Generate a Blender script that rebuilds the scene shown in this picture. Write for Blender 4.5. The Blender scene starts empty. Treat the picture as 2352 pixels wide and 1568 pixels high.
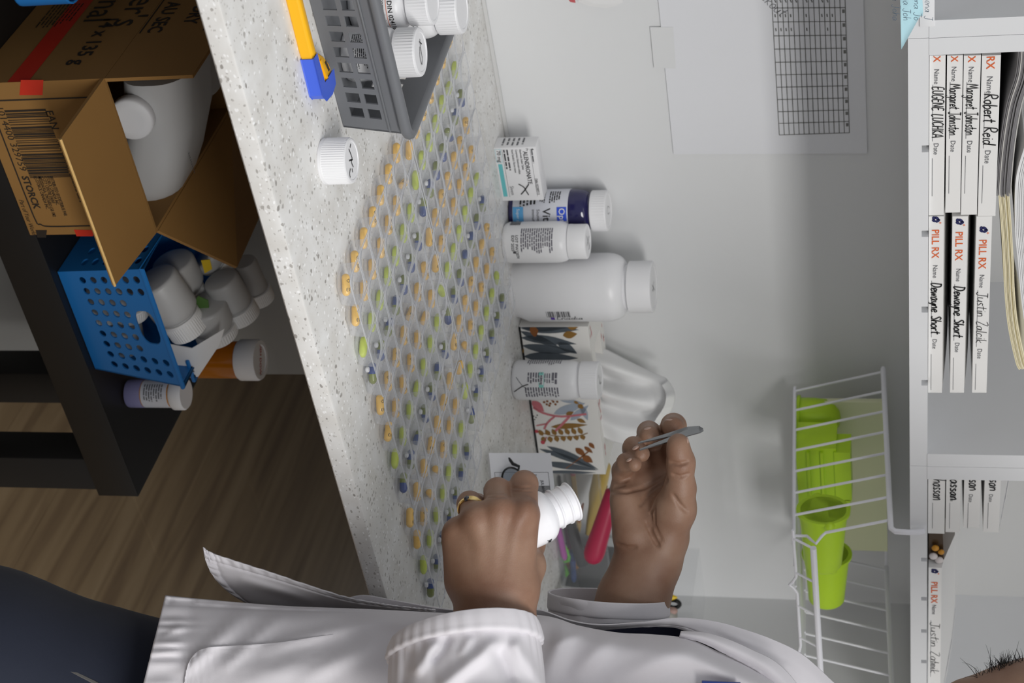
import bpy, bmesh, math, random
import numpy as np
from mathutils import Matrix, Vector
random.seed(11)
rng = np.random.default_rng(5)
SC = bpy.context.scene
C = SC.collection
PI = math.pi

# ------------------------------------------------------------------ camera, world, lights, exposure
FPX = 3830.0                       # focal length in pixels of the 2352 x 1568 frame
PITCH, YAW = math.radians(13.705), math.radians(38.727)
EYE = np.array([0.0, 0.0, 1.37])
FW = np.array([math.sin(YAW)*math.cos(PITCH), math.cos(YAW)*math.cos(PITCH), -math.sin(PITCH)])
RT = np.array([math.cos(YAW), -math.sin(YAW), 0.0])
UP = np.cross(RT, FW)

cam = bpy.data.cameras.new('camera')
cam.sensor_fit = 'HORIZONTAL'
cam.sensor_width = 36.0
cam.lens = 36.0*FPX/2352.0
cam.clip_start = 0.05
cam.dof.use_dof = True
cam.dof.focus_distance = 1.40
cam.dof.aperture_fstop = 13.0
camo = bpy.data.objects.new('camera', cam)
C.objects.link(camo)
camo.matrix_world = Matrix(((UP[0], -RT[0], -FW[0], EYE[0]),      # the camera is held on its side: world up is image right
                            (UP[1], -RT[1], -FW[1], EYE[1]),
                            (UP[2], -RT[2], -FW[2], EYE[2]),
                            (0, 0, 0, 1)))
SC.camera = camo

wd = bpy.data.worlds.new('room_light')
SC.world = wd
wd.use_nodes = True
wd.node_tree.nodes['Background'].inputs[0].default_value = (0.93, 0.96, 1.0, 1)
wd.node_tree.nodes['Background'].inputs[1].default_value = 0.36

def area(name, loc, rot, sx, sy, watts, col=(1, 0.985, 0.96)):
    l = bpy.data.lights.new(name, 'AREA'); l.shape = 'RECTANGLE'
    l.size, l.size_y, l.energy, l.color = sx, sy, watts, col
    o = bpy.data.objects.new(name, l); C.objects.link(o)
    o.location = loc; o.rotation_euler = rot
    return o
area('ceiling_lamp', (0.1, 0.15, 2.65), (0, 0, 0), 1.9, 0.7, 4)
area('ceiling_lamp', (0.7, -1.7, 2.65), (0, 0, 0), 2.4, 1.1, 122)
SC.view_settings.view_transform = 'Standard'
SC.view_settings.look = 'None'
SC.view_settings.gamma = 1.0
SC.view_settings.use_curve_mapping = False
SC.view_settings.exposure = 0.12

# ------------------------------------------------------------------ measuring helpers (photo pixel -> real point)
def ray(x, y):
    return FW + (y-784)/FPX*RT + (x-1176)/FPX*UP
def at(x, y, d):   return EYE + ray(x, y)*d
def oz(x, y, z):   r = ray(x, y); return EYE + r*((z-EYE[2])/r[2])
def oy(x, y, Y):   r = ray(x, y); return EYE + r*(Y/r[1])
def ox(x, y, X):   r = ray(x, y); return EYE + r*(X/r[0])
def dist(P):       return float((np.asarray(P)-EYE) @ FW)

# ------------------------------------------------------------------ mesh helpers
def T(x=0, y=0, z=0, rz=0, rx=0, ry=0, s=1):
    return Matrix.Translation((x, y, z)) @ Matrix.Rotation(rz, 4, 'Z') @ Matrix.Rotation(ry, 4, 'Y') @ Matrix.Rotation(rx, 4, 'X') @ Matrix.Scale(s, 4)
def frame(o, ex, ey, ez):
    m = Matrix.Identity(4)
    for i in range(3):
        m[i][0], m[i][1], m[i][2], m[i][3] = ex[i], ey[i], ez[i], o[i]
    return m
def unit(v):
    v = np.asarray(v, float); return v/np.linalg.norm(v)
def axis_frame(o, z, xhint=(1, 0, 0)):
    z = unit(z); x = np.asarray(xhint, float); x = unit(x - z*(x@z)); y = np.cross(z, x)
    return frame(o, x, y, z)

def rrect(w, d, r, n=4, cx=0, cy=0):
    out = []
    for qx, qy, a in ((1, 1, 0), (-1, 1, PI/2), (-1, -1, PI), (1, -1, 1.5*PI)):
        for i in range(n+1):
            t = a + PI/2*i/n
            out.append((cx + qx*(w/2-r) + r*math.cos(t), cy + qy*(d/2-r) + r*math.sin(t)))
    return out
def circ(r, n=16, a0=0):
    return [(r*math.cos(a0+2*PI*i/n), r*math.sin(a0+2*PI*i/n)) for i in range(n)]

class MB:
    def __init__(s): s.v = []; s.f = []
    def add(s, vs, fs, M=None):
        n = len(s.v)
        if M is not None: vs = [M @ Vector(p) for p in vs]
        s.v += [tuple(p) for p in vs]
        s.f += [tuple(i+n for i in f) for f in fs]
        return s
    def box(s, lo, hi, M=None):
        (a, b, c), (d, e, f) = lo, hi
        return s.add([(a,b,c),(d,b,c),(d,e,c),(a,e,c),(a,b,f),(d,b,f),(d,e,f),(a,e,f)],
                     [(3,2,1,0),(4,5,6,7),(0,1,5,4),(1,2,6,5),(2,3,7,6),(3,0,4,7)], M)
    def loops(s, L, M=None, cap0=True, cap1=True, closed=True):
        n = len(L[0]); vs = [p for l in L for p in l]; fs = []
        for k in range(len(L)-1):
            for i in range(n if closed else n-1):
                j = (i+1) % n
                fs.append((k*n+i, k*n+j, (k+1)*n+j, (k+1)*n+i))
        if cap0: fs.append(tuple(range(n-1, -1, -1)))
        if cap1: fs.append(tuple((len(L)-1)*n+i for i in range(n)))
        return s.add(vs, fs, M)
    def bbox(s, w, d, h, b=0.001, r=None, M=None):          # box with bevelled edges, base centre at the origin
        r = r if r is not None else b*1.5
        n = 2 if r < 0.004 else 4
        P = lambda e, z: [(x, y, z) for x, y in rrect(w-2*e, d-2*e, max(r-e, 1e-4), n)]
        return s.loops([P(b, 0), P(b*.3, b*.3), P(0, b), P(0, h-b), P(b*.3, h-b*.3), P(b, h)], M)
    def lathe(s, prof, n=32, M=None, rib=None):
        L = []
        for k, (r, z) in enumerate(prof):
            l = []
            for i in range(n):
                q = r*(1-rib[1]*(i % 2)) if rib and rib[0][0] <= k <= rib[0][1] else r
                l.append((q*math.cos(2*PI*i/n), q*math.sin(2*PI*i/n), z))
            L.append(l)
        return s.loops(L, M)
    def tube(s, pts, r, n=8, M=None, closed=False, cap=True):
        P = [np.asarray(p, float) for p in pts]; m = len(P)
        rr = r if hasattr(r, '__len__') else [r]*m
        tan = []
        for i in range(m):
            a = P[(i-1) % m] if (closed or i > 0) else P[i]
            b = P[(i+1) % m] if (closed or i < m-1) else P[i]
            tan.append(unit(b-a))
        h = np.array([0, 0, 1.0]) if abs(tan[0][2]) < .9 else np.array([1.0, 0, 0])
        nx = unit(np.cross(tan[0], h)); L = []
        for i in range(m):
            nx = unit(nx - tan[i]*(nx@tan[i])); ny = np.cross(tan[i], nx)
            L.append([tuple(P[i]+rr[i]*(math.cos(2*PI*k/n)*nx+math.sin(2*PI*k/n)*ny)) for k in range(n)])
        if closed: L.append(L[0])
        return s.loops(L, M, cap and not closed, cap and not closed)
    def prism(s, poly, z0, z1, M=None):
        return s.loops([[(x, y, z0) for x, y in poly], [(x, y, z1) for x, y in poly]], M)
    def plate(s, poly, z=0, M=None):
        return s.add([(x, y, z) for x, y in poly], [tuple(range(len(poly)))], M)
    def ball(s, c, r, M=None, nu=14, nv=9):
        r = r if hasattr(r, '__len__') else (r, r, r)
        L = [[(c[0]+r[0]*max(math.sin(PI*k/nv), .02)*math.cos(2*PI*i/nu), c[1]+r[1]*max(math.sin(PI*k/nv), .02)*math.sin(2*PI*i/nu), c[2]-r[2]*math.cos(PI*k/nv)) for i in range(nu)] for k in range(nv+1)]
        return s.loops(L, M)
    def sheet(s, G, M=None):                                # open grid of points G[i][j]
        n, m = len(G), len(G[0])
        return s.add([tuple(p) for row in G for p in row], [(i*m+j, i*m+j+1, (i+1)*m+j+1, (i+1)*m+j) for i in range(n-1) for j in range(m-1)], M)

ROOT = {}
def obj(name, mb, mat, parent=None, world=False, smooth=True, label=None, solid=0, ang=38, fix=True):
    me = bpy.data.meshes.new(name)
    vs = mb.v
    if world and parent is not None:
        Mi = ROOT[parent].inverted(); vs = [tuple(Mi @ Vector(p)) for p in vs]
    me.from_pydata([tuple(map(float, p)) for p in vs], [], mb.f)
    if fix:
        bm = bmesh.new(); bm.from_mesh(me); bmesh.ops.recalc_face_normals(bm, faces=bm.faces); bm.to_mesh(me); bm.free()
    if smooth:
        me.polygons.foreach_set('use_smooth', [True]*len(me.polygons))
        me.set_sharp_from_angle(angle=math.radians(ang))
    me.materials.append(mat)
    o = bpy.data.objects.new(name, me); C.objects.link(o)
    if parent is not None:
        o.parent = parent; ROOT[o] = ROOT[parent]
    else: ROOT[o] = Matrix.Identity(4)
    if label: o['label'] = label
    if solid:
        md = o.modifiers.new('thickness', 'SOLIDIFY'); md.thickness = solid; md.offset = 0
    return o
def tag(o, label, cat, group=None):
    o['label'] = label; o['category'] = cat
    if group: o['group'] = group
    return o
def thing(name, label, cat, loc=(0, 0, 0), rz=0, group=None, M=None):
    o = bpy.data.objects.new(name, None); C.objects.link(o)
    o.empty_display_size = 0.02
    if M is None: M = T(*[float(q) for q in loc], rz)
    o.matrix_world = M; ROOT[o] = M.copy()
    return tag(o, label, cat, group)
def struct(name, mb, mat, **k):
    o = obj(name, mb, mat, **k); o['kind'] = 'structure'; return o
def clone(o, parent=None):
    c = o.copy(); C.objects.link(c)
    if parent is not None: c.parent = parent
    for ch in list(o.children): clone(ch, c)
    return c

# ------------------------------------------------------------------ materials
def S(r, g, b):
    f = lambda c: (c/255/12.92) if c/255 <= .04045 else ((c/255+.055)/1.055)**2.4
    return (f(r), f(g), f(b), 1)
MATS = {}
def mat(name, col, rough=.5, metal=0, spec=.5, var=0, vscale=40, bump=0, bscale=200, trans=0, sss=0, coat=0, ior=1.45):
    if name in MATS: return MATS[name]
    m = bpy.data.materials.new(name); m.use_nodes = True; MATS[name] = m
    nt = m.node_tree; b = nt.nodes['Principled BSDF']
    b.inputs['Base Color'].default_value = col
    b.inputs['Roughness'].default_value = rough; b.inputs['Metallic'].default_value = metal
    b.inputs['Specular IOR Level'].default_value = spec; b.inputs['IOR'].default_value = ior
    b.inputs['Transmission Weight'].default_value = trans
    b.inputs['Coat Weight'].default_value = coat
    if sss:
        b.inputs['Subsurface Weight'].default_value = sss; b.inputs['Subsurface Radius'].default_value = (.006, .002, .001)
    tc = nt.nodes.new('ShaderNodeTexCoord')
    if var:
        n = nt.nodes.new('ShaderNodeTexNoise'); n.inputs['Scale'].default_value = vscale; n.inputs['Detail'].default_value = 4
        r = nt.nodes.new('ShaderNodeMix'); r.data_type = 'RGBA'
        r.inputs[6].default_value = tuple(c*(1-var) for c in col[:3])+(1,); r.inputs[7].default_value = tuple(min(1, c*(1+var)) for c in col[:3])+(1,)
        nt.links.new(tc.outputs['Object'], n.inputs['Vector']); nt.links.new(n.outputs['Fac'], r.inputs[0]); nt.links.new(r.outputs[2], b.inputs['Base Color'])
    if bump:
        n2 = nt.nodes.new('ShaderNodeTexNoise'); n2.inputs['Scale'].default_value = bscale; n2.inputs['Detail'].default_value = 3
        bp = nt.nodes.new('ShaderNodeBump'); bp.inputs['Strength'].default_value = bump; bp.inputs['Distance'].default_value = .001
        nt.links.new(tc.outputs['Object'], n2.inputs['Vector']); nt.links.new(n2.outputs['Fac'], bp.inputs['Height']); nt.links.new(bp.outputs['Normal'], b.inputs['Normal'])
    return m
def clear(name, tint, base=.08, edge=.55, milk=(.8, .82, .84), rough=.12):
    """thin clear plastic: see-through, a little milky, glossier and denser where it is seen edge on"""
    if name in MATS: return MATS[name]
    m = bpy.data.materials.new(name); m.use_nodes = True; MATS[name] = m
    nt = m.node_tree; nt.nodes.clear(); N = nt.nodes.new; L = nt.links.new
    out = N('ShaderNodeOutputMaterial'); tr = N('ShaderNodeBsdfTransparent'); tr.inputs[0].default_value = tint+(1,)
    pb = N('ShaderNodeBsdfPrincipled'); pb.inputs['Base Color'].default_value = milk+(1,); pb.inputs['Roughness'].default_value = rough
    lw = N('ShaderNodeLayerWeight'); lw.inputs[0].default_value = .35
    mr = N('ShaderNodeMapRange'); mr.inputs[3].default_value = base; mr.inputs[4].default_value = edge
    mx = N('ShaderNodeMixShader')
    L(lw.outputs['Facing'], mr.inputs[0]); L(mr.outputs[0], mx.inputs[0]); L(tr.outputs[0], mx.inputs[1]); L(pb.outputs[0], mx.inputs[2]); L(mx.outputs[0], out.inputs[0])
    return m

W_PLASTIC = mat('white_plastic', S(236, 236, 238), .32, var=.02)
W_CAP = mat('white_cap_plastic', S(238, 238, 240), .42)
W_PAPER = mat('white_paper', S(232, 232, 232), .75, var=.02)
W_PAINT = mat('white_shelf_laminate', S(228, 229, 231), .45, var=.025, vscale=9)
WALL_M = mat('wall_paint', S(226, 227, 228), .6, var=.015, vscale=3, bump=.05, bscale=400)
BLACK_INK = mat('black_ink', S(26, 26, 28), .6)
GREY_INK = mat('grey_ink', S(105, 106, 110), .7)
NAVY = mat('navy_print', S(32, 35, 88), .6)
ORANGE_INK = mat('orange_print', S(226, 104, 48), .65)
TEAL = mat('teal_print', S(105, 190, 195), .6)
BLACK_LAM = mat('black_laminate', S(22, 21, 21), .5, var=.1, vscale=30)
CARDB = mat("cardboard", S(138, 101, 52), .8, var=.06, vscale=18, bump=.06, bscale=300)  # brown darkened so the colour itself carries the shade under the worktop
RED_TAPE = mat('red_print', S(190, 44, 24), .6)
STEEL = mat('steel', S(150, 152, 154), .25, metal=1)
GOLD = mat('gold', S(246, 218, 150), .28, metal=1)

# ------------------------------------------------------------------ writing
def text2d(body, size, align='LEFT', bold=0.0, shear=0.0, space=1.0, res=2):
    cu = bpy.data.curves.new('t', 'FONT'); cu.body = body; cu.size = size; cu.align_x = align
    cu.offset = bold*size; cu.shear = shear; cu.space_character = space; cu.resolution_u = res; cu.fill_mode = 'FRONT'
    o = bpy.data.objects.new('t', cu)
    me = bpy.data.meshes.new_from_object(o)
    vs = [tuple(v.co) for v in me.vertices]; fs = [tuple(p.vertices) for p in me.polygons]
    bpy.data.objects.remove(o); bpy.data.curves.remove(cu); bpy.data.meshes.remove(me)
    return vs, fs
def put(mb, tf, M, sx=1, sy=1, dx=0, dy=0, z=0.00015):
    vs, fs = tf
    return mb.add([(dx+x*sx, dy+y*sy, z) for x, y, _ in vs], fs, M)
def greek(w, h, rows, seed=0, fill=.55, word=(2.0, 6.0)):
    """rows of print too small to read: short dashes, word by word"""
    r = random.Random(seed); vs = []; fs = []; p = h/rows
    for k in range(rows):
        x = 0; y = h-(k+1)*p; end = w*(r.uniform(.7, 1.0))
        while x < end:
            l = min(r.uniform(*word)*p*.5, end-x); n = len(vs)
            vs += [(x, y, 0), (x+l, y, 0), (x+l, y+p*fill, 0), (x, y+p*fill, 0)]; fs.append((n, n+1, n+2, n+3))
            x += l+p*.35
    return vs, fs
def barcode(w, h, seed=1, n=30):
    r = random.Random(seed); vs = []; fs = []; u = [r.choice((1, 1, 2, 3)) for _ in range(2*n)]; k = w/sum(u); x = 0
    for i, q in enumerate(u):
        if i % 2 == 0:
            m = len(vs); vs += [(x, 0, 0), (x+q*k, 0, 0), (x+q*k, h, 0), (x, h, 0)]; fs.append((m, m+1, m+2, m+3))
        x += q*k
    return vs, fs
def rect2d(x0, y0, x1, y1): return [(x0, y0, 0), (x1, y0, 0), (x1, y1, 0), (x0, y1, 0)], [(0, 1, 2, 3)]
def merge2d(*items):
    vs = []; fs = []
    for (v, f), dx, dy in items:
        n = len(vs); vs += [(x+dx, y+dy, 0) for x, y, _ in v]; fs += [tuple(i+n for i in q) for q in f]
    return vs, fs
def wrapc(mb, tf, R, a0, z0, M=None, lift=.0002, step=.0025):
    """lay flat print on a cylinder of radius R: x runs round it, y runs up it; a0 is the angle of x = 0"""
    vs, fs = tf; bm = bmesh.new(); bv = [bm.verts.new((x, y, 0)) for x, y, _ in vs]
    for f in fs:
        try: bm.faces.new([bv[i] for i in f])
        except ValueError: pass
    if vs:
        xs = [v[0] for v in vs]; x = math.floor(min(xs)/step)*step+step
        while x < max(xs):
            bmesh.ops.bisect_plane(bm, geom=bm.verts[:]+bm.edges[:]+bm.faces[:], plane_co=(x, 0, 0), plane_no=(1, 0, 0)); x += step
    bm.verts.index_update()
    out = [((R+lift)*math.cos(a0+v.co.x/R), (R+lift)*math.sin(a0+v.co.x/R), z0+v.co.y) for v in bm.verts]
    mb.add(out, [tuple(v.index for v in f.verts) for f in bm.faces], M); bm.free()
    return mb
# a single-stroke hand: glyph -> advance, strokes (baseline 0, capitals 1)
G = {
'a': (.56, [[(.45,.42),(.25,.5),(.06,.28),(.12,.03),(.3,.05),(.46,.48),(.44,.1),(.53,.02)]]),
'b': (.52, [[(.08,1),(.08,.02),(.3,.0),(.45,.22),(.3,.48),(.1,.35)]]),
'c': (.48, [[(.42,.42),(.22,.5),(.06,.25),(.2,.02),(.42,.1)]]),
'd': (.56, [[(.44,.42),(.22,.48),(.06,.24),(.16,.02),(.34,.06),(.46,.5),(.5,1.0),(.46,.1),(.54,.02)]]),
'e': (.5, [[(.08,.26),(.42,.3),(.34,.5),(.14,.46),(.06,.2),(.2,.0),(.44,.1)]]),
'g': (.54, [[(.44,.42),(.22,.5),(.06,.28),(.2,.04),(.42,.2),(.46,.48),(.44,-.25),(.25,-.4),(.05,-.28)]]),
'h': (.54, [[(.1,1),(.06,0),(.14,.35),(.32,.5),(.42,.35),(.44,0)]]),
'i': (.26, [[(.12,.5),(.12,.05),(.2,.02)],[(.14,.72),(.15,.76)]]),
'k': (.5, [[(.08,1),(.08,0)],[(.4,.5),(.1,.22),(.44,.0)]]),
'l': (.24, [[(.12,1),(.1,.05),(.2,.02)]]),
'm': (.78, [[(.06,.5),(.08,0),(.12,.35),(.28,.5),(.36,.3),(.36,0),(.42,.38),(.56,.5),(.64,.3),(.66,.02)]]),
'n': (.54, [[(.06,.5),(.08,0),(.12,.34),(.3,.5),(.42,.32),(.44,.02)]]),
'o': (.52, [[(.28,.5),(.08,.34),(.1,.06),(.3,.0),(.44,.2),(.38,.44),(.26,.5)]]),
'r': (.42, [[(.08,.5),(.1,0),(.12,.3),(.24,.48),(.38,.44)]]),
's': (.44, [[(.38,.46),(.2,.5),(.1,.36),(.32,.2),(.34,.06),(.06,.02)]]),
't': (.44, [[(.24,.9),(.2,.1),(.36,.02)],[(.02,.56),(.44,.6)]]),
'u': (.54, [[(.06,.5),(.08,.1),(.24,.0),(.42,.2),(.44,.5),(.44,.05),(.52,.0)]]),
'w': (.68, [[(.04,.5),(.16,.0),(.32,.4),(.46,.0),(.62,.5)]]),
'y': (.5, [[(.06,.5),(.14,.14),(.3,.12),(.44,.5),(.36,-.2),(.2,-.4),(.04,-.3)]]),
'A': (.62, [[(.04,0),(.3,1),(.54,0)],[(.14,.38),(.46,.36)]]),
'C': (.6, [[(.52,.86),(.32,1),(.1,.7),(.1,.25),(.3,0),(.54,.16)]]),
'D': (.66, [[(.14,1),(.1,0),(.4,.06),(.58,.45),(.42,.9),(.04,1.0)]]),
'E': (.52, [[(.46,1),(.1,.98),(.08,.02),(.48,.04)],[(.08,.52),(.38,.54)]]),
'G': (.64, [[(.52,.86),(.3,1),(.08,.6),(.14,.08),(.44,.02),(.54,.4),(.34,.4)]]),
'H': (.62, [[(.1,1),(.08,0)],[(.5,1),(.5,0)],[(.08,.5),(.5,.54)]]),
'J': (.56, [[(.06,1),(.56,1)],[(.36,1),(.36,.1),(.2,-.1),(.0,.08)]]),
'K': (.58, [[(.1,1),(.1,0)],[(.5,1),(.1,.45),(.54,0)]]),
'L': (.5, [[(.12,1),(.1,.02),(.48,.04)]]),
'M': (.86, [[(.04,0),(.16,1),(.4,.3),(.64,1),(.78,0)]]),
'N': (.66, [[(.08,0),(.1,1),(.5,.02),(.54,1)]]),
'R': (.6, [[(.1,0),(.12,1),(.44,.94),(.44,.6),(.12,.48),(.54,0)]]),
'S': (.56, [[(.48,.86),(.28,1),(.1,.78),(.46,.38),(.36,.04),(.06,.1)]]),
'U': (.62, [[(.08,1),(.1,.2),(.28,0),(.48,.2),(.52,1)]]),
'Z': (.58, [[(.06,.96),(.5,1),(.08,.02),(.54,.04)]]),
' ': (.45, [])}
def hand2d(body, size, w, slant=.12, jig=.04, seed=0):
    r = random.Random(seed); vs = []; fs = []; x = 0
    for ch in body:
        adv, st = G[ch]
        for pl in st:
            P = [np.array([x+(px+py*slant+r.uniform(-jig, jig)*.5)*size, (py+r.uniform(-jig, jig))*size]) for px, py in pl]
            vs, fs = ribbon(P, w, vs, fs)
        x += adv*size*1.02
    return vs, fs, x
def ribbon(P, w, vs=None, fs=None):
    vs = [] if vs is None else vs; fs = [] if fs is None else fs
    P = [np.asarray(p, float) for p in P]; Q = []
    for i in range(len(P)-1):                                # soften the corners
        a = P[i-1] if i else P[i]; b, c = P[i], P[i+1]; d = P[i+2] if i+2 < len(P) else c
        for t in (0, .33, .66):
            Q.append(.5*((2*b)+(c-a)*t+(2*a-5*b+4*c-d)*t*t+(3*b-a-3*c+d)*t**3))
    Q.append(P[-1]); n0 = len(vs)
    for i, q in enumerate(Q):
        tg = Q[min(i+1, len(Q)-1)]-Q[max(i-1, 0)]; l = np.linalg.norm(tg) or 1; nn = np.array([-tg[1], tg[0]])/l*w/2
        vs += [(q[0]+nn[0], q[1]+nn[1], 0), (q[0]-nn[0], q[1]-nn[1], 0)]
    fs += [(n0+2*i, n0+2*i+1, n0+2*i+3, n0+2*i+2) for i in range(len(Q)-1)]
    return vs, fs
# ------------------------------------------------------------------ the setting
ZC = 0.92                                     # worktop height
YF, YW, XR = 0.942, 1.562, 1.70               # worktop front edge, back wall, right wall

def quartz():
    m = bpy.data.materials.new('speckled_quartz'); m.use_nodes = True
    nt = m.node_tree; N = nt.nodes.new; L = nt.links.new; b = nt.nodes['Principled BSDF']
    b.inputs['Roughness'].default_value = .35
    tc = N('ShaderNodeTexCoord')
    last = None
    base = N('ShaderNodeTexNoise'); base.inputs['Scale'].default_value = 35; base.inputs['Detail'].default_value = 5
    cr = N('ShaderNodeValToRGB'); cr.color_ramp.elements[0].position = .35; cr.color_ramp.elements[0].color = S(216, 214, 210); cr.color_ramp.elements[1].position = .7; cr.color_ramp.elements[1].color = S(232, 232, 231)
    L(tc.outputs['Object'], base.inputs['Vector']); L(base.outputs['Fac'], cr.inputs[0]); last = cr.outputs[0]
    warp = N('ShaderNodeTexNoise'); warp.inputs['Scale'].default_value = 160
    wm = N('ShaderNodeMix'); wm.data_type = 'VECTOR'; wm.inputs[0].default_value = .0035
    L(tc.outputs['Object'], warp.inputs['Vector']); L(tc.outputs['Object'], wm.inputs[4]); L(warp.outputs['Color'], wm.inputs[5])
    for sc, thr, rad, col in ((190, .80, .36, S(176, 173, 169)), (330, .76, .34, S(190, 187, 183)), (120, .87, .26, S(158, 154, 150)), (260, .84, .4, S(244, 244, 244))):
        mp = N('ShaderNodeMapping'); mp.inputs['Scale'].default_value = (1, 1.0, 1.6); mp.inputs['Location'].default_value = (sc*.01, 0, 0)
        vo = N('ShaderNodeTexVoronoi'); vo.inputs['Scale'].default_value = sc
        L(wm.outputs[1], mp.inputs['Vector']); L(mp.outputs[0], vo.inputs['Vector'])
        sp = N('ShaderNodeSeparateColor'); L(vo.outputs['Color'], sp.inputs[0])
        g = N('ShaderNodeMath'); g.operation = 'GREATER_THAN'; g.inputs[1].default_value = thr; L(sp.outputs[0], g.inputs[0])
        mr = N('ShaderNodeMapRange'); mr.inputs[1].default_value = rad; mr.inputs[2].default_value = rad*.75; L(vo.outputs['Distance'], mr.inputs[0])
        mu = N('ShaderNodeMath'); mu.operation = 'MULTIPLY'; L(g.outputs[0], mu.inputs[0]); L(mr.outputs[0], mu.inputs[1])
        mx = N('ShaderNodeMix'); mx.data_type = 'RGBA'; L(mu.outputs[0], mx.inputs[0]); L(last, mx.inputs[6]); mx.inputs[7].default_value = col; last = mx.outputs[2]
    L(last, b.inputs['Base Color'])
    return m
def wood():
    m = bpy.data.materials.new('floor_oak_grain'); m.use_nodes = True
    nt = m.node_tree; N = nt.nodes.new; L = nt.links.new; b = nt.nodes['Principled BSDF']; b.inputs['Roughness'].default_value = .42
    tc = N('ShaderNodeTexCoord'); ob = N('ShaderNodeObjectInfo')
    mp = N('ShaderNodeMapping'); mp.inputs['Scale'].default_value = (9, .7, 1)
    ad = N('ShaderNodeVectorMath'); ad.operation = 'ADD'; L(tc.outputs['Object'], ad.inputs[0]); L(ob.outputs['Location'], ad.inputs[1]); L(ad.outputs[0], mp.inputs['Vector'])
    n = N('ShaderNodeTexNoise'); n.inputs['Scale'].default_value = 2.4; n.inputs['Detail'].default_value = 8; n.inputs['Distortion'].default_value = .8; L(mp.outputs[0], n.inputs['Vector'])
    cr = N('ShaderNodeValToRGB'); e = cr.color_ramp.elements
    e[0].position = .3; e[0].color = S(112, 91, 68); e[1].position = .72; e[1].color = S(154, 132, 102)
    x = cr.color_ramp.elements.new(.5); x.color = S(138, 116, 87)
    L(n.outputs['Fac'], cr.inputs[0]); L(cr.outputs[0], b.inputs['Base Color'])
    return m

struct('floor', MB().box((-3, -3, -.05), (5, 6, -0.006)), mat('subfloor', S(70, 55, 40), .7))
fl = bpy.data.objects['floor']; WOOD = wood()
pk = MB().bbox(.1795, 1.2195, .006, .0005)
pme = None
for i in range(15):
    for j in range(4):
        x, y = .75+.18*i, .55+1.22*j-(.41*(i % 3))
        if pme is None:
            o = obj('plank', pk, WOOD, fl, smooth=False); pme = o.data
        else:
            o = bpy.data.objects.new('plank', pme); C.objects.link(o); o.parent = fl
        o.location = (x, y, -.006)
# walls: the white splash wall behind the worktop, the right hand return, and the low wall under the worktop
struct('wall_back', MB().box((-1.6, YW, ZC-.02), (XR+.05, YW+.1, 2.75)), WALL_M)
struct('wall_right', MB().box((XR, .2, ZC), (XR+.1, YW, 2.75)), WALL_M)
xe = float(oy(600, 859, YW)[0])
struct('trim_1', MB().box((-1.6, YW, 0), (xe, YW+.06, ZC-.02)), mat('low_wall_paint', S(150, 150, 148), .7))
struct('wall_far_blocker', MB().box((-3, 4.6, 0), (5, 4.7, 2.75)), WALL_M)  # unseen end wall, added to keep the passage under the worktop dark
struct('passage_light_blocker', MB().box((-3, YW+.1, ZC+.0), (5, 4.6, ZC+.1)), mat('light_blocker_grey', S(90, 85, 80), .7))  # unseen lid at worktop height, added to shut light out of the passage

wt = thing('worktop', 'long white speckled quartz worktop under the blister trays', 'worktop', (0, YF, ZC))
QZ = quartz()
b = MB(); y1 = YW-YF
b.loops([[(x, y, z) for x in (-1.6, 1.85)] + [(x, y, z) for x, y, z in ()] for y, z in ()] or [[(-1.6, .0015, -.017), (1.85, .0015, -.017), (1.85, y1, -.017), (-1.6, y1, -.017)],
         [(-1.6, 0, -.0155), (1.85, 0, -.0155), (1.85, y1, -.0155), (-1.6, y1, -.0155)],
         [(-1.6, 0, -.0025), (1.85, 0, -.0025), (1.85, y1, -.0025), (-1.6, y1, -.0025)],
         [(-1.6, .0007, -.0008), (1.85, .0007, -.0008), (1.85, y1, -.0008), (-1.6, y1, -.0008)],
         [(-1.6, .0025, 0), (1.85, .0025, 0), (1.85, y1, 0), (-1.6, y1, 0)]])
obj('slab', b, QZ, wt)
obj('caulk_bead', MB().tube([(-1.6, y1-.002, .001), (XR, y1-.002, .001)], .0035, 6), mat('caulk', S(205, 205, 204), .5), wt)
b = MB()                                     # steel frame that carries the slab, out of sight under it
for x in (-1.2, .2): b.box((x, .12, -.05), (x+.04, y1-.02, -.0175))
obj('support_rail', b, BLACK_LAM, wt, smooth=False)

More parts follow.
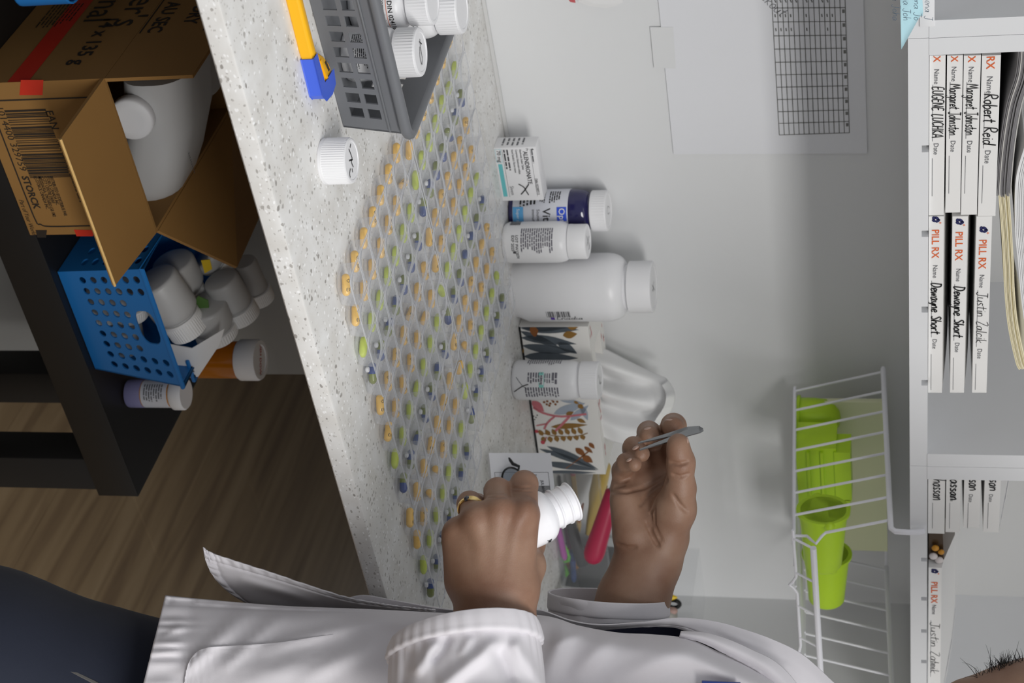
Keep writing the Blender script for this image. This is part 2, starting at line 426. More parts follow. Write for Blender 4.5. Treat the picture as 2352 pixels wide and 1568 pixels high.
# ------------------------------------------------------------------ the wall shelf above
YS = 1.27
zb, zt = float(oy(2088, 700, YS)[2]), float(oy(2131.5, 700, YS)[2])
xs = [float(oy(2100, u, YS)[0]) for u in (48, 88, 126.5, 1041, 1069.3, 1098)]
ztop = 1.80
SHELF_TOP = zt
def shelf(label, x0, x1, p0, p1, gaps=()):
    t = thing('wall_shelf', label, 'shelf', (x0, YS, zb), group=None)
    w = x1-x0; d = YW-YS-.001; h = zt-zb
    nb = MB()
    cuts = sorted(gaps)
    nb.box((0, 0, 0), (w, d, h*.66))                       # board; its front upper edge is notched for the shelf clips
    xx = 0
    for g in cuts+[(w, w)]:
        nb.box((xx, 0, h*.66), (g[0], .012, h)); xx = g[1]
    nb.box((0, .012, h*.66), (w, d, h))
    obj('bottom_board', nb, W_PAINT, t, smooth=False)
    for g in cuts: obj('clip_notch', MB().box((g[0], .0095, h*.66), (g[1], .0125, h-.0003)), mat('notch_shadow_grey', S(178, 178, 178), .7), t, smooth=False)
    if p0: obj('side_panel', MB().box((0, -.0006, h), (p0, d, ztop-zb)), W_PAINT, t, smooth=False)
    if p1: obj('side_panel', MB().box((w-p1, -.0006, h), (w, d, ztop-zb)), W_PAINT, t, smooth=False)
    obj('back_panel', MB().box((p0, d-.006, h), (w-p1, d, ztop-zb)), mat('shelf_back', S(196, 196, 195), .6), t, smooth=False)
    obj('top_board', MB().box((0, 0, ztop-zb), (w, d, ztop-zb+.016)), W_PAINT, t, smooth=False)
    return t
xn = lambda u: float(oy(2118, u, YS)[0])
shelf('white shelf unit at the far left, holding the blue note', xs[1]-.49, xs[1], .016, xs[1]-xs[0])
shelf('white shelf unit above the bottles, holding two card stacks', xs[1]+.0004, xs[4], xs[2]-xs[1], xs[4]-xs[3],
      [(xn(u)-xs[1]-.0035, xn(u)-xs[1]+.0035) for u in (341, 536, 710, 878)])
shelf('white shelf unit above the wire basket, by the person', xs[4]+.0004, XR-.012, xs[5]-xs[4], .016,
      [(xn(u)-xs[4]-.0028, xn(u)-xs[4]+.0028) for u in (1284, 1374, 1448, 1518)])

# ------------------------------------------------------------------ pill cards on the shelf
def pill_card(label, u0, u1, v0, v1, seed, name=None, printed=True, pen=.0011, thin=False, back=.028, dy=0.0, crop=None, logo=None, uname=None, win=False, depth=.15, group='pill cards stacked on the shelf'):
    Y = YS+.004+dy; P0 = oy(v0, u0, Y); P1 = oy(v0, u1, Y); z1 = float(oy(v1, u0, Y)[2]); z0 = max(float(P0[2]), zt+.0004)
    if crop is not None: P0 = P0 + 0
    L = float(P1[0]-P0[0]); h = z1-z0
    t = thing('pill_card', label, 'medicine card', (P0[0], Y, z0), group=group)
    prof = [(0, 0), (0, h)] + [(depth*q, h + (back-h)*math.sin(q*PI*.55)*.98) for q in (.1, .25, .45, .7, 1.0)] + [(depth, 0)]
    w0 = 0 if not win else win
    obj('card_case', MB().loops([[(w0, y, z) for y, z in prof], [(L-.0004, y, z) for y, z in prof]]), mat('card_white', S(238, 237, 235), .6), t, ang=25)
    # navy end flap along the upper right edge
    e = [(L-.0004, y, z-.0002) for y, z in prof[1:6]]; e2 = [(L-.003-.012*min(1, k*.5), y, z+.0003) for k, (q, y, z) in enumerate(e)]
    obj('end_flap', MB().sheet([e, e2]), NAVY, t, smooth=False)
    M = frame((0, -.0003, 0), (1, 0, 0), (0, 0, 1), (0, -1, 0))
    X = lambda u: float(oy((v0+v1)/2, u, Y)[0]-P0[0])
    if printed:
        pr = MB(); lo = MB(); fm = MB()
        x = X(logo)
        if x is not None and x > 0:
            s = h*.42
            for cx, cy, rot, l in ((.55, 1.35, .5, 1.5), (1.35, 1.5, -.6, 1.5), (.45, .7, 0, 1.3), (1.3, .72, .5, 1.2)):
                p = [(math.cos(rot)*a-math.sin(rot)*b_, math.sin(rot)*a+math.cos(rot)*b_) for a, b_ in [(l*.5*math.cos(k*PI/6)*.9, .36*math.sin(k*PI/6)) for k in range(12)]]
                lo.plate([(x+(cx+a)*s*.62, h*.1+(cy+b_)*s*.8) for a, b_ in p], 0, M)
            sp = h*.1
            pr.plate([(x+s*1.25+a*sp, h*.76+b_*sp) for a, b_ in ((1.2, 0), (.25, .25), (0, 1.2), (-.25, .25), (-1.2, 0), (-.25, -.25), (0, -1.2), (.25, -.25))], 0, M)
            obj('logo', lo, NAVY, t, smooth=False, fix=False)
        put(pr, text2d('PILL RX', h*.70, bold=.01), M, dx=X(logo+29), dy=h*.22, sx=1.05) if logo > u0-20 else put(pr, text2d('RX' if v0 > 2250 else 'X', h*.62, bold=.012), M, dx=X(u0), dy=h*.26)
        obj('brand_lettering', pr, ORANGE_INK, t, smooth=False, fix=False)
        put(fm, text2d('Name', h*.46), M, dx=X(uname), dy=h*.30)
        put(fm, text2d('Date', h*.46), M, dx=X(uname+170 if u0 < 1000 else uname+130), dy=h*.30)
        fm.add(*rect2d(X(uname+36), h*.2, X(uname+166), h*.2+.0004), M); fm.add(*rect2d(X(uname+205), h*.2, min(X(uname+292), L-.004), h*.2+.0004), M)
        obj('form_print', fm, GREY_INK, t, smooth=False, fix=False)
        if name:
            vs, fs, adv = hand2d(name, h*.70, pen, seed=seed)
            wanted = X(uname+(158 if len(name) > 10 else 140))-X(uname+40)
            k = wanted/adv
            obj('handwriting', MB().add([(X(uname+40)+x*k, h*.2+y, .0002) for x, y, _ in vs], fs, M), BLACK_INK, t, smooth=False, fix=False)
    return t, M, h, L, X
# left stack of the middle unit
pill_card('white pill card lettered EUGENE LUCHKA, lowest of the left stack', 128, 495, 2133, 2172, 1, 'EUGENE LUCHKA', logo=60, uname=158, back=.016)
pill_card('white pill card lettered Margaret Johnston, second from the bottom', 128, 489, 2175.5, 2212, 2, 'Margaret Johnston', logo=60, uname=152, back=.015)
pill_card('white pill card lettered Margaret Johnston, third from the bottom', 128, 494, 2214, 2253, 3, 'Margaret Johnston', logo=60, uname=152, back=.016)
pill_card('white pill card lettered Robert Reid, top of the left stack', 128, 497, 2255.5, 2299, 4, 'Robert Reid', logo=60, uname=174, back=.018)
# right stack of the middle unit
for v0, v1, n, sd, lb, lg, un, pw in ((2132, 2168, 'Dewayne Short', 5, 'white pill card lettered Dewayne Short, lowest of its stack', 500, 608, .0013),
                           (2188, 2223, 'Dewayne Short', 6, 'white pill card lettered Dewayne Short, middle of its stack', 505, 616, .0013),
                           (2243, 2279, 'Justin Zalcik', 7, 'white pill card lettered Justin Zalcik, top of three', 523, 630, .0006)):
    pill_card(lb, 497, 902, v0, v1, sd, n, logo=lg-3, uname=un, pen=pw, back=.0205 if v0 < 2240 else .017)
# right unit
for v0, v1, u1, sd, lb, bk in ((2132, 2171, 1225, 8, 'white pill card signed -hassan, lowest beside the shelf divider', .0158),
                       (2173.5, 2207, 1222, 9, 'white pill card signed -hassan, second up beside the divider', .014),
                       (2215, 2253, 1212, 10, 'white pill card signed -san, third up beside the divider', .0165),
                       (2262, 2299, 1222, 11, 'white pill card signed -san, topmost, bulging open at the back', .034)):
    t, M, h, L, X = pill_card(lb, 1098.5, u1, v0, v1, sd, None, printed=False, back=bk, depth=.16)
    nm = 'hassan' if sd == 8 else ('assan' if sd == 9 else 'san')
    vs, fs, adv = hand2d(nm, h*.75, .0013, seed=sd); k = (X(1148 if sd < 10 else 1126)-X(1099))/adv
    obj('handwriting', MB().add([(x*k+.0003, h*.3+y, .0002) for x, y, _ in vs], fs, M), BLACK_INK, t, smooth=False, fix=False)
    fm = MB(); fm.add(*rect2d(X(1154), h*.26, X(1213), h*.26+.0004), M)
    if sd > 8: put(fm, text2d('Date', h*.36), M, dx=X(1134), dy=h*.3)
    obj('form_print', fm, GREY_INK, t, smooth=False, fix=False)
t, M, h, L, X = pill_card('opened white pill card with amber pills showing, under the wire hook', 1222, 1620, 2133, 2164, 12, 'Justin Zalcik', logo=1306, uname=1388, pen=.0005, back=.034, win=float(oy(2145, 1303, YS+.004)[0]-oy(2145, 1222, YS+.004)[0]), depth=.2, dy=.002)
wl = float(X(1303))
obj('window_pocket', MB().loops([[(.0, y, z) for y, z in ((.012, .0002), (.012, .014), (.05, .026), (.2, .03), (.2, .0002))], [(wl, y, z) for y, z in ((.012, .0002), (.012, .016), (.05, .028), (.2, .03), (.2, .0002))]]), mat('dark_window_film', S(70, 52, 34), .3), t)
for k, (a, b_, c, r) in enumerate(((.030, .007, .005, .0045), (.022, .008, .007, .004), (.034, .007, .011, .0045), (.026, .008, .013, .0035))):
    obj('pill', MB().ball((a*wl/.037, b_, c), (r, r*.7, r), nu=10, nv=6), mat('pale_pill', S(222, 214, 212), .5) if k % 2 == 0 else mat('amber_pill', S(204, 142, 40), .4), t)

# ------------------------------------------------------------------ sagging sheaf of papers on top of the cards
def sheaf(label, path, n, th, y0, y1, mats, name='paper_sheaf'):
    P = [oy(x, y, y0) for x, y in path]
    t = thing(name, label, 'papers', tuple(P[0]))
    Q = [np.array([p[0], p[2]]) for p in P]; D = []
    for k in range(12*(len(Q)-1)+1):
        i = min(k//12, len(Q)-2); f = (k-12*i)/12; a = Q[max(i-1, 0)]; b, c = Q[i], Q[i+1]; d = Q[min(i+2, len(Q)-1)]
        D.append(.5*((2*b)+(c-a)*f+(2*a-5*b+4*c-d)*f*f+(3*b-a-3*c+d)*f**3))
    for s in range(n):
        off = s*th; sh = rng.uniform(-.002, .002); up = []; lo = []
        for i, q in enumerate(D):
            tg = unit(D[min(i+1, len(D)-1)]-D[max(i-1, 0)]); nn = np.array([-tg[1], tg[0]]); nn = nn if nn[1] > 0 else -nn
            nn = nn*np.array([1, 1]); up.append(q+nn*(off+th*.82)); lo.append(q+nn*off)
        loop = up+lo[::-1]
        cut = int(rng.integers(0, 3))
        loop = (up[:len(up)-cut] if cut else up)+(lo[:len(lo)-cut][::-1] if cut else lo[::-1])
        b = MB().loops([[(q[0], y0+sh, q[1]) for q in loop], [(q[0], y1, q[1]) for q in loop]])
        obj('sheet', b, mats[s % len(mats)], t, world=True, ang=30)
    return t
CREAM = mat('cream_paper', S(228, 218, 182), .8, var=.05, vscale=60); CREAM2 = mat('cream_paper_edge', S(240, 232, 204), .8); GREYP = mat('grey_magazine_paper', S(128, 126, 128), .6, var=.1, vscale=90); PALE = mat('pale_magazine_paper', S(196, 194, 190), .6)
sheaf('grey magazine sagging over the card stack, pages curling down', [(2340, 100), (2333, 170), (2312, 240), (2297, 330), (2289, 420), (2289, 452)], 11, .0012, YS+.006, YS+.15, [GREYP, GREYP, PALE, GREYP], 'magazine')
sheaf('cream paperback drooping beside the grey magazine', [(2293, 445), (2299, 520), (2304, 600), (2307, 670), (2315, 750), (2332, 830), (2341, 850)], 8, .00118, YS+.008, YS+.13, [CREAM, CREAM2, CREAM], 'paperback')
sheaf('white envelope pile bent over the cream paperback', [(2354, 330), (2333, 410), (2331, 520), (2338, 600), (2346, 690), (2362, 800)], 9, .0015, YS+.007, YS+.14, [W_PAPER], 'envelope_pile')

# blue note stuck to the shelf's front edge
nt_ = thing('sticky_note', 'pale blue handwritten note curling off the shelf edge', 'note', tuple(oy(2088, 20, YS-.002)))
g = []
for i in range(9):
    f = i/8
    a = np.array([2124-36*f-18*f*f, 36+4*f+90*max(0, f-.25)**1.2*1.15]); c_ = np.array([2112-46*f, -90])
    ya = YS-.0012-.016*f*f
    g.append([oy(*(a*(1-q)+c_*q), ya-.004*math.sin(q*PI)*f) for q in (0, .15, .3, .5, .75, 1)])
obj('paper', MB().sheet(g), mat('pale_blue_paper', S(188, 228, 238), .7), nt_, world=True, solid=.0003)
b = MB(); Mn = frame(oy(2066, -8, YS-.0205), RT, unit(np.array([0, -.12, 1])), (0, -1, 0))
for k in range(4):
    vs, fs, adv = hand2d('sena Johar'[k:k+6], .006, .0004, seed=k); b.add([(x, y-.0085*k+.02, .0) for x, y, _ in vs], fs, Mn)
obj('handwriting', b, mat('blue_grey_ink', S(96, 112, 128), .7), nt_, world=True, smooth=False, fix=False)
tp = thing('label_holder', 'white plastic label strip on the shelf edge at far left', 'label holder', tuple(oy(2112, -60, YS-.001)))
obj('strip', MB().bbox(.1, .0012, .012, .0004, M=T(-.002, 0, 0)), W_PLASTIC, tp)

# ------------------------------------------------------------------ papers on the wall
YP = YW-.0012
def wall_poly(pts, Y): return [oy(x, y, Y) for x, y in pts]
ch = thing('wall_chart', 'sheet with a hand-ticked grid taped to the wall', 'paper', tuple(oy(1750, 200, YP)))
c4 = wall_poly([(1500, -120), (1547, 354), (1992, 352), (1980, -120)], YP)
obj('sheet', MB().loops([c4, [p+np.array([0, -.0004, 0]) for p in c4]]), mat('chart_paper', S(230, 231, 235), .5), ch, world=True, smooth=False)
c4 = wall_poly([(1493, 62), (1502, 156), (1552, 157), (1546, 62)], YP-.0006)
obj('tape', MB().loops([c4, [p+np.array([0, -.0002, 0]) for p in c4]]), mat('frosted_tape', S(225, 226, 227), .5), ch, world=True, smooth=False)
gl = MB(); A, B_, D_, E_ = wall_poly([(1771, -30), (1790, 310), (1951, 305), (1940, -30)], YP-.0008)
def gp(s, t): return (A*(1-t)+B_*t)*(1-s)+(D_*0+E_*(1-t)+D_*t)*s
def gline(p, q, w=.0004):
    d = unit(q-p); n = np.cross(d, (0, 1, 0))*w; gl.add([p-n, p+n, q+n, q-n], [(0, 1, 2, 3)])
us = [-30, 16, 47, 78, 108, 138, 167, 196, 225, 254, 282, 310]; ts = [(u+30)/340 for u in us]
for t_ in ts: gline(gp(0, t_), gp(1, t_))
for k in range(15): gline(gp(k/14, 0), gp(k/14, 1))
for i, t_ in enumerate(ts[1:-1]):                     # row numbers in the last column, ticks in the first rows
    c_ = gp(.955, t_+.012); gl.add([c_, c_+np.array([.004, 0, 0]), c_+np.array([.004, 0, .0026]), c_+np.array([0, 0, .0026])], [(0, 1, 2, 3)])
for k in (0, 1, 2, 3, 6, 9, 10, 11):
    for i in (1, 2):
        if i == 2 and k in (9, 11): continue
        gline(gp((k+.45)/14, ts[i]+.04), gp((k+.5)/14, ts[i]+.06), .0006)
for k in (0, 1, 2, 3, 4, 6, 7, 9, 10): gline(gp((k+.3)/14, .06), gp((k+.75)/14, .1), .0006)
obj('ruled_grid', gl, mat('faded_grid_ink', S(120, 120, 118), .7), ch, world=True, smooth=False, fix=False)
b = MB(); vs, fs, adv = hand2d('ackout', .012, .0006, seed=4); d1 = unit(gp(0, .2)-gp(0, .1))
b.add(vs, fs, frame(oy(1735, -14, YP-.0009), unit(np.array([.75, 0, .66])), unit(np.array([-.66, 0, .75])), (0, -1, 0)))
obj('handwriting', b, GREY_INK, ch, world=True, smooth=False, fix=False)
# folded slips leaning on the wall at the left edge
sl = thing('paper_slips', 'small white paper slips propped on the wall at far left', 'papers', tuple(oy(1370, -10, YW-.02)))
for k in range(3):
    q = [oy(x+6*k, y, YW-.012-.003*k) for x, y in ((1318, -60), (1330, 4-3*k), (1352, 13-2*k), (1392, 18-4*k), (1418, 12-3*k), (1420, -60))]
    obj('slip', MB().loops([q, [p+np.array([0, -.0006, 0]) for p in q]]), W_PAPER, sl, world=True, smooth=False)
q = [oy(x, y, YW-.0215) for x, y in ((1296, -14), (1310, 4), (1322, 6), (1318, -14))]
obj('red_corner', MB().loops([q, [p+np.array([0, -.0006, 0]) for p in q]]), mat('red_pink_paper', S(196, 92, 96), .7), sl, world=True, smooth=False)
# ------------------------------------------------------------------ bottles on the worktop
def facing(P): return math.atan2(-P[1], -P[0])           # angle from P towards the camera
def base_at(xf, yc, R, z=ZC):
    p = oz(xf, yc, z); q = unit(np.array([p[0], p[1], 0])); return p+q*R
def lab_text(mb, items, R, a, z0, w, M=None):
    """items: (2-D print, x from the label's centre, y) laid on a cylinder"""
    for tf, x, y in items:
        vs, fs = tf; wrapc(mb, ([(vx+x, vy+y, 0) for vx, vy, _ in vs], fs), R, a, z0, M)
def bottle(label, P, R, H, capR, capH, neck=.006, sh=.012, rib=(0, .035), body=W_PLASTIC, capm=W_CAP, tilt=None, group='white pill bottles', cap=True, name='pill_bottle', base_r=.004, capgap=.001, M=None):
    t = thing(name, label, 'bottle', tuple(P), group=group, M=M)
    pr = [(R*.86, .0), (R-base_r*.3, base_r*.25), (R, base_r), (R, H-sh)] + [(R-(R-capR*.86)*(1-math.cos(q*PI/2)), H-sh+sh*math.sin(q*PI/2)) for q in (.2, .4, .6, .8, 1)] + [(capR*.86, H+neck*.5), (capR*.86, H+neck+.002)]
    obj('body', MB().lathe(pr, 40), body, t, ang=50)
    if cap:
        z = H+neck*.3+capgap; b = .0012
        obj('cap', MB().lathe([(capR*.97, z), (capR, z+.0006), (capR, z+capH*.1), (capR, z+capH*.16), (capR, z+capH-b*1.4), (capR-b*.5, z+capH-b*.5), (capR-b*1.6, z+capH), (capR*.8, z+capH), (capR*.78, z+capH-.0006)], 96 if rib[1] else 48, rib=((3, 4), rib[1]) if rib[1] else None), capm, t, ang=20 if rib[1] else 50)
    return t
def scribble(t, pts, z, w=.0012, a=0, name='marker_scribble', m=BLACK_INK):
    vs, fs = [], []
    for pl in pts: ribbon(pl, w, vs, fs)
    return obj(name, MB().add(vs, fs, T(0, 0, z+.0003, a)), m, t, smooth=False, fix=False)

# blue glass vitamin bottle
P = base_at(1165, 488, .0252); a = facing(P); R = .0252
t = bottle('cobalt glass vitamin bottle with a white cap behind the small carton', P, R, .090, .0232, .0185, neck=.006, sh=.018, body=mat('cobalt_glass', S(32, 30, 82), .12, spec=.8), group=None, name='vitamin_bottle', rib=(0, .02))
lb = MB().lathe([(R+.0002, .006), (R+.0004, .0062), (R+.0004, .069), (R+.0002, .0692)], 48); obj('label', lb, mat('label_white', S(214, 216, 224), .5), t, ang=50)
k = MB()
lab_text(k, [(text2d('Vitamine', .0125, bold=.01), -.004, .041), (text2d('Soutient la', .0052), -.003, .034), (text2d('immunitaire', .0052), -.003, .0285),
             (greek(.018, .013, 5, 1), -.0275, .048), (greek(.016, .007, 3, 2), -.0262, .037), (greek(.010, .02, 5, 3), -.0165, .014)], R+.0005, a, 0, 0); obj('label_print', k, BLACK_INK, t, smooth=False, fix=False)
k = MB(); lab_text(k, [(rect2d(0, 0, .016, .011), -.005, .057)], R+.0006, a, 0, 0); obj('blue_panel', k, mat('royal_blue_print', S(52, 88, 214), .5), t, smooth=False, fix=False)
k = MB(); lab_text(k, [(rect2d(0, 0, .03, .012), -.006, .0065)], R+.0006, a, 0, 0); obj('sky_panel', k, mat('sky_blue_print', S(92, 164, 214), .5), t, smooth=False, fix=False)
k = MB(); lab_text(k, [(text2d('Option+', .0100, bold=.01), -.004, .0595), (text2d('Super pres', .005), -.004, .011)], R+.0009, a, 0, 0); obj('white_lettering', k, W_PAPER, t, smooth=False, fix=False)
scribble(t, [[(-.006, .002), (.002, .004), (.006, -.001), (.001, -.005), (-.006, -.003)]], .090+.0028+.0185-.0005, .0005, a)

# white bottle with the directions panel
P = base_at(1150, 557, .0232); a = facing(P); R = .0232
t = bottle('white pill bottle with grey directions panel beside the blue bottle', P, R, .0735, .0195, .0185, neck=.004, sh=.0135, rib=(0, 0), group=None, base_r=.006)
k = MB(); lab_text(k, [(greek(.030, .037, 15, 5, .6), -.0165, .0225)], R, a, 0, 0); obj('directions_print', k, mat('label_grey_print', S(112, 110, 120), .6), t, smooth=False, fix=False)
k = MB(); lab_text(k, [(text2d('EXP 2025', .0045, bold=.02), -.008, .012), (text2d('LOT PW12074', .0045, bold=.02), -.008, .0165), (barcode(.012, .012, 2, 12), -.034, .008), (rect2d(0, 0, .003, .003), .010, .0135)], R, a, 0, 0); obj('lot_print', k, mat('dark_print', S(70, 70, 74), .6), t, smooth=False, fix=False)
obj('cap_ring', MB().lathe([(.0188, .0735), (.0197, .0737), (.0197, .0768), (.0188, .077)], 48), W_CAP, t)
scribble(t, [[(-.008, .006), (.008, -.006)], [(-.007, -.006), (.007, .005)], [(-.012, .001), (-.01, .006), (-.004, .009)]], .0735+.0022+.0185-.0004, .0007, a)

# the big white jar
R = .0392; P = base_at(1172, 661, R*.84); a = facing(P)
t = bottle('big plain white pill jar, tallest bottle on the worktop', P, R, .1275, .0296, .0275, neck=.010, sh=.020, rib=(0, .016), group=None, base_r=.016, name='pill_jar')
k = MB(); bv, bf = barcode(.028, .0105, 6, 18)
lab_text(k, [(([(y, x, 0) for x, y, _ in bv], bf), .0300, .040)], R, a, 0, 0)
hv, hf, _a = hand2d('Lnadia', .010, .0009, seed=2); lab_text(k, [(([(-y*.8, x, 0) for x, y, _ in hv], hf), .0465, .050)], R, a, 0, 0)
obj('barcode_print', k, mat('dark_print', S(70, 70, 74), .6), t, smooth=False, fix=False)
k = MB(); lab_text(k, [(rect2d(0, 0, .006, .0045), .041, .0435)], R, a, 0, 0); obj('purple_mark', k, mat('purple_print', S(96, 62, 170), .6), t, smooth=False, fix=False)
scribble(t, [[(-.009, .004), (.009, -.002)], [(-.003, -.006), (.004, .006)], [(.001, .003), (.007, .004)]], .1275+.004+.0275-.0005, .0008, a)

# white bottle marked with an X, in front of the tissue box
P = base_at(1172, 872, .0230); a = facing(P); R = .0230
t = bottle('white pill bottle marked with an X in front of the tissue box', P, R, .0755, .0216, .0215, neck=.004, sh=.013, rib=(0, .02), group=None, base_r=.005)
k = MB(); lab_text(k, [(greek(.0125, .040, 16, 7, .5), -.031, .0175), (greek(.016, .040, 13, 8, .55), .0085, .0165), (greek(.0150, .018, 6, 9, .6), -.0085, .0200), (greek(.0150, .007, 2, 10, .75), -.0085, .0480),
                       (greek(.013, .008, 3, 11, .5), -.0075, .0395), (text2d('40 mg', .0042, bold=.02), -.005, .0345)], R, a, 0, 0); obj('label_print', k, mat('label_grey_print', S(112, 110, 120), .6), t, smooth=False, fix=False)
k = MB(); lab_text(k, [(rect2d(-.009, 0, -.0055, .0055), 0, .0330), (rect2d(.0055, 0, .009, .0055), 0, .0330), (rect2d(-.0055, 0, .0055, .0006), 0, .0330), (rect2d(-.0055, 0, .0055, .0006), 0, .0385)], R, a, 0, 0); obj('teal_band', k, mat('mint_print', S(140, 214, 204), .6), t, smooth=False, fix=False)
k = MB(); lab_text(k, [(ribbon([(-.001, .012), (.004, .0075), (.013, .0)], .0009), .0015, .0055+.0), (ribbon([(-.006, .0), (.003, .004), (.0155, .0185)], .00055), -.0055, .0068)], R, a, 0, 0)
k = MB(); v1 = ribbon([(.0145, .0035), (.0085, .012), (.0060, .0175), (.0050, .0210)], .0011); v2 = ribbon([(-.0030, .0070), (.0060, .0135), (.0125, .0215)], .0005)
lab_text(k, [(v1, 0, 0), (v2, 0, 0)], R+.0003, a, 0, 0); obj('marker_cross', k, BLACK_INK, t, smooth=False, fix=False)
scribble(t, [[(-.009, .002), (-.002, .004), (.0, -.001)], [(-.001, -.004), (.001, .004)], [(.006, -.006), (.009, -.002)]], .0755+.0022+.0215-.0006, .0008, a)

# white screw cap lying on the worktop near the front edge
P = base_at(727, 371, .0182); a = facing(P)
t = thing('bottle_cap', 'white ribbed cap with black scribble lying before the grey basket', 'cap', tuple(P))
obj('shell', MB().lathe([(.0178, .0), (.0182, .0006), (.0182, .003), (.0182, .0035), (.0182, .0205), (.0176, .022), (.0164, .0226), (.015, .0226), (.0148, .0221)], 120, rib=((3, 4), .022)), W_CAP, t, ang=20)
scribble(t, [[(-.009, -.006), (-.002, .001), (.001, -.001), (.005, .003)], [(-.001, .002), (.000, -.006)], [(.006, -.004), (.010, -.006), (.013, -.005)], [(.006, .000), (.009, .001)], [(-.013, -.001), (-.010, -.003)]], .0221, .0012, a+PI/2)

# ------------------------------------------------------------------ small carton
P = oz(1133, 340, ZC); wbx, dbx, hbx = .0685, .0225, .0470
rz_ = -.02
t = thing('medicine_carton', 'small white ALENDRONATE carton with a teal stripe by the wall', 'box', (P[0], P[1], ZC), rz_)
obj('carton', MB().bbox(wbx, dbx, hbx, .0006, M=T(wbx/2, dbx/2, 0)), mat('carton_white', S(234, 234, 236), .5), t)
M = frame((0, -.0002, 0), (1, 0, 0), (0, 0, 1), (0, -1, 0))
k = MB()
put(k, text2d('PALENDRONATE'[1:], .0068, bold=.02), M, dx=.0050, dy=.0325, sx=.86); put(k, text2d('Pr', .0040), M, dx=.0014, dy=.0360)
for i, s_ in enumerate(('Alendronate Sodium Tablets', 'Comprimés d\'alendronate sodique', 'Novel Standard / Norme maison')): put(k, text2d(s_, .0036, bold=.008), M, dx=.0024, dy=.0285-.0045*i, sx=.62)
put(k, text2d('DIN 02299712', .0046, bold=.015), M, dx=.0400, dy=.0405, sx=.75); put(k, text2d('70 mg', .0060, bold=.012), M, dx=.0032, dy=.0030); put(k, text2d('4', .0042, bold=.02), M, dx=.0016, dy=.0420)
k.add(*rect2d(.002, .0091, .063, .0094), M); put(k, greek(.034, .007, 2, 3, .5), M, dx=.0024, dy=.0105)
obj('label_print', k, mat('dark_print', S(70, 70, 74), .6), t, smooth=False, fix=False)
k = MB(); k.add(*rect2d(.0205, .0022, .0625, .0068), M)
for r_ in ((.0015, .0012, .0185, .0015), (.0015, .0075, .0185, .0078), (.0015, .0012, .0018, .0078), (.0182, .0012, .0185, .0078)): k.add(*rect2d(*r_), M)
obj('teal_stripe', k, TEAL, t, smooth=False, fix=False)
k = MB(); k.add(*rect2d(.002, .0405, .063, .0408), M); put(k, greek(.020, .003, 1, 5), M, dx=.0024, dy=.0415); put(k, text2d('Sivem', .0062), M, dx=.0490, dy=.0112, sx=.8); obj('grey_print', k, GREY_INK, t, smooth=False, fix=False)
k = MB(); v1 = ribbon([(.0520, .0220), (.0545, .0265), (.0600, .0300), (.0650, .0355)], .0012); v2 = ribbon([(.0640, .0250), (.0570, .0290), (.0510, .0345)], .0012)
for v in (ribbon([(.0465, .0215), (.0505, .0268), (.0560, .0290), (.0610, .0310)][::1], .0012), ribbon([(.0600, .0225), (.0545, .0275), (.0470, .0330)], .0013)): k.add([(x, y, .0003) for x, y, _ in v[0]], v[1], M)
obj('marker_cross', k, BLACK_INK, t, smooth=False, fix=False)
M2 = frame((-.0002, dbx, 0), (0, -1, 0), (0, 0, 1), (-1, 0, 0)); k = MB()
put(k, greek(.016, .028, 5, 9, .35), M2, dx=.003, dy=.008); obj('side_print', k, GREY_INK, t, smooth=False, fix=False)

# ------------------------------------------------------------------ tissue box
A_ = oz(1191, 750, ZC+.0006); B_ = oz(1240, 1086, ZC+.0006)
Lt = float(np.linalg.norm(B_-A_)); rzt = math.atan2(*(B_-A_)[[1, 0]]); ht, dt = .0815, .082
t = thing('tissue_box', 'tissue box printed with grey leaves and pink twigs behind the bottles', 'tissue box', tuple(A_), rzt)
MT = ROOT[t]; TB = t
WBOX = mat('tissue_box_card', S(236, 234, 230), .5)
b = MB()
b.add([(0, 0, 0), (Lt, 0, 0), (Lt, dt, 0), (0, dt, 0), (0, 0, ht), (Lt, 0, ht), (Lt, dt, ht), (0, dt, ht), (.04, .022, ht), (Lt-.04, .022, ht), (Lt-.04, dt-.022, ht), (.04, dt-.022, ht), (.04, .022, .02), (Lt-.04, .022, .02), (Lt-.04, dt-.022, .02), (.04, dt-.022, .02)],
      [(3, 2, 1, 0), (0, 1, 5, 4), (1, 2, 6, 5), (2, 3, 7, 6), (3, 0, 4, 7), (4, 5, 9, 8), (5, 6, 10, 9), (6, 7, 11, 10), (7, 4, 8, 11), (8, 9, 13, 12), (9, 10, 14, 13), (10, 11, 15, 14), (11, 8, 12, 15), (12, 13, 14, 15)])
obj('carton', b, WBOX, t, smooth=False)
Mi = MT.inverted()
def face_px(x, y):                                        # photo pixel -> (x, z) on the box front
    o_ = Mi @ Vector(EYE); d_ = Mi.to_3x3() @ Vector(ray(x, y)); q = o_+d_*(-o_.y/d_.y); return (min(max(q.x, .0005), Lt-.0005), min(max(q.z, .0005), ht-.0005))
MF = frame((0, -.00015, 0), (1, 0, 0), (0, 0, 1), (0, -1, 0))
def leaf(mb, p, q, w, lift=0, bend=0):
    p, q = np.array(face_px(*p)), np.array(face_px(*q)); d = q-p; n = np.array([-d[1], d[0]])/np.linalg.norm(d); o = []
    for f in np.linspace(0, 1, 9): o.append(p+d*f+n*(w/2*math.sin(PI*f**.8)+bend*math.sin(PI*f)))
    for f in np.linspace(1, 0, 9)[1:-1]: o.append(p+d*f-n*(w/2*math.sin(PI*f**.8)-bend*math.sin(PI*f)))
    mb.add([(min(max(x, .0003), Lt-.0003), min(max(y, .0003), ht-.0003), lift) for x, y in o], [tuple(range(len(o)))], MF)
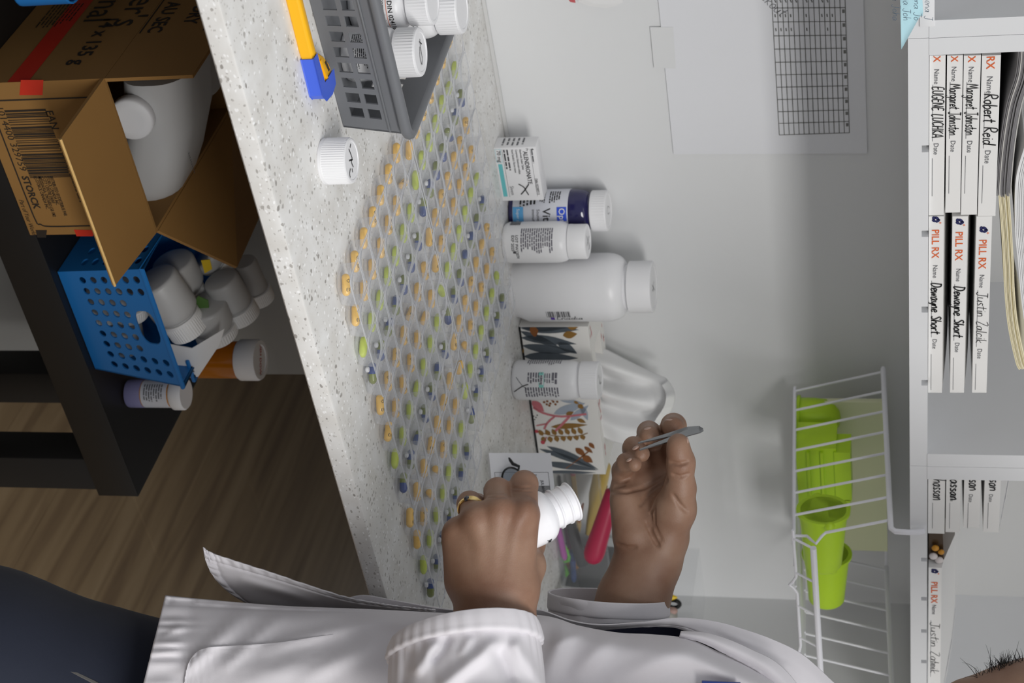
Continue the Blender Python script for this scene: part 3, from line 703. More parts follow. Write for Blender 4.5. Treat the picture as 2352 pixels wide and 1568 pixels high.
def blob(mb, x, y, r, lift=0):
    c = face_px(x, y); mb.add([(c[0]+r*math.cos(k*PI/5), c[1]+r*math.sin(k*PI/5), lift) for k in range(10)], [tuple(range(10))], MF)
def stem(mb, pts, w, lift=0):
    v, f = ribbon([face_px(*p) for p in pts], w); mb.add([(x, y, lift) for x, y, _ in v], f, MF)
PINKP = mat('pink_watercolour', S(204, 118, 126), .6, var=.15, vscale=90); PINKD = mat('rose_print', S(196, 74, 86), .6); SLATE = mat('slate_watercolour', S(84, 92, 100), .6, var=.22, vscale=70)
PALEB = mat('pale_blue_print', S(166, 176, 190), .6, var=.1, vscale=80); OCHRE = mat('ochre_print', S(146, 108, 50), .6, var=.15, vscale=90); BROWN = mat('rust_brown_print', S(138, 84, 40), .6, var=.15, vscale=90)
k = MB()
for p, q, w, bn in (((1193, 752), (1330, 757), .013, 0), ((1193, 775), (1325, 790), .012, .001), ((1193, 793), (1325, 808), .012, -.001), ((1195, 818), (1328, 822), .014, 0), ((1195, 760), (1290, 800), .010, 0), ((1280, 785), (1326, 812), .012, 0),
                    ((1238, 1030), (1368, 1077), .0085, .001), ((1256, 1024), (1375, 1078), .0105, .001), ((1242, 1062), (1374, 1079), .0100, 0), ((1243, 1084), (1370, 1085), .006, 0), ((1200, 838), (1310, 850), .011, 0), ((1195, 735), (1310, 742), .012, 0)):
    leaf(k, p, q, w, .0001, bn)
obj('slate_leaves', k, SLATE, t, smooth=False, fix=False)['kind'] = 'stuff'
k = MB()
for p, q, w in (((1272, 950), (1345, 925), .012), ((1310, 965), (1352, 930), .009), ((1285, 918), (1340, 925), .006), ((1335, 930), (1350, 965), .008)): leaf(k, p, q, w, .0001)
obj('pale_leaves', k, PALEB, t, smooth=False, fix=False)['kind'] = 'stuff'
k = MB(); leaf(k, (1265, 980), (1350, 975), .008, .0002)
for p, q, w in (((1300, 952), (1318, 945), .006), ((1328, 928), (1340, 938), .007), ((1318, 921), (1330, 927), .004), ((1325, 962), (1346, 970), .006), ((1293, 770), (1326, 766), .010), ((1196, 805), (1204, 806), .006), ((1303, 748), (1328, 748), .008)): leaf(k, p, q, w, .0002)
stem(k, [(1235, 990), (1270, 1000), (1320, 1002), (1350, 994)], .0012, .0002)
for i in range(7):
    x = 1243+15*i; leaf(k, (x+4, 1000-i*.6), (x-5, 986-i), .0062, .0003); leaf(k, (x+4, 1002-i*.6), (x+8, 1017-i*1.2), .0066, .0003)
obj('ochre_fern', k, OCHRE, t, smooth=False, fix=False)['kind'] = 'stuff'
k = MB(); leaf(k, (1322, 1028), (1345, 1047), .009, .0002); leaf(k, (1338, 1046), (1362, 1062), .010, .0002); stem(k, [(1328, 1055), (1352, 1036)], .0018, .0002); leaf(k, (1342, 1025), (1362, 1040), .006, .0002); leaf(k, (1353, 1016), (1366, 1030), .006, .0002); stem(k, [(1328, 1055), (1300, 1075)], .001, .0002)
for i, (x, y) in enumerate(((1250, 923), (1257, 921), (1264, 926), (1271, 922), (1276, 928), (1262, 931), (1280, 922), (1268, 918), (1256, 928))): blob(k, x, y, .0016, .0002)
leaf(k, (1217, 760), (1237, 758), .016, .0003)
obj('rust_sprig', k, BROWN, t, smooth=False, fix=False)['kind'] = 'stuff'
k = MB()
stem(k, [(1225, 935), (1248, 948), (1290, 956), (1347, 950)], .0028, .0003); stem(k, [(1275, 955), (1258, 970), (1250, 985)], .0024, .0003); stem(k, [(1258, 972), (1232, 977)], .0018, .0003); stem(k, [(1308, 956), (1295, 970), (1275, 990)], .0030, .0003)
leaf(k, (1222, 920), (1250, 945), .011, .0003); stem(k, [(1256, 1003), (1248, 1014)], .0014, .0003)
obj('pink_twig', k, PINKP, t, smooth=False, fix=False)['kind'] = 'stuff'
k = MB(); blob(k, 1247, 1015, .0028, .0004); blob(k, 1233, 990, .0025, .0002); obj('rose_buds', k, PINKD, t, smooth=False, fix=False)['kind'] = 'stuff'
k = MB()
for x, y in ((1226, 955), (1231, 958), (1228, 963), (1234, 953), (1226, 968)): blob(k, x, y, .0009, .0002)
k.add([(0, -.0003, .0), (Lt, -.0003, .0), (Lt, -.0003, .0022), (0, -.0003, .0022)], [(0, 1, 2, 3)]); obj('black_base_line', k, BLACK_INK, t, smooth=False, fix=False)
k = MB()                                                 # print on the top face
r_ = random.Random(4)
for i in range(26):
    x, y = r_.uniform(.005, Lt-.005), r_.choice((r_.uniform(.003, .018), r_.uniform(dt-.018, dt-.003))); w = r_.uniform(.003, .007)
    k.add([(x-w, y, ht+.0002), (x, y-w*.4, ht+.0002), (x+w, y, ht+.0002), (x, y+w*.4, ht+.0002)], [(0, 1, 2, 3)])
obj('top_print', k, PINKP, t, smooth=False, fix=False)['kind'] = 'stuff'
# the tissue pulled up out of the slot
tt = thing('tissue', 'crumpled white tissue pulled up out of the patterned box', 'tissue', tuple(MT @ Vector((Lt*.5, dt/2, ht))), rzt)
def crs(P, t):
    n = len(P)-1; i = min(int(t*n), n-1); f = t*n-i; a = P[max(i-1, 0)]; b_, c_ = P[i], P[i+1]; d = P[min(i+2, n)]
    return .5*((2*b_)+(c_-a)*f+(2*a-5*b_+4*c_-d)*f*f+(3*b_-a-3*c_+d)*f**3)
dT = dist(MT @ Vector((Lt*.5, dt*.5, ht)))
rows = [[(1352, 792, .004), (1350, 822, -.010), (1352, 850, .006), (1352, 885, -.008), (1356, 915, .008), (1360, 950, -.006), (1362, 985, .004)],
        [(1388, 800, .012), (1388, 838, -.014), (1392, 868, .012), (1392, 905, -.022), (1394, 935, .016), (1396, 975, -.008), (1398, 1010, .010)],
        [(1440, 826, .012), (1444, 856, -.012), (1448, 885, .000), (1450, 922, -.026), (1448, 950, .010), (1444, 990, -.012), (1440, 1020, .010)],
        [(1496, 854, .010), (1504, 876, -.006), (1508, 900, -.012), (1508, 932, -.022), (1504, 958, .000), (1490, 988, -.012), (1478, 1015, .006)],
        [(1532, 870, .006), (1545, 888, -.006), (1550, 908, -.016), (1546, 932, -.022), (1534, 954, -.010), (1512, 978, -.012), (1496, 1000, .002)],
        [(1520, 884, -.016), (1528, 900, -.024), (1530, 916, -.034), (1524, 936, -.038), (1512, 954, -.030), (1498, 976, -.026), (1486, 996, -.012)]]
g = []
for i in range(40):
    cols = [crs([np.array(r_[j], float) for r_ in rows], i/39) for j in range(7)]; row = []
    for j in range(40):
        x, y, d = crs(cols, j/39); d += .0022*math.sin(j*.55+i*.13)+.0015*math.sin(i*.5-j*.2)
        p = at(x, y, dT+d)
        row.append(tuple(MT.inverted() @ Vector(p) - Vector((Lt*.5, dt/2, ht))))
    g.append(row)
obj('sheet', MB().sheet(g), mat('tissue_white', S(240, 240, 240), .9), tt, solid=.0003, ang=180)

# ------------------------------------------------------------------ label pad and eyeglasses
P0 = oz(1110, 1040, ZC); P1 = oz(1090, 1190, ZC); d0 = dist(P0); P3 = at(1252, 1040, d0+.018)
wz = float(np.linalg.norm(P1-P0)); up_ = P3-P0; hz = float(np.linalg.norm(up_)); ey = unit(up_); ex = unit((P1-P0)-ey*((P1-P0)@ey)); ez = np.cross(ex, ey); P0 = P0+np.array([0, 0, .006])
PADM = frame(P0, ex, ey, ez)
t = thing('form_pad', 'white pad of printed forms leaning behind the left hand', 'pad', M=PADM)
obj('pad_block', MB().box((0, 0, -.0075), (wz, hz, 0)), W_PAPER, t, smooth=False)
obj('cover_sheet', MB().box((0, 0, .0), (wz, hz, .0004)), mat('form_sheet', S(236, 236, 240), .6), t, smooth=False)
k = MB(); I4 = T(0, 0, .0006)
for r_ in ((.002, hz*.58, .004, hz*.97),): pass
for a0, b0, a1, b1 in ((.022, .004, .0224, hz-.005), (.022, .004, wz-.005, .0044), (.022, hz-.0054, wz-.005, hz-.005), (.022, hz*.66, .0375, hz*.665), (.0375, .004, .0379, hz-.005)): k.add(*rect2d(a0, b0, a1, b1), I4)
obj('form_rules', k, mat('dark_print', S(70, 70, 74), .6), t, smooth=False, fix=False)
k = MB(); put(k, text2d('Day Of Scan', .0042), I4, dx=.0245, dy=hz*.46, sx=.8); put(k, text2d('Package Start Date', .0042), I4, dx=.0245, dy=hz*.69, sx=.75); put(k, text2d('N°', .004), I4, dx=.0305, dy=hz*.1)
put(k, text2d('JUL MW', .0042, bold=.02), I4, dx=.0315, dy=hz*.79, sx=.9); obj('form_lettering', k, mat('dark_print', S(70, 70, 74), .6), t, smooth=False, fix=False)
k = MB().add(*rect2d(.0379, .004, .052, hz-.0052), I4); obj('grey_band', k, mat('mid_grey_print', S(140, 140, 142), .6), t, smooth=False, fix=False)
GL = mat('glossy_black_plastic', S(18, 18, 20), .2); LENS = clear('lens_glass', (.72, .75, .78), .06, .5)
t = thing('eyeglasses', 'black-rimmed eyeglasses propped against the white form pad', 'glasses', M=PADM @ T(*[float(q) for q in (PADM.inverted() @ Vector(at(1170, 1112, dist(P0)-.002)))[:2]], .006, 0, 0, 0, .62) @ T(-.022, 0, 0))
for k_, cx in enumerate((.022, .078)):
    pts = [(cx+.0215*math.cos(a_)*(1-.08*math.sin(a_)), .0185*math.sin(a_), .002) for a_ in np.linspace(0, 2*PI, 28, endpoint=False)]
    obj('rim', MB().tube(pts, .0019, 8, closed=True), GL, t)
    obj('lens', MB().loops([[(cx+(x-cx)*.96, y*.96, z) for x, y, z in pts], [(cx+(x-cx)*.96, y*.96, z+.0012) for x, y, z in pts]]), LENS, t, smooth=False)
obj('bridge', MB().tube([(.042, .004, .002), (.050, .008, .003), (.058, .004, .002)], .0019, 8), GL, t)
obj('temple', MB().tube([(.004, .012, .002), (-.001, .013, .004), (-.005, .002, .006), (-.012, -.002, .006), (-.0165, -.004, .006)], [.002, .0026, .003, .0026, .0012], 8), GL, t)
obj('hinge_pin', MB().box((.016, .0165, .0025), (.019, .019, .0045)), STEEL, t, smooth=False)

# ------------------------------------------------------------------ clear bin with pens and tools
BL = oz(1258, 1088, ZC+.0012); BR = oz(1292, 1345, ZC+.0012); Lb = float(np.linalg.norm(BR-BL)); rb = math.atan2(*(BR-BL)[[1, 0]])
t = thing('clear_bin', 'clear plastic bin of pens and tools behind the right wrist', 'bin', tuple(BL), rb); BIN = ROOT[t]
CLR = clear('clear_bin_plastic', (.975, .98, .985), .02, .32)
CLR2 = clear('clear_acrylic', (.992, .993, .995), .008, .12)
db, hb = .105, .066
def opn(w, d, h, tp): return [(x0, y0, z) for x0, y0, z in ()]
o0 = [(0, 0, .0), (Lb, 0, .0), (Lb, db, 0), (0, db, 0)]; e_ = .006
o1 = [(-e_, -e_, hb), (Lb+e_, -e_, hb), (Lb+e_, db+e_, hb), (-e_, db+e_, hb)]
obj('shell', MB().add(o0+o1, [(3, 2, 1, 0), (0, 1, 5, 4), (1, 2, 6, 5), (2, 3, 7, 6), (3, 0, 4, 7)]), CLR, t, smooth=False, solid=.0016)
obj('rim', MB().tube([(x, y, z) for x, y, z in o1], .0016, 6, closed=True), CLR, t)
iv = BIN.inverted()
def inb(x, y, ly):                                      # photo pixel -> local point in the bin at local depth ly
    o_ = iv @ Vector(EYE); d_ = iv.to_3x3() @ Vector(ray(x, y)); q = o_+d_*((ly-o_.y)/d_.y); return np.array(q)
def rod(label, p, q, ly0, ly1, r, m, cat, name, capm=None, n=12, group=None):
    a_, b_ = inb(*p, ly0), inb(*q, ly1)
    a_[2] = max(a_[2], r*1.05+.001)
    th = thing(name, label, cat, M=BIN @ T(*a_)); d = b_-a_; l = float(np.linalg.norm(d)); f = axis_frame((0, 0, 0), d, (.3, 1, .2))
    return th, f, l
th, f, l = rod('black marker slanting through the clear bin', (1338, 1296), (1300, 1165), .018, .022, .008, None, 'marker', 'marker')
obj('barrel', MB().lathe([(.0068, 0), (.0074, .001), (.0074, l*.6), (.0066, l*.62), (.0066, l)], 18, f), mat('charcoal_plastic', S(52, 52, 54), .45), th); obj('cap', MB().lathe([(.0068, l), (.0074, l*1.002), (.0072, l*1.3), (.005, l*1.32)], 18, f), GL, th)
th, f, l = rod('magenta pen standing at the front corner of the clear bin', (1272, 1284), (1258, 1100), .010, .012, .004, None, 'pen', 'pen')
obj('barrel', MB().lathe([(.002, 0), (.0042, .006), (.0042, l*.75), (.0036, l*.76), (.0036, l)], 14, f), mat('magenta_plastic', S(190, 84, 176), .4), th); obj('cap', MB().lathe([(.0044, l*.7), (.0046, l*.71), (.0046, l*1.02), (.003, l*1.03)], 14, f), mat('dark_plum_plastic', S(110, 48, 96), .4), th)
th, f, l = rod('plum purple pen behind the green scissors in the bin', (1312, 1275), (1280, 1095), .05, .05, .004, None, 'pen', 'pen')
obj('barrel', MB().lathe([(.002, 0), (.0044, .006), (.0044, l*.8), (.0038, l)], 14, f), mat('dark_plum_plastic', S(110, 48, 96), .4), th); obj('clip', MB().lathe([(.0046, l*.8), (.0046, l), (.003, l*1.01)], 14, f), GL, th)
th, f, l = rod('blue pen upright at the right end of the clear bin', (1318, 1335), (1314, 1265), .03, .03, .004, None, 'pen', 'pen')
obj('barrel', MB().lathe([(.002, 0), (.004, .005), (.004, l)], 14, f), mat('pen_blue', S(70, 96, 158), .4), th); obj('cap', MB().lathe([(.0044, l*.72), (.0046, l*.73), (.0046, l), (.003, l*1.01)], 14, f), mat('pen_blue_dark', S(44, 62, 120), .4), th)
th, f, l = rod('tan pencil leaning along the back of the clear bin', (1332, 1222), (1316, 1090), .085, .085, .003, None, 'pencil', 'pencil')
obj('shaft', MB().lathe([(.0004, 0), (.0034, .012), (.0034, l)], 6, f), mat('pencil_tan', S(206, 176, 118), .5), th, smooth=False); obj('eraser', MB().lathe([(.0034, l), (.0034, l*1.05), (.002, l*1.06)], 10, f), PINKP, th)
th, f, l = rod('crimson rounded tool handle lying across the bin rim', (1364, 1272), (1408, 1130), -.030, -.012, .0125, None, 'tool', 'tool_handle')
CRIM = mat('crimson_plastic', S(178, 40, 76), .38)
obj('handle', MB().lathe([(.002, -.0125), (.007, -.011), (.0108, -.007), (.0128, -.001), (.0132, .006), (.0122, l*.3), (.0108, l*.7), (.0098, l), (.006, l+.003)], 26, f), CRIM, th, ang=60)
obj('ferrule', MB().lathe([(.0058, l), (.006, l+.004), (.0045, l+.02)], 16, f), STEEL, th)
th, f, l = rod('olive gold scoop handle standing in the clear bin', (1352, 1228), (1386, 1066), .045, .050, .012, None, 'scoop', 'scoop')
OLV = mat('olive_gold_plastic', S(198, 170, 92), .35)
obj('handle', MB().loops([[(w*math.cos(k*PI/8), w*.6*math.sin(k*PI/8), z) for k in range(16)] for w, z in ((.002, 0), (.0075, .004), (.010, l*.2), (.0125, l*.45), (.0165, l*.6), (.0160, l*.95), (.010, l))], f), OLV, th, ang=60)
obj('grip_seam', MB().tube([(.0, -.0101, l*.55), (.004, -.0100, l*.72)], .0005, 5, f), mat('olive_dark', S(120, 100, 48), .5), th)
# green scissors
S0 = inb(1300, 1290, .03); th = thing('scissors', 'bright green scissors with looped grips inside the clear bin', 'scissors', M=BIN @ T(*S0)); GRN = mat('bright_green_plastic', S(124, 218, 72), .4)
lp = lambda pts: [inb(x, y, .028+.0)-S0 for x, y in pts]
obj('grip', MB().tube(lp([(1274, 1238), (1282, 1242), (1296, 1256), (1308, 1276), (1306, 1286), (1296, 1288), (1286, 1290), (1278, 1300), (1275, 1318), (1272, 1300), (1271, 1262)]), .0030, 8, closed=True), GRN, th)
obj('grip', MB().tube(lp([(1280, 1296), (1290, 1294), (1297, 1302), (1303, 1316), (1300, 1320), (1292, 1320), (1287, 1324), (1285, 1310)]), .0030, 8, closed=True), GRN, th)
obj('blade', MB().tube(lp([(1284, 1290), (1278, 1268), (1272, 1215)]), [.003, .003, .0008], 6), STEEL, th)
th, f, l = rod('amber pill vial lying under the green scissors', (1290, 1300), (1290, 1262), .045, .045, .008, None, 'vial', 'vial')
obj('tube', MB().lathe([(.0085, 0), (.009, .001), (.009, l), (.0085, l+.001)], 18, f), mat('amber_plastic', S(196, 130, 40), .25), th); obj('cap', MB().lathe([(.0098, l), (.01, l+.001), (.01, l+.008), (.009, l+.009)], 18, f), W_CAP, th)
th, f, l = rod('orange twist tie poking up beside the olive scoop', (1330, 1200), (1338, 1158), .06, .06, .002, None, 'twist tie', 'twist_tie')
obj('loop', MB().tube([np.array(f @ Vector(q)) for q in ((0, 0, 0), (.004, 0, l*.4), (.002, 0, l), (-.005, 0, l*.9), (-.005, 0, l*.3))], .0012, 6, closed=True), mat('orange_plastic', S(210, 120, 60), .5), th)
# white printed packet behind the bin
pk0 = oz(1330, 1225, ZC); A0 = BIN @ Vector((Lb*.52, db+.012, .0)); A0 = np.array(A0)
th = thing('printed_packet', 'white packet with purple ring and red lettering behind the bin', 'packet', M=BIN @ T(.10, db+.014, 0, .05, -.08)); PK = ROOT[th]
obj('bag', MB().bbox(.115, .006, .115, .0015, M=T(.05, 0, 0)), W_PAPER, th)
kk = MB(); pm = frame((0, -.0033, 0), (1, 0, 0), (0, 0, 1), (0, -1, 0))
pv = PK.inverted()
def onp(x, y): 
    o_ = pv @ Vector(EYE); d_ = pv.to_3x3() @ Vector(ray(x, y)); q = o_+d_*((-.0033-o_.y)/d_.y); return (q.x, q.z)
cx, cz = onp(1395, 1296)
ring = lambda r0, r1: ([(cx+r*math.cos(a_), cz+r*math.sin(a_), 0) for a_ in np.linspace(0, 2*PI, 25) for r in (r0, r1)], [(2*i, 2*i+1, 2*i+3, 2*i+2) for i in range(24)])
kk.add(*ring(.0120, .0170), pm); obj('black_ring', kk, BLACK_INK, th, smooth=False, fix=False)
kk = MB().add(*ring(.0075, .0120), pm); q_ = onp(1352, 1345); kk.add([(q_[0]-.012, q_[1]-.002, 0), (q_[0]+.01, q_[1]+.004, 0), (q_[0]+.01, q_[1]+.009, 0), (q_[0]-.012, q_[1]+.003, 0)], [(0, 1, 2, 3)], pm); obj('purple_ring', kk, mat('purple_print', S(96, 62, 170), .6), th, smooth=False, fix=False)
kk = MB(); q_ = onp(1400, 1246); put(kk, text2d('ANA', .0105, bold=.02), pm, dx=q_[0]-.002, dy=q_[1]-.004); q_ = onp(1398, 1316); put(kk, text2d('S', .013, bold=.02), pm, dx=q_[0]-.004, dy=q_[1]-.004); obj('red_lettering', kk, RED_TAPE, th, smooth=False, fix=False)
th = thing('framed_list', 'black rounded frame around a typed list beside the tissue box', 'frame', M=BIN @ T(-.005, db+.012, .0, .0, -.06)); FR = ROOT[th]; fv = FR.inverted()
def onf(x, y):
    o_ = fv @ Vector(EYE); d_ = fv.to_3x3() @ Vector(ray(x, y)); q = o_+d_*((0-o_.y)/d_.y); return (q.x, q.z)
c_ = onf(1400, 1078); r0 = [(x, .0, z) for x, z in rrect(.085, .10, .012, 5, c_[0]+.033, c_[1]-.045)]; r0 = [(x, y, max(z, .001)) for x, y, z in r0]; r1 = [(x, y, max(z, .001)) for x, y, z in [(x, .0, z) for x, z in rrect(.069, .084, .006, 5, c_[0]+.033, c_[1]-.045)]]
obj('frame_bar', MB().loops([r1, [(x, -.004, z) for x, y, z in r1], [(x, -.004, z) for x, y, z in r0], r0, r1], cap0=False, cap1=False), GL, th, smooth=False)
obj('list_sheet', MB().loops([[(x, .0005, z) for x, y, z in r1], [(x, -.0005, z) for x, y, z in r1]]), W_PAPER, th, smooth=False)
kk = MB(); put(kk, greek(.06, .06, 14, 3, .35), frame((c_[0]+.002, -.0008, c_[1]-.075), (1, 0, 0), (0, 0, 1), (0, -1, 0))); obj('list_print', kk, GREY_INK, th, smooth=False, fix=False)
# clear organiser with clips beside the right cuff
OR = oz(1290, 1368, ZC); 
t = thing('clear_organiser', 'tall clear acrylic organiser standing in the wall corner', 'organiser', (1.585, 1.44, ZC)); OT = ROOT[t]
zo = float(oy(1583, 1345, 1.44)[2])-ZC
obj('walls', MB().add([(0, 0, 0), (.10, 0, 0), (.10, .1, 0), (0, .1, 0), (0, 0, zo), (.10, 0, zo), (.10, .1, zo), (0, .1, zo)], [(3, 2, 1, 0), (0, 1, 5, 4), (1, 2, 6, 5), (2, 3, 7, 6), (3, 0, 4, 7)]), CLR2, t, smooth=False, solid=.002)
obj('divider', MB().box((.002, .090, .002), (.098, .092, zo*.3)), CLR2, t, smooth=False)
p_ = oy(1541, 1371, 1.425)
YEL = mat('yellow_plastic', S(232, 196, 40), .4)
th = thing('yellow_highlighter', 'yellow highlighter with a black ring beside the right cuff', 'highlighter', M=T(p_[0], p_[1], p_[2]-.02))
obj('barrel', MB().lathe([(.001, .028), (.005, .019), (.0075, .012), (.0075, -.03), (.006, -.034)], 14), YEL, th); obj('ring', MB().tube([(.012+.007*math.cos(a_), 0, .022+.008*math.sin(a_)) for a_ in np.linspace(0, 2*PI, 14, endpoint=False)], .0028, 8, closed=True), GL, th); obj('clip', MB().tube([(.012, -.006, .014), (.011, -.008, .004), (.010, -.008, -.012)], .0045, 8), GL, th)
obj('stem', MB().lathe([(.005, -.16), (.006, -.1), (.006, -.03), (.005, -.03)], 10), GL, th)
p_ = oy(1538, 1412, 1.40)
th = thing('grey_dispenser', 'small grey knob dispenser with a blue base by the cuff', 'dispenser', M=T(p_[0], p_[1], ZC))
hk = float(p_[2]-ZC)
obj('base', MB().bbox(.026, .02, hk-.010, .001), mat('pen_blue_dark', S(44, 62, 120), .4), th); obj('knob', MB().ball((0, 0, hk), (.0115, .010, .010)), mat('grey_plastic', S(140, 138, 132), .5), th)
obj('nib', MB().ball((-.008, 0, hk+.004), (.005, .005, .007), nu=10, nv=6), mat('dusty_pink_plastic', S(170, 140, 132), .6), th)
# ------------------------------------------------------------------ clear blister trays with pills
TRAY = clear('blister_plastic', (.975, .978, .985), .05, .46, (.86, .87, .90), .14)
FLG = clear('blister_flange_plastic', (.97, .972, .98), .30, .62, (.80, .81, .835), .22)
NC, NR, PX_, PY_, HF = 4, 7, .0328, .0296, .0145       # four columns, seven rows
TRAYS = [('front left', (.7400, .9995)), ('front middle', (.8715, 1.0050)), ('front right', (1.0060, 1.0065)),
         ('back left', (.7140, 1.2085)), ('back middle', (.8440, 1.2130)), ('back right', (.9750, 1.2180))]
TROT = math.radians(3.2)
def vrect(x0, y0, x1, y1, rs, n=4):
    out = []
    for (cx, cy, sx, sy, a0), r in zip(((x1, y1, -1, -1, 0), (x0, y1, 1, -1, PI/2), (x0, y0, 1, 1, PI), (x1, y0, -1, 1, 1.5*PI)), rs):
        for i in range(n+1):
            t_ = a0+PI/2*i/n; out.append((cx+sx*r+r*math.cos(t_), cy+sy*r+r*math.sin(t_)))
    return out
mf = MB()
hole = lambda s, z: [(x, y, z) for x, y in vrect(-.0144*s, -.0130*s, .0144*s, .0130*s, (.0125*s, .0028*s, .0125*s, .0028*s))]
for c in range(NC):
    for r in range(NR):
        e = .0002; rs = [(.007 if (c == NC-1 and r == NR-1) else e), (.007 if (c == 0 and r == NR-1) else e), (.007 if (c == 0 and r == 0) else e), (.007 if (c == NC-1 and r == 0) else e)]
        x0, y0 = c*PX_, r*PY_; o_ = [(x, y, HF) for x, y in vrect(x0, y0, x0+PX_, y0+PY_, rs)]
        h_ = [(x+x0+PX_/2, y+y0+PY_/2, z) for x, y, z in hole(1, HF)]
        mf.loops([o_, h_], cap0=False, cap1=False)
pk_ = MB().loops([hole(1.022, HF+.0001), hole(1.012, HF+.0005), hole(1.0, HF), hole(.975, HF-.0012), hole(.93, .0042), hole(.90, .0016), hole(.82, .0006)], cap0=False)
flange0 = pocket0 = None
tray_m = {}
for nm, (x, y) in TRAYS:
    t = thing('blister_tray', 'clear plastic %s blister tray with four columns of pills' % nm, 'pill tray', (x, y, ZC+.0003), TROT, 'clear blister trays on the worktop')
    tray_m[nm] = ROOT[t]
    if flange0 is None:
        flange0 = obj('flange', mf, FLG, t, solid=.0005, ang=30)
    else:
        o = flange0.copy(); C.objects.link(o); o.parent = t
    for c in range(NC):
        for r in range(NR):
            if pocket0 is None: o = obj('pocket', pk_, TRAY, t, ang=60); pocket0 = o
            else: o = pocket0.copy(); C.objects.link(o); o.parent = t
            o.location = ((c+.5)*PX_, (r+.5)*PY_, 0)
# pill shapes
YC = mat('yellow_capsule', S(250, 200, 96), .25, coat=.4); GT = mat('lime_tablet', S(206, 222, 84), .4); BC = mat('navy_capsule', S(46, 74, 142), .25, coat=.4); OC = mat('olive_capsule', S(128, 138, 58), .25, coat=.4); WT = mat('white_tablet', S(240, 240, 242), .6)
def cap_prof(r, l, a, b):
    out = []
    for z in np.linspace(a, b, 3): out.append((r, z))
    return out
def halfcap(r, l0, l1, n=5):                             # along z, domed at l1, flat at l0
    return [(r, l0)]+[(r*math.cos(q), l1-r+r*math.sin(q)) for q in np.linspace(0, PI/2*.97, n)]
RX = Matrix.Rotation(PI/2, 4, 'Y')
def mk_yellow():
    t = thing('yellow_capsule', 'x', 'pill')
    r, L_ = .0033, .0182
    p = [(r*math.sin(q)*1.0, -L_/2+r-r*math.cos(q)) for q in np.linspace(.05, PI/2, 5)]+[(r, 0), (r*1.03, .0002), (r*1.03, L_/2-r)]+[(r*1.03*math.cos(q), L_/2-r+r*math.sin(q)) for q in np.linspace(.2, PI/2*.97, 4)]
    obj('shell', MB().lathe(p, 18, T(0, 0, r*1.03) @ RX), YC, t, ang=60)
    k = MB()
    for txt, x in (('D', -.0035), ('03', .0036)):
        vs, fs = text2d(txt, .0042, 'CENTER', res=1)
        # letters stand across the capsule, reading round it
        put_ = [(x+vy-.0014, (r*1.05+.00006)*math.sin(-vx/r), r*1.03+(r*1.05+.00006)*math.cos(vx/r)) for vx, vy, _ in vs]
        k.add(put_, fs)
    obj('imprint', k, BLACK_INK, t, smooth=False, fix=False)
    return t
def mk_green():
    t = thing('lime_tablet', 'x', 'pill')
    L_, w, h = .0180, .0072, .0058; lp = []
    for z, s in ((0, .55), (.0007, .82), (.0018, 1), (h-.0018, 1), (h-.0007, .82), (h, .5)):
        lp.append([(x*(s if s == 1 else .9*s+.1), y*s, z) for x, y in rrect(L_, w, w*.49, 5)])
    obj('core', MB().loops(lp), GT, t, ang=70); return t
def mk_blue():
    t = thing('two_tone_capsule', 'x', 'pill'); r, L_ = .0034, .0185
    M_ = T(0, 0, r*1.04) @ RX
    obj('navy_half', MB().lathe(halfcap(r*1.04, -.0002, L_/2), 18, M_), BC, t, ang=60)
    obj('olive_half', MB().lathe([(a, -b) for a, b in halfcap(r, -.0004, L_/2)], 18, M_), OC, t, ang=60); return t
def mk_white():
    t = thing('white_tablet', 'x', 'pill')
    obj('core', MB().lathe([(.0016, 0), (.0022, .0003), (.0024, .0009), (.0024, .0021), (.0022, .0027), (.0016, .003)], 16), WT, t, ang=50); return t
proto = {}
ORD = ('first', 'second', 'third', 'fourth', 'fifth', 'sixth', 'seventh')
UDIR = -YAW-TROT                                          # most pills lie along the pocket's diagonal
def pill(kind, mk, M, label):
    if kind not in proto: o = mk(); proto[kind] = o
    else: o = clone(proto[kind])
    o.matrix_world = M; ROOT[o] = M
    o['label'] = label; o['category'] = 'pill'; o['group'] = {'y': 'yellow capsules in the blister trays', 'g': 'lime green tablets in the blister trays', 'b': 'navy and olive capsules in the blister trays', 'w': 'small white tablets in the blister trays'}[kind]
rp = random.Random(21)
SPECIAL = {('front right', 3, 0): 0}
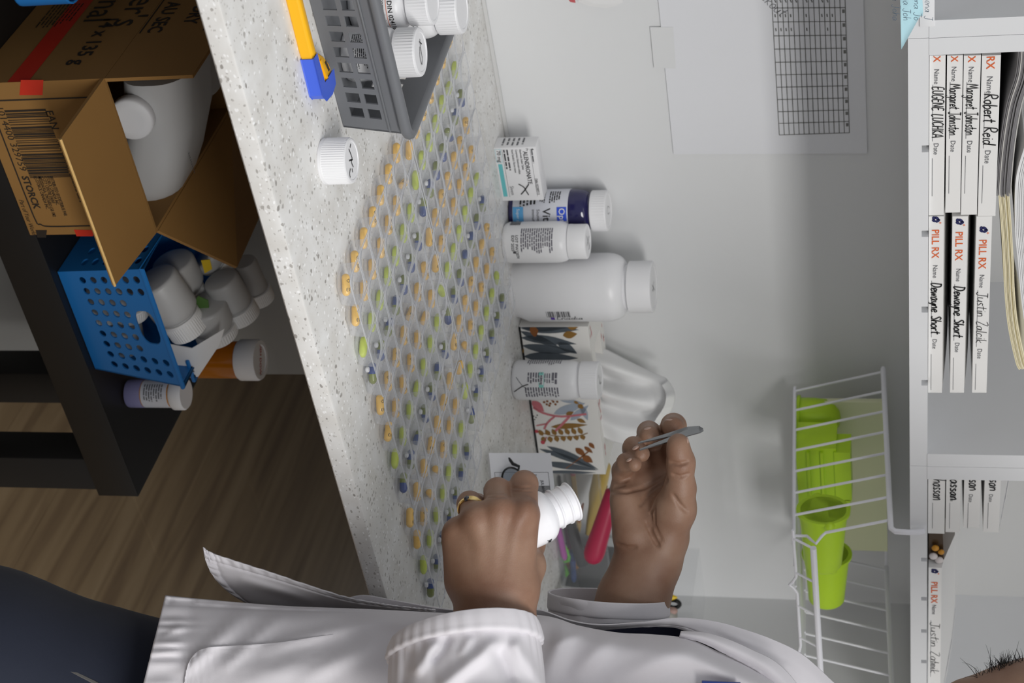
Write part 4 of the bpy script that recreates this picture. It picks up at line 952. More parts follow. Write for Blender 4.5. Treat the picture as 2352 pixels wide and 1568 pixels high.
for nm, _ in TRAYS:
    MT_ = tray_m[nm]
    for c in range(NC):
        for r in range(NR):
            cx, cy = (c+.5)*PX_, (r+.5)*PY_
            a = UDIR+rp.gauss(0, .16); 
            if rp.random() < .12: a += rp.choice((-1, 1))*rp.uniform(.5, 1.3)
            dx, dy = rp.uniform(-.0012, .0012), rp.uniform(-.0012, .0012)
            flip = PI if rp.random() < .5 else 0
            where = 'in column %s, row %s of the %s tray' % (ORD[c], ORD[r], nm)
            where = '%s column, %s row from the front, %s tray' % (ORD[c], ORD[r], nm)
            roll = Matrix.Translation((0, 0, .0034)) @ Matrix.Rotation(rp.uniform(-1.1, 1.1), 4, 'X') @ Matrix.Translation((0, 0, -.0034))
            base = MT_ @ T(cx+dx, cy+dy, .0014, a+flip)
            if c < 2: pill('y', mk_yellow, base @ roll, 'yellow printed capsule, '+where)
            elif c == 2: pill('g', mk_green, base, 'lime green tablet, '+where)
            else:
                pill('b', mk_blue, base, 'navy and olive capsule, '+where)
                s_ = rp.choice((-1, 1)); pa = a+PI/2
                if rp.random() < .6: off = np.array([math.cos(pa), math.sin(pa)])*.0066*(1 if math.sin(pa) < 0 else -1)+np.array([math.cos(a), math.sin(a)])*-.004
                else: off = np.array([math.cos(a), math.sin(a)])*-.0095+np.array([math.cos(pa), math.sin(pa)])*.003
                off = np.clip(off, -.0092, .0092)
                if abs(off@np.array([math.cos(pa), math.sin(pa)])) < .0061: off = np.array([math.cos(pa), math.sin(pa)])*.0064*(1 if off@np.array([math.cos(pa), math.sin(pa)]) > 0 else -1)+np.array([math.cos(a), math.sin(a)])*-.002
                pill('w', mk_white, MT_ @ T(cx+dx+off[0], cy+dy+off[1], .0014, 0), 'small white tablet beside the navy capsule, %s row, %s tray' % (ORD[r], nm))

# ------------------------------------------------------------------ grey plastic basket with three bottles
GREYB = mat('grey_basket_plastic', S(112, 114, 118), .42, bump=.04, bscale=500)
def panel(mb, mp, xs, zs, holes, th, rnd=None):
    """a flat wall with rectangular openings; mp(x, z, depth) -> point; cells whose centre is in a hole are left out"""
    X = sorted(set(xs)); Z = sorted(set(zs)); nx, nz = len(X)-1, len(Z)-1
    solid = [[not any(a < (X[i]+X[i+1])/2 < b and c_ < (Z[j]+Z[j+1])/2 < d for a, c_, b, d in holes) for j in range(nz)] for i in range(nx)]
    for i in range(nx):
        for j in range(nz):
            if not solid[i][j]: continue
            q = [(X[i], Z[j]), (X[i+1], Z[j]), (X[i+1], Z[j+1]), (X[i], Z[j+1])]
            mb.add([mp(x, z, 0) for x, z in q]+[mp(x, z, th) for x, z in q], [(0, 1, 2, 3), (7, 6, 5, 4)])
            for k_, (di, dj) in enumerate(((0, -1), (1, 0), (0, 1), (-1, 0))):
                ii, jj = i+di, j+dj
                if not (0 <= ii < nx and 0 <= jj < nz) or not solid[ii][jj]:
                    a_, b_ = q[k_], q[(k_+1) % 4]; mb.add([mp(*a_, 0), mp(*b_, 0), mp(*b_, th), mp(*a_, th)], [(3, 2, 1, 0)])
bc = oz(788, 292, ZC); brz = math.radians(0)
Wb, Db, Hb, tp = .30, .20, .0555, .0055
t = thing('plastic_basket', 'grey plastic basket with slotted sides holding white pill bottles', 'basket', (bc[0], bc[1], ZC+.0006), math.radians(3))
BM = ROOT[t]
# local: x to the left is negative (front right bottom corner at the origin), y away from the camera
fb = MB(); fm_ = lambda x, z, d: (x+tp*(1 if x > -Wb/2 else -1)*z/Hb*(abs(x+Wb/2)/(Wb/2)), d-tp*z/Hb, z)
hol = []; xs_ = [-Wb, 0]; zs_ = [0, Hb]
for i in range(16):
    x1 = -.0115-.0138*i; x0 = x1-.0088
    for z0, z1 in ((.0090, .0205), (.0245, .0350)): hol.append((x0, z0, x1, z1)); zs_ += [z0, z1]
    xs_ += [x0, x1]
hol = [h for h in hol if h[0] > -.125 or h[0] < -.2]
panel(fb, fm_, xs_, zs_, hol, .0016); obj('front_wall', fb, GREYB, t, smooth=False)
fb = MB(); bm_ = lambda x, z, d: (x+tp*(1 if x > -Wb/2 else -1)*z/Hb*(abs(x+Wb/2)/(Wb/2)), Db-d+tp*z/Hb, z)
panel(fb, bm_, xs_, zs_, hol, .0016); obj('back_wall', fb, GREYB, t, smooth=False)
sh = []; ys_ = [0, Db]; 
for i in range(12):
    y0 = .016+.0138*i; sh += [(y0, .009, y0+.0088, .0205), (y0, .0245, y0+.0088, .035)]; ys_ += [y0, y0+.0088]
for nm_, sx in (('right_wall', 1), ('left_wall', -1)):
    fb = MB(); sm_ = (lambda y, z, d: (tp*z/Hb-d, y+tp*z/Hb*(y-Db/2)/(Db/2), z)) if sx > 0 else (lambda y, z, d: (-Wb-tp*z/Hb+d, y+tp*z/Hb*(y-Db/2)/(Db/2), z))
    panel(fb, sm_, ys_, zs_, [h for h in sh if h[0] > .05] , .0016); obj('side_wall', fb, GREYB, t, smooth=False)
fb = MB(); nst = [(-Wb, 0), (0, 0), (0, Db), (-Wb, Db)]; fb.loops([[(x, y, .0008) for x, y in nst], [(x, y, .0026) for x, y in nst]]); obj('floor_panel', fb, GREYB, t, smooth=False)
rim = [(x, y, Hb-.001) for x, y in vrect(-Wb-tp-.003, -tp-.003, tp+.003, Db+tp+.003, (.012,)*4, 5)]
obj('rim', MB().tube(rim, .0046, 10, closed=True), GREYB, t)
rim2 = [(x, y, .0395) for x, y in vrect(-Wb-tp*.72-.0004, -tp*.72-.0004, tp*.72+.0004, Db+tp*.72+.0004, (.004,)*4, 2)]
obj('belt', MB().tube(rim2, .0011, 6, closed=True), GREYB, t)
def bk_bottle(label, cu, cv, zc, R, H, capR, capH, lean=(0, 0)):
    P = oz(cv, cu, zc); P = P.copy(); zz = ZC+.0032
    M_ = T(P[0], P[1], zz) @ Matrix.Rotation(lean[0], 4, 'X') @ Matrix.Rotation(lean[1], 4, 'Y')
    t_ = bottle(label, P, R, H, capR, capH, neck=.005, sh=.012, rib=(0, .022), group='white bottles in the grey basket', M=M_)
    return t_, facing(P), R
t_, a, R = bk_bottle('ribbed-cap pill bottle at the right end of the grey basket', 119, 968, .985, .0215, .0400, .0198, .0190)
k = MB(); lab_text(k, [(greek(.03, .022, 13, 5, .45), -.018, .010)], R, a, 0, 0); obj('label_print', k, mat('dark_print', S(70, 70, 74), .6), t_, smooth=False, fix=False)
scribble(t_, [[(-.010, -.001), (-.003, .0), (.005, .003), (.010, .001), (.004, -.003), (-.004, -.002)], [(-.006, .004), (-.008, -.003)]], .0400+.0025+.0190-.0004, .0009, a+PI/2)
t_, a, R = bk_bottle('white ROSUVASTATIN bottle leaning in the grey basket', 2, 996, .990, .0225, .0450, .0195, .0190)
k = MB(); lab_text(k, [(text2d('ROSUVASTATIN', .0090, bold=.015), -.034, .0235), (text2d('DIN 02411636', .0056, bold=.01), -.002, .0345), (text2d('comprimés', .0048), -.004, .0290), (text2d('Rosuvastatin Calcium Tablets', .0044), -.028, .0190), (greek(.012, .016, 5, 4, .4), .021, .012)], R, a, 0, 0); obj('label_print', k, BLACK_INK, t_, smooth=False, fix=False)
k = MB(); lab_text(k, [(rect2d(0, 0, .04, .0004), -.018, .0330), (rect2d(0, 0, .006, .008), .022, .006)], R, a, 0, 0); obj('orange_rule', k, ORANGE_INK, t_, smooth=False, fix=False)
t_, a, R = bk_bottle('white EXD bottle behind in the grey basket, tallest cap', 20, 1062, 1.000, .0235, .0540, .0210, .0205)
k = MB(); lab_text(k, [(text2d('EXD 10', .0080, bold=.02), .008, .0290), (text2d('DIN 0236', .0058, bold=.01), .011, .0390), (greek(.014, .010, 3, 4, .4), .008, .0180)], R, a, 0, 0); obj('label_print', k, BLACK_INK, t_, smooth=False, fix=False)
k = MB(); lab_text(k, [(rect2d(0, 0, .014, .008), .010, .010)], R, a, 0, 0); obj('yellow_panel', k, mat('yellow_green_print', S(206, 210, 80), .6), t_, smooth=False, fix=False)

# ------------------------------------------------------------------ yellow cutter with a blue end
Pk = oz(715, 236, ZC); Pe = oz(654, -6, ZC); ax = unit(Pk-Pe); kl = float(np.linalg.norm(Pk-Pe))
Mk = frame(Pe, ax, np.cross((0, 0, 1), ax), (0, 0, 1))
t = thing('carton_cutter', 'yellow plastic carton cutter with a blue tip before the basket', 'cutter', M=Mk)
YK = mat('cutter_yellow', S(250, 186, 20), .35); BK = mat('cutter_blue', S(70, 104, 222), .35)
# outline on the worktop plane; it stands 18 mm high
xk = lambda x, y: tuple((Mk.inverted() @ Vector(oz(x, y, ZC+.010)))[:2])
ol = [(-.03, 0), (-.03, .008), (kl*.56, .0095), (kl*.68, .0215), (kl*.80, .0290), (kl*.88, .0300), (kl*.905, .026), (kl*.905, .0035), (kl*.5, 0)]
def inset(pl, e):
    n = len(pl); o_ = []
    for i in range(n):
        p, q, r = np.array(pl[i-1]), np.array(pl[i]), np.array(pl[(i+1) % n]); a_, b_ = unit(q-p), unit(r-q); m = unit(np.array([-a_[1]-b_[1], a_[0]+b_[0]])); o_.append(tuple(q-m*e))
    return o_
obj('handle', MB().loops([[(x, y, z) for x, y in inset(ol, e)] for z, e in ((.0, .001), (.001, 0), (.0085, 0), (.0100, .0012), (.0105, .0024))]), YK, t, ang=30)
tip = [(kl*.58, -.0008), (kl*.58, .0052), (kl*.875, .0066), (kl*.885, .0305), (kl*.985, .0270), (kl*1.01, .0175), (kl*.985, .003), (kl*.93, -.0008)][::-1]
ol = ol[::-1]
obj('blade_guard', MB().loops([[(x, y, z) for x, y in inset(tip, e)] for z, e in ((.0002, .0006), (.001, 0), (.0098, 0), (.0112, .0010), (.0118, .0022))]), BK, t, ang=30)
obj('hang_slot', MB().prism([(kl*.735, .0195), (kl*.735, .0225), (kl*.845, .0258), (kl*.845, .0228)], .0105, .0108), mat('slot_dark', S(60, 52, 40), .6), t, smooth=False)
obj('thumb_rail', MB().prism([(kl*.66, .0100), (kl*.66, .0125), (kl*.87, .0165), (kl*.87, .0140)], .0100, .0118), YK, t, smooth=False)
# ------------------------------------------------------------------ white wire basket hung under the shelf, with lime cups
WIRE = mat('white_wire', S(238, 238, 244), .4)
XL, XRR, YB0, YB1 = 1.263, 1.592, YS, 1.524
zf, zb_ = 1.3414, 1.3300                                 # rail height front / back (the basket sags to the back)
zlf, zlb = 1.2406, 1.2275; lx = .030                     # lower edge
t = thing('wire_basket', 'white wire basket hooked under the shelf by the person', 'basket', (XL, YB0, zlf)); 
fz = lambda y, a, b: a+(b-a)*(y-YB0)/(YB1-YB0)
def wr(name, pts, r=.0016, n=7, closed=False): return obj(name, MB().tube(pts, r, n, closed=closed), WIRE, t, world=True)
sh_b = zb                                                # underside of the shelf board
for X, sg in ((XL, 1), (XRR, -1)):
    wr('hook_rail', [(X, YB1, zb_+.0), (X, YB1-.06, fz(YB1-.06, zf, zb_)), (X, YB0+.004, zf), (X, YB0-.005, zf+.0008), (X+.001, YB0-.0085, zf+.005), (X+.002, YB0-.0085, sh_b-.001), (X+.002, YB0-.0070, sh_b+.010), (X+.002, YB0-.0055, sh_b+.0145)], .0030, 9)
    for i in range(8):
        y = YB0+.007+(YB1-YB0-.012)*i/7; zt_, zl_ = fz(y, zf, zb_), fz(y, zlf, zlb); Xb = X+sg*lx
        if i == 0 and sg > 0:
            wr('side_wire', [(X, y, zt_), (X+lx*.70*1, y, zl_+.034), (X+lx*.74, y-.004, zl_+.030), (X+lx*.80, y-.014, zl_+.024), (X+lx*.86, y-.006, zl_+.018), (X+lx*.9, y, zl_+.014), (Xb-.003, y, zl_+.002), (Xb+.002, y, zl_)], .0016)
        else: wr('side_wire', [(X, y, zt_), (X+sg*lx*.97, y, zl_+.004), (Xb, y, zl_+.001), (Xb+sg*.004, y, zl_)], .0015)
    wr('lower_rail', [(X+sg*lx, YB0, zlf), (X+sg*lx, YB1, zlb)], .0019)
for i in range(9):                                       # floor wires
    x = XL+lx+.004+(XRR-XL-2*lx-.008)*i/8
    wr('floor_wire', [(x, YB0+.001, zlf-.001), (x, YB1, zlb-.001)], .0014)
for i in range(6):                                       # back wires
    x = XL+lx+.02+(XRR-XL-2*lx-.04)*i/5
    wr('back_wire', [(x, YB1, zlb), (x, YB1+.003, zlb+.03), (x, YB1+.004, zb_-.02)], .0013)
wr('back_rail', [(XL, YB1+.003, zb_), (XRR, YB1+.003, zb_)], .0022); wr('back_rail', [(XL+lx, YB1+.002, zlb), (XRR-lx, YB1+.002, zlb)], .0018)
# front lower wire with its two dips, and the thick front bar on short links
def fr(u): return oy(1822+(u-1210)*.064, u, YB0)
xa = lambda u: float(fr(u)[0])
zz = lambda u: float(fr(u)[2])
pts = []
for u in (1215, 1240, 1300, 1322, 1334, 1341, 1347, 1360, 1420, 1480, 1500, 1508, 1514, 1526, 1560, 1600, 1650):
    dip = {1334: -.004, 1341: -.0078, 1347: -.004, 1508: -.007, 1514: -.0078, 1500: -.003}.get(u, 0)
    pts.append((min(xa(u), XRR-lx), YB0-.001, zlf+.0004*(u > 1240)+dip))
wr('front_wire', pts, .0017)
q0, q1 = oy(1868, 1258, YB0-.012), oy(1887, 1580, YB0-.012)
wr('front_bar', [q0, q0+(q1-q0)*.5, q1], .0034, 9)
for f in (.0, .23, .46, .69, .92):
    p = q0+(q1-q0)*f; p = p+np.array([.001, 0, 0]); wr('link_wire', [p, (float(p[0])-.004, YB0-.002, zlf+.0006)], .0014)

LIME = clear('lime_plastic', (.62, .82, .10), .62, .85, S(158, 200, 36)[:3], .35)
LIME2 = mat('lime_cup_plastic', S(186, 224, 44), .35, sss=0)
def ysol(v, u, X): r = ray(v, u); return float(X*r[1]/r[0])
PGREEN = mat('pale_green_sheet', S(236, 238, 200), .5)
# the pale green folder standing along the back
f0, f1 = oy(1930, 890, 1.507), oy(1930, 1262, 1.507)
zc0, zc1 = zlb+.0008, float(oy(2036, 1100, 1.507)[2])
t2 = thing('green_folder', 'pale green folder standing at the back of the wire basket', 'folder', (max(f0[0], XL+lx+.006), 1.5065, zc0))
wf = float(f1[0]-max(f0[0], XL+lx+.006))
for k in range(4):
    e = .004*k
    obj('leaf_sheet', MB().box((e*.5, .004*k, 0), (wf-e*.3, .004*k+.0016, zc1-zc0-.0012*k)), PGREEN, t2, smooth=False)
def cup(label, c_, ax, L_, r0, r1, tilt=0, rimw=.003, lugs=False, n=28):
    """tapered measuring cup, open end at the start of its axis, thickness 1.5 mm"""
    M_ = axis_frame(c_, ax, (0, .3, 1)); th = thing('measuring_cup', label, 'cup', M=M_, group=None)
    obj('cup_wall', MB().lathe([(r0-.0015, .0006), (r0, 0), (r0+rimw, .0004), (r0+rimw, .0035), (r0, .0045), (r0-(r0-r1)*.4, L_*.45), (r1+.0006, L_-.002), (r1-.001, L_), (r1-.006, L_+.0004), (r1-.006, L_-.0015), (r1-.0025, L_-.003), (r0-.0015-(r0-r1)*.4, L_*.45), (r0-.0015, .0006)], n), LIME2, th, ang=50)
    obj('foot_disc', MB().lathe([(r1-.0062, L_-.0012), (r1-.0062, L_+.0001)], n), mat('light_lime', S(206, 236, 100), .4), th, ang=50)
    if lugs:
        for s_ in (-1, 1): obj('lug', MB().ball((0, s_*(r0+rimw*.8), .004), (.006, .004, .006), nu=10, nv=6), LIME2, th)
    return th
def on_floor(u, v, y): p = oy(v, u, y); return p
fl_z = lambda y: fz(y, zlf, zlb)+.0010
# two cups lying with their bases towards the viewer's right
r_ = .0265; yq = ysol(1870, 1152, XL+lx+.004)
p0, p1 = oy(1875, 1168, yq), oy(1872, 1285, yq)
cup('lime measuring cup lying base outward at the front of the wire basket', (p0[0], yq, fl_z(yq)+r_+.0035), (1, -.18, -.03), float(p1[0]-p0[0])*.93, r_, .0200, lugs=True)
yq = ysol(1870, 1152, XL+lx+.004)+.066; p0, p1 = oy(1880, 1268, yq), oy(1880, 1365, yq)
cup('lime measuring cup behind the first, nearest the right side wires', (p0[0], yq, fl_z(yq)+r_+.0035), (1, -.18, -.03), float(p1[0]-p0[0])*.95, r_, .0205, lugs=True)
# square lime box cup with a corner lip
yq = ysol(1895, 1030, XL+lx+.004); p0, p1 = oy(1895, 1030, yq), oy(1895, 1160, yq); hs = float(oy(1955, 1090, yq)[2])-fl_z(yq)
th = thing('lime_box', 'square lime plastic box with a notched lip in the wire basket', 'box', (p0[0], yq, fl_z(yq)))
wl_ = float(p1[0]-p0[0])
obj('box_wall', MB().loops([[(x, y, z) for y, z in ((.0, .0), (.045, .0), (.045, hs*.72), (.040, hs*.74), (.0, hs*.74))] for x in (0, wl_)]), LIME2, th, ang=30)
obj('lip', MB().loops([[(x, y, z) for y, z in ((-.002, hs*.7), (.03, hs*.7), (.03, hs), (-.002, hs))] for x in (.004, wl_-.01)]), LIME2, th, ang=30)
obj('notch_tab', MB().box((wl_-.011, -.002, hs*.72), (wl_+.006, .012, hs*.97)), LIME2, th, smooth=False)
for i in range(2): obj('rib', MB().box((.004, -.0035, hs*(.2+.25*i)), (wl_-.004, -.0001, hs*(.2+.25*i)+.003)), LIME2, th, smooth=False)
# rounded cups at the far end
r_ = .0235; yq = ysol(1870, 915, XL+lx+.001)-.003; p0 = oy(1870, 958, yq)
M_ = axis_frame((p0[0], yq, fl_z(yq)+.0005), (0, 0, 1))
th = thing('lime_cup', 'round lime cup upturned at the back left of the wire basket', 'cup', M=M_)
obj('dome', MB().lathe([(r_*.96, 0), (r_, .002), (r_*.99, .020), (r_*.93, .034), (r_*.75, .044), (r_*.4, .0495), (.001, .0508)], 28), LIME2, th, ang=70)
obj('rim', MB().lathe([(r_, .0003), (r_+.003, .0006), (r_+.003, .004), (r_, .0045)], 28), LIME2, th, ang=50)
r_ = .0200; yq = ysol(1865, 1000, XL+lx+.003)+.004; p0, p1 = oy(1865, 1002, yq), oy(1865, 1058, yq)
cup('small lime cup lying between the round cup and the square box', (p0[0], yq, fl_z(yq)+r_+.0025), (1, -.1, 0), .036, r_, .018, rimw=.002)
# ------------------------------------------------------------------ below the worktop
ZT = .50
FR_ = oz(318, 1141, ZT); XT1, YT0 = float(FR_[0]), float(FR_[1])
BK_ = oz(433, 873, ZT); YT1 = float(BK_[1])+.02
XT0 = -.35; th_ = .050
t = thing('low_table', 'black low table under the worktop carrying boxes and baskets', 'table', (XT0, YT0, 0))
wT, dT = XT1-XT0, YT1-YT0
obj('tabletop', MB().bbox(wT, dT, th_, .001, M=T(wT/2, dT/2, ZT-th_)), BLACK_LAM, t)
for lx_ in (0.004, wT-.048-.004):
    for ly_ in (.006, dT-.046-.004): obj('leg', MB().bbox(.048, .046, ZT-th_-.0004, .001, M=T(lx_+.024, ly_+.023, 0)), BLACK_LAM, t)
# grey storage bin on the floor under the table
gb = oz(10, 690, .12)
t = thing('storage_bin', 'pale grey storage bin on the floor beneath the black table', 'bin', (.42, 1.02, .0004))
GB = mat('pale_grey_bin', S(176, 174, 170), .55)
obj('tub', MB().loops([[(x, y, z) for x, y in rrect(.44+.02*q, .14+.02*q, .02, 4, .32, .28)] for z, q in ((.0, -1), (.004, 0), (.30, 1), (.305, 1))]), GB, t, ang=40)
obj('lid', MB().loops([[(x, y, z) for x, y in rrect(.47, .175, .022, 4, .32, .28)] for z in (.306, .318, .322)]), GB, t, ang=40)

# blue bin edge at the far left
p_ = oz(88, 36, ZT+.10) 
BLUEP = mat('blue_basket_plastic', S(32, 112, 182), .4)  # blue deepened: shade below the worktop is put into the colour
YBn = YT0+.012; cB = oy(60, 36, YBn)
t = thing('blue_bin', 'bright blue bin at the far left under the worktop', 'bin', (cB[0]-.30, YBn, ZT+.0004)); hB = float(oy(150, 30, YBn)[2])-ZT
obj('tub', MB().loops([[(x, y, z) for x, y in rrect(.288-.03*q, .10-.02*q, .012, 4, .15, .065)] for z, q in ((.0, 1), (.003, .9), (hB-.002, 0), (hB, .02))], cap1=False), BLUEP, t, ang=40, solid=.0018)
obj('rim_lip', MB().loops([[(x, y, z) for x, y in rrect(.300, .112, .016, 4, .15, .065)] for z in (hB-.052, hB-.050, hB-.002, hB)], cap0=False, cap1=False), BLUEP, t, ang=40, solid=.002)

# ------------------------------------------------------------------ open cardboard carton
PB = oz(65, 545, ZT); PA = oz(-81, 180, ZT); cY = float(PB[1])+.004; cX1 = float(PB[0])
zc = float(oy(355, 545, cY)[2]); zcl = float(oy(245, 180, cY)[2]); zc = (zc+zcl)/2
cX0 = float(oy(245, 180, cY)[0]); cW = cX1-cX0; cH = zc-ZT; cD = .235
t = thing('cardboard_carton', 'open brown candy carton with red stripes and barcode on the black table', 'carton', (cX0, cY, ZT+.0004))
e = .0035
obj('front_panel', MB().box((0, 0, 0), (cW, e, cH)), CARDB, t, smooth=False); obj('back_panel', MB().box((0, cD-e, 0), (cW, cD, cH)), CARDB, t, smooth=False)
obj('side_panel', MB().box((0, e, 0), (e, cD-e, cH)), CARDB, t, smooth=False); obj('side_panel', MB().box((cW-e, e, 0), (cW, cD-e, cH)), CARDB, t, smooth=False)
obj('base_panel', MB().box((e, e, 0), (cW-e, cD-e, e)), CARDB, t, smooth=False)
CT = ROOT[t]
def flap(name, a, b, c_, d, th=e, m=CARDB):
    P = [np.array(p, float) for p in (a, b, c_, d)]; n = unit(np.cross(P[1]-P[0], P[3]-P[0]))*th
    return obj(name, MB().loops([P, [p+n for p in P]]), m, t, smooth=False)
li = lambda p: np.array(CT.inverted() @ Vector(p))
# front flap folded out and down; left flap straight up; right flap up and outward
fa, fb_ = li(oy(140, 318, cY-.085)), li(oy(265, 655, cY-.085))
flap('front_flap', (0, -.0005, cH), (cW, -.0005, cH), fb_, fa)
obj('corrugated_edge', MB().tube([fa+np.array([0, -.001, 0]), fb_+np.array([0, -.001, 0])], .0016, 5), mat('torn_cardboard', S(214, 176, 112), .9), t)
zl = float(oy(443, 178, cY)[2])-ZT
flap('left_flap', (0, 0, cH+.0005), (0, cD, cH+.0005), (0, cD, zl), (0, 0, zl))
ra, rb_ = li(oy(545, 613, cY+.055)), li(oy(600, 490, cY+cD-.01))
flap('right_flap', (cW, .004, cH+.0005), (cW, cD-.002, cH+.0005), rb_, ra)
MFc = frame((0, -.0003, 0), (1, 0, 0), (0, 0, 1), (0, -1, 0))
def cpx(x, y):
    p = li(oy(x, y, cY)); return (float(p[0]), float(p[2]))
def cq(mb, pts, lift=0): mb.add([(*cpx(*p), lift) for p in pts], [tuple(range(len(pts)))], MFc)
for q_ in ([(48, 183), (100, 183), (98, 218), (45, 218)], [(170, 527), (217, 528), (214, 542), (176, 542)]): k = MB(); cq(k, q_); obj('red_stripe', k, RED_TAPE, t, smooth=False, fix=False)
k = MB(); b0 = cpx(-38, 252); b1 = cpx(105, 252); b2 = cpx(-5, 376); wv = b2[0]-b0[0]; hv_ = b1[1]-cpx(5, 252)[1]
put(k, barcode(.078, hv_*.96, 9, 34), MFc, dx=cpx(10, 253)[0], dy=cpx(10, 253)[1]); put(k, text2d('EAN', .011, bold=.01), MFc, dx=cpx(104, 253)[0], dy=cpx(104, 253)[1])
put(k, text2d('1014400 329759', .0108), MFc, dx=cpx(-7, 252)[0]-.004, dy=cpx(-7, 252)[1])
put(k, text2d('STORCK', .0105, bold=.03), MFc, dx=cpx(56, 404)[0], dy=cpx(56, 404)[1]-.003, sx=.95); put(k, text2d('Part of Your World', .0070, shear=.3), MFc, dx=cpx(48, 450)[0]+.004, dy=cpx(62, 452)[1]-.010, sx=.75)
for i, s_ in enumerate(('DISTRIBUTED BY/DISTRIBUE PAR', 'STORCK CANADA INC.', '2 CITY CENTRE DRIVE', 'MISSISSAUGA, ONTARIO L5B 1M2', '(c) STORCK CANADA INC.')): put(k, text2d(s_, .0052, bold=.01), MFc, dx=cpx(112, 404)[0], dy=cpx(118-9*i, 404)[1]-.002, sx=.62)
put(k, text2d('Hard Candies / Bonbons durs', .0060, bold=.01), MFc, dx=cpx(134, 320)[0], dy=cpx(140, 322)[1]-.004)
fx = [cpx(-30, 222), cpx(205, 225)]
x0_, x1_ = cpx(200, 222)[0], cpx(120, 524)[0]-.002; z1_ = cpx(205, 222)[1]; z0_ = .012
xl_ = cpx(100, 227)[0]; xr_ = cpx(150, 519)[0]; zb_l = max(.012, cpx(43, 470)[1]); zt_l = cpx(208, 225)[1]
for v_ in (ribbon([(xl_, zb_l), (xl_, .05), (xl_, zt_l)], .0016), ribbon([(xl_, zb_l), (xl_+.03, zb_l), (xr_-.014, zb_l), (xr_-.003, zb_l+.004), (xr_, zb_l+.014), (xr_, zb_l+.05), (xr_, cH-.012)], .0016)): k.add(*v_, MFc)
cq(k, [(82, 528), (108, 528), (106, 545), (86, 545)])
obj('black_print', k, mat('carton_black_ink', S(40, 32, 24), .7), t, smooth=False, fix=False)
ML = frame((-.0004, cD, 0), (0, -1, 0), (0, 0, 1), (-1, 0, 0)); k = MB()      # left side: reads from the back edge forwards
put(k, text2d('Werther\'s', .044, 'RIGHT', bold=.0), ML, dx=cD-.100, dy=cH*.76); put(k, text2d('Original', .042, 'RIGHT', bold=.0), ML, dx=cD-.112, dy=cH*.50); put(k, text2d('14 x 135 g', .022, 'RIGHT', bold=.02), ML, dx=cD-.028, dy=cH*.66)
put(k, text2d('STORE IN COOL AND DRY', .021, 'RIGHT', bold=.02), ML, dx=cD-.100, dy=zl-.046, sx=.9); put(k, text2d('GARDER AU FRAIS ET AU SEC', .021, 'RIGHT', bold=.02), ML, dx=cD-.085, dy=zl-.078, sx=.9); k.add(*rect2d(.0, zl-.020, cD-.085, zl-.0185), ML); k.add(*rect2d(.0, zl-.086, cD-.085, zl-.0845), ML)
put(k, greek(.05, .036, 9, 3, .35), ML, dx=cD-.155, dy=.02)
obj('side_print', k, mat('carton_black_ink', S(40, 32, 24), .7), t, smooth=False, fix=False)
k = MB().add(*rect2d(0, cH*.28, cD, cH*.44), ML); obj('side_stripe', k, RED_TAPE, t, smooth=False, fix=False)
# white jug lying in the carton
zj = zc-.004
jp = oy(330, 190, cY+.09); je = oy(345, 455, cY+.09)
t = thing('white_jug', 'big white plastic jug lying in the open carton', 'jug', (jp[0], cY+.10, zc-.02)); JT = ROOT[t]
JW = mat('jug_white_shaded', S(184, 184, 184), .4); lj = float(je[0]-jp[0])  # white plastic greyed, with the under-worktop shade painted into it
jl = []
zj0 = zc-.02; zjt = lambda u, v: float(oy(v, u, cY+.062)[2])-zj0
for x, s_, ht_ in ((-.02, .98, zjt(190, 436)), (lj*.3, 1, zjt(260, 424)), (lj*.7, .95, zjt(375, 408)), (lj*.88, .86, zjt(425, 397)), (lj*.96, .72, zjt(445, 385)), (lj, .50, zjt(458, 365))): jl.append([(x, y*s_, ht_-.036+z*(.6+.4*s_)) for y, z in rrect(.110, .072, .030, 5)])
jl[0] = [(x, y*.98, z) for x, y, z in jl[0]]
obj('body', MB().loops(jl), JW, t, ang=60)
obj('cap', MB().lathe([(.021, 0), (.022, .001), (.022, .011), (.020, .013), (.012, .0132)], 28, axis_frame((.010, -.0535, .012), (-.05, -1, .12), (1, 0, 0))), mat('jug_cap_grey', S(206, 206, 208), .5), t, ang=50)
k = MB(); put(k, greek(.010, .10, 22, 3, .5, (1, 3)), T(lj*.30, 0, 0) @ frame((0, -.030, zjt(330, 414)+.0006), (0, .3, 0), (.55, 0, 0), (0, 0, 1))); obj('label_print', k, GREY_INK, t, smooth=False, fix=False)
# white tub behind the left flap
tp_ = oy(455, 150, cY+.19)
t = thing('white_tub', 'white labelled tub behind the raised carton flap', 'tub', (tp_[0]-.012, cY+.18, zc-.006)); 
zz_ = float(oy(488, 150, cY+.18)[2])-(zc-.006)
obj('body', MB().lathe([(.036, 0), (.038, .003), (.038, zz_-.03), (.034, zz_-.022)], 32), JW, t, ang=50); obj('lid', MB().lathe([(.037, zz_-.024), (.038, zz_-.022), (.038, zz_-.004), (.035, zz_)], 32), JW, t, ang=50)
k = MB(); a = facing(tp_); lab_text(k, [(text2d('U 7', .014, bold=.02), .004, zz_-.055), (barcode(.012, .014, 4, 8), -.022, zz_-.075)], .038, a, 0, 0); obj('label_print', k, BLACK_INK, t, smooth=False, fix=False)

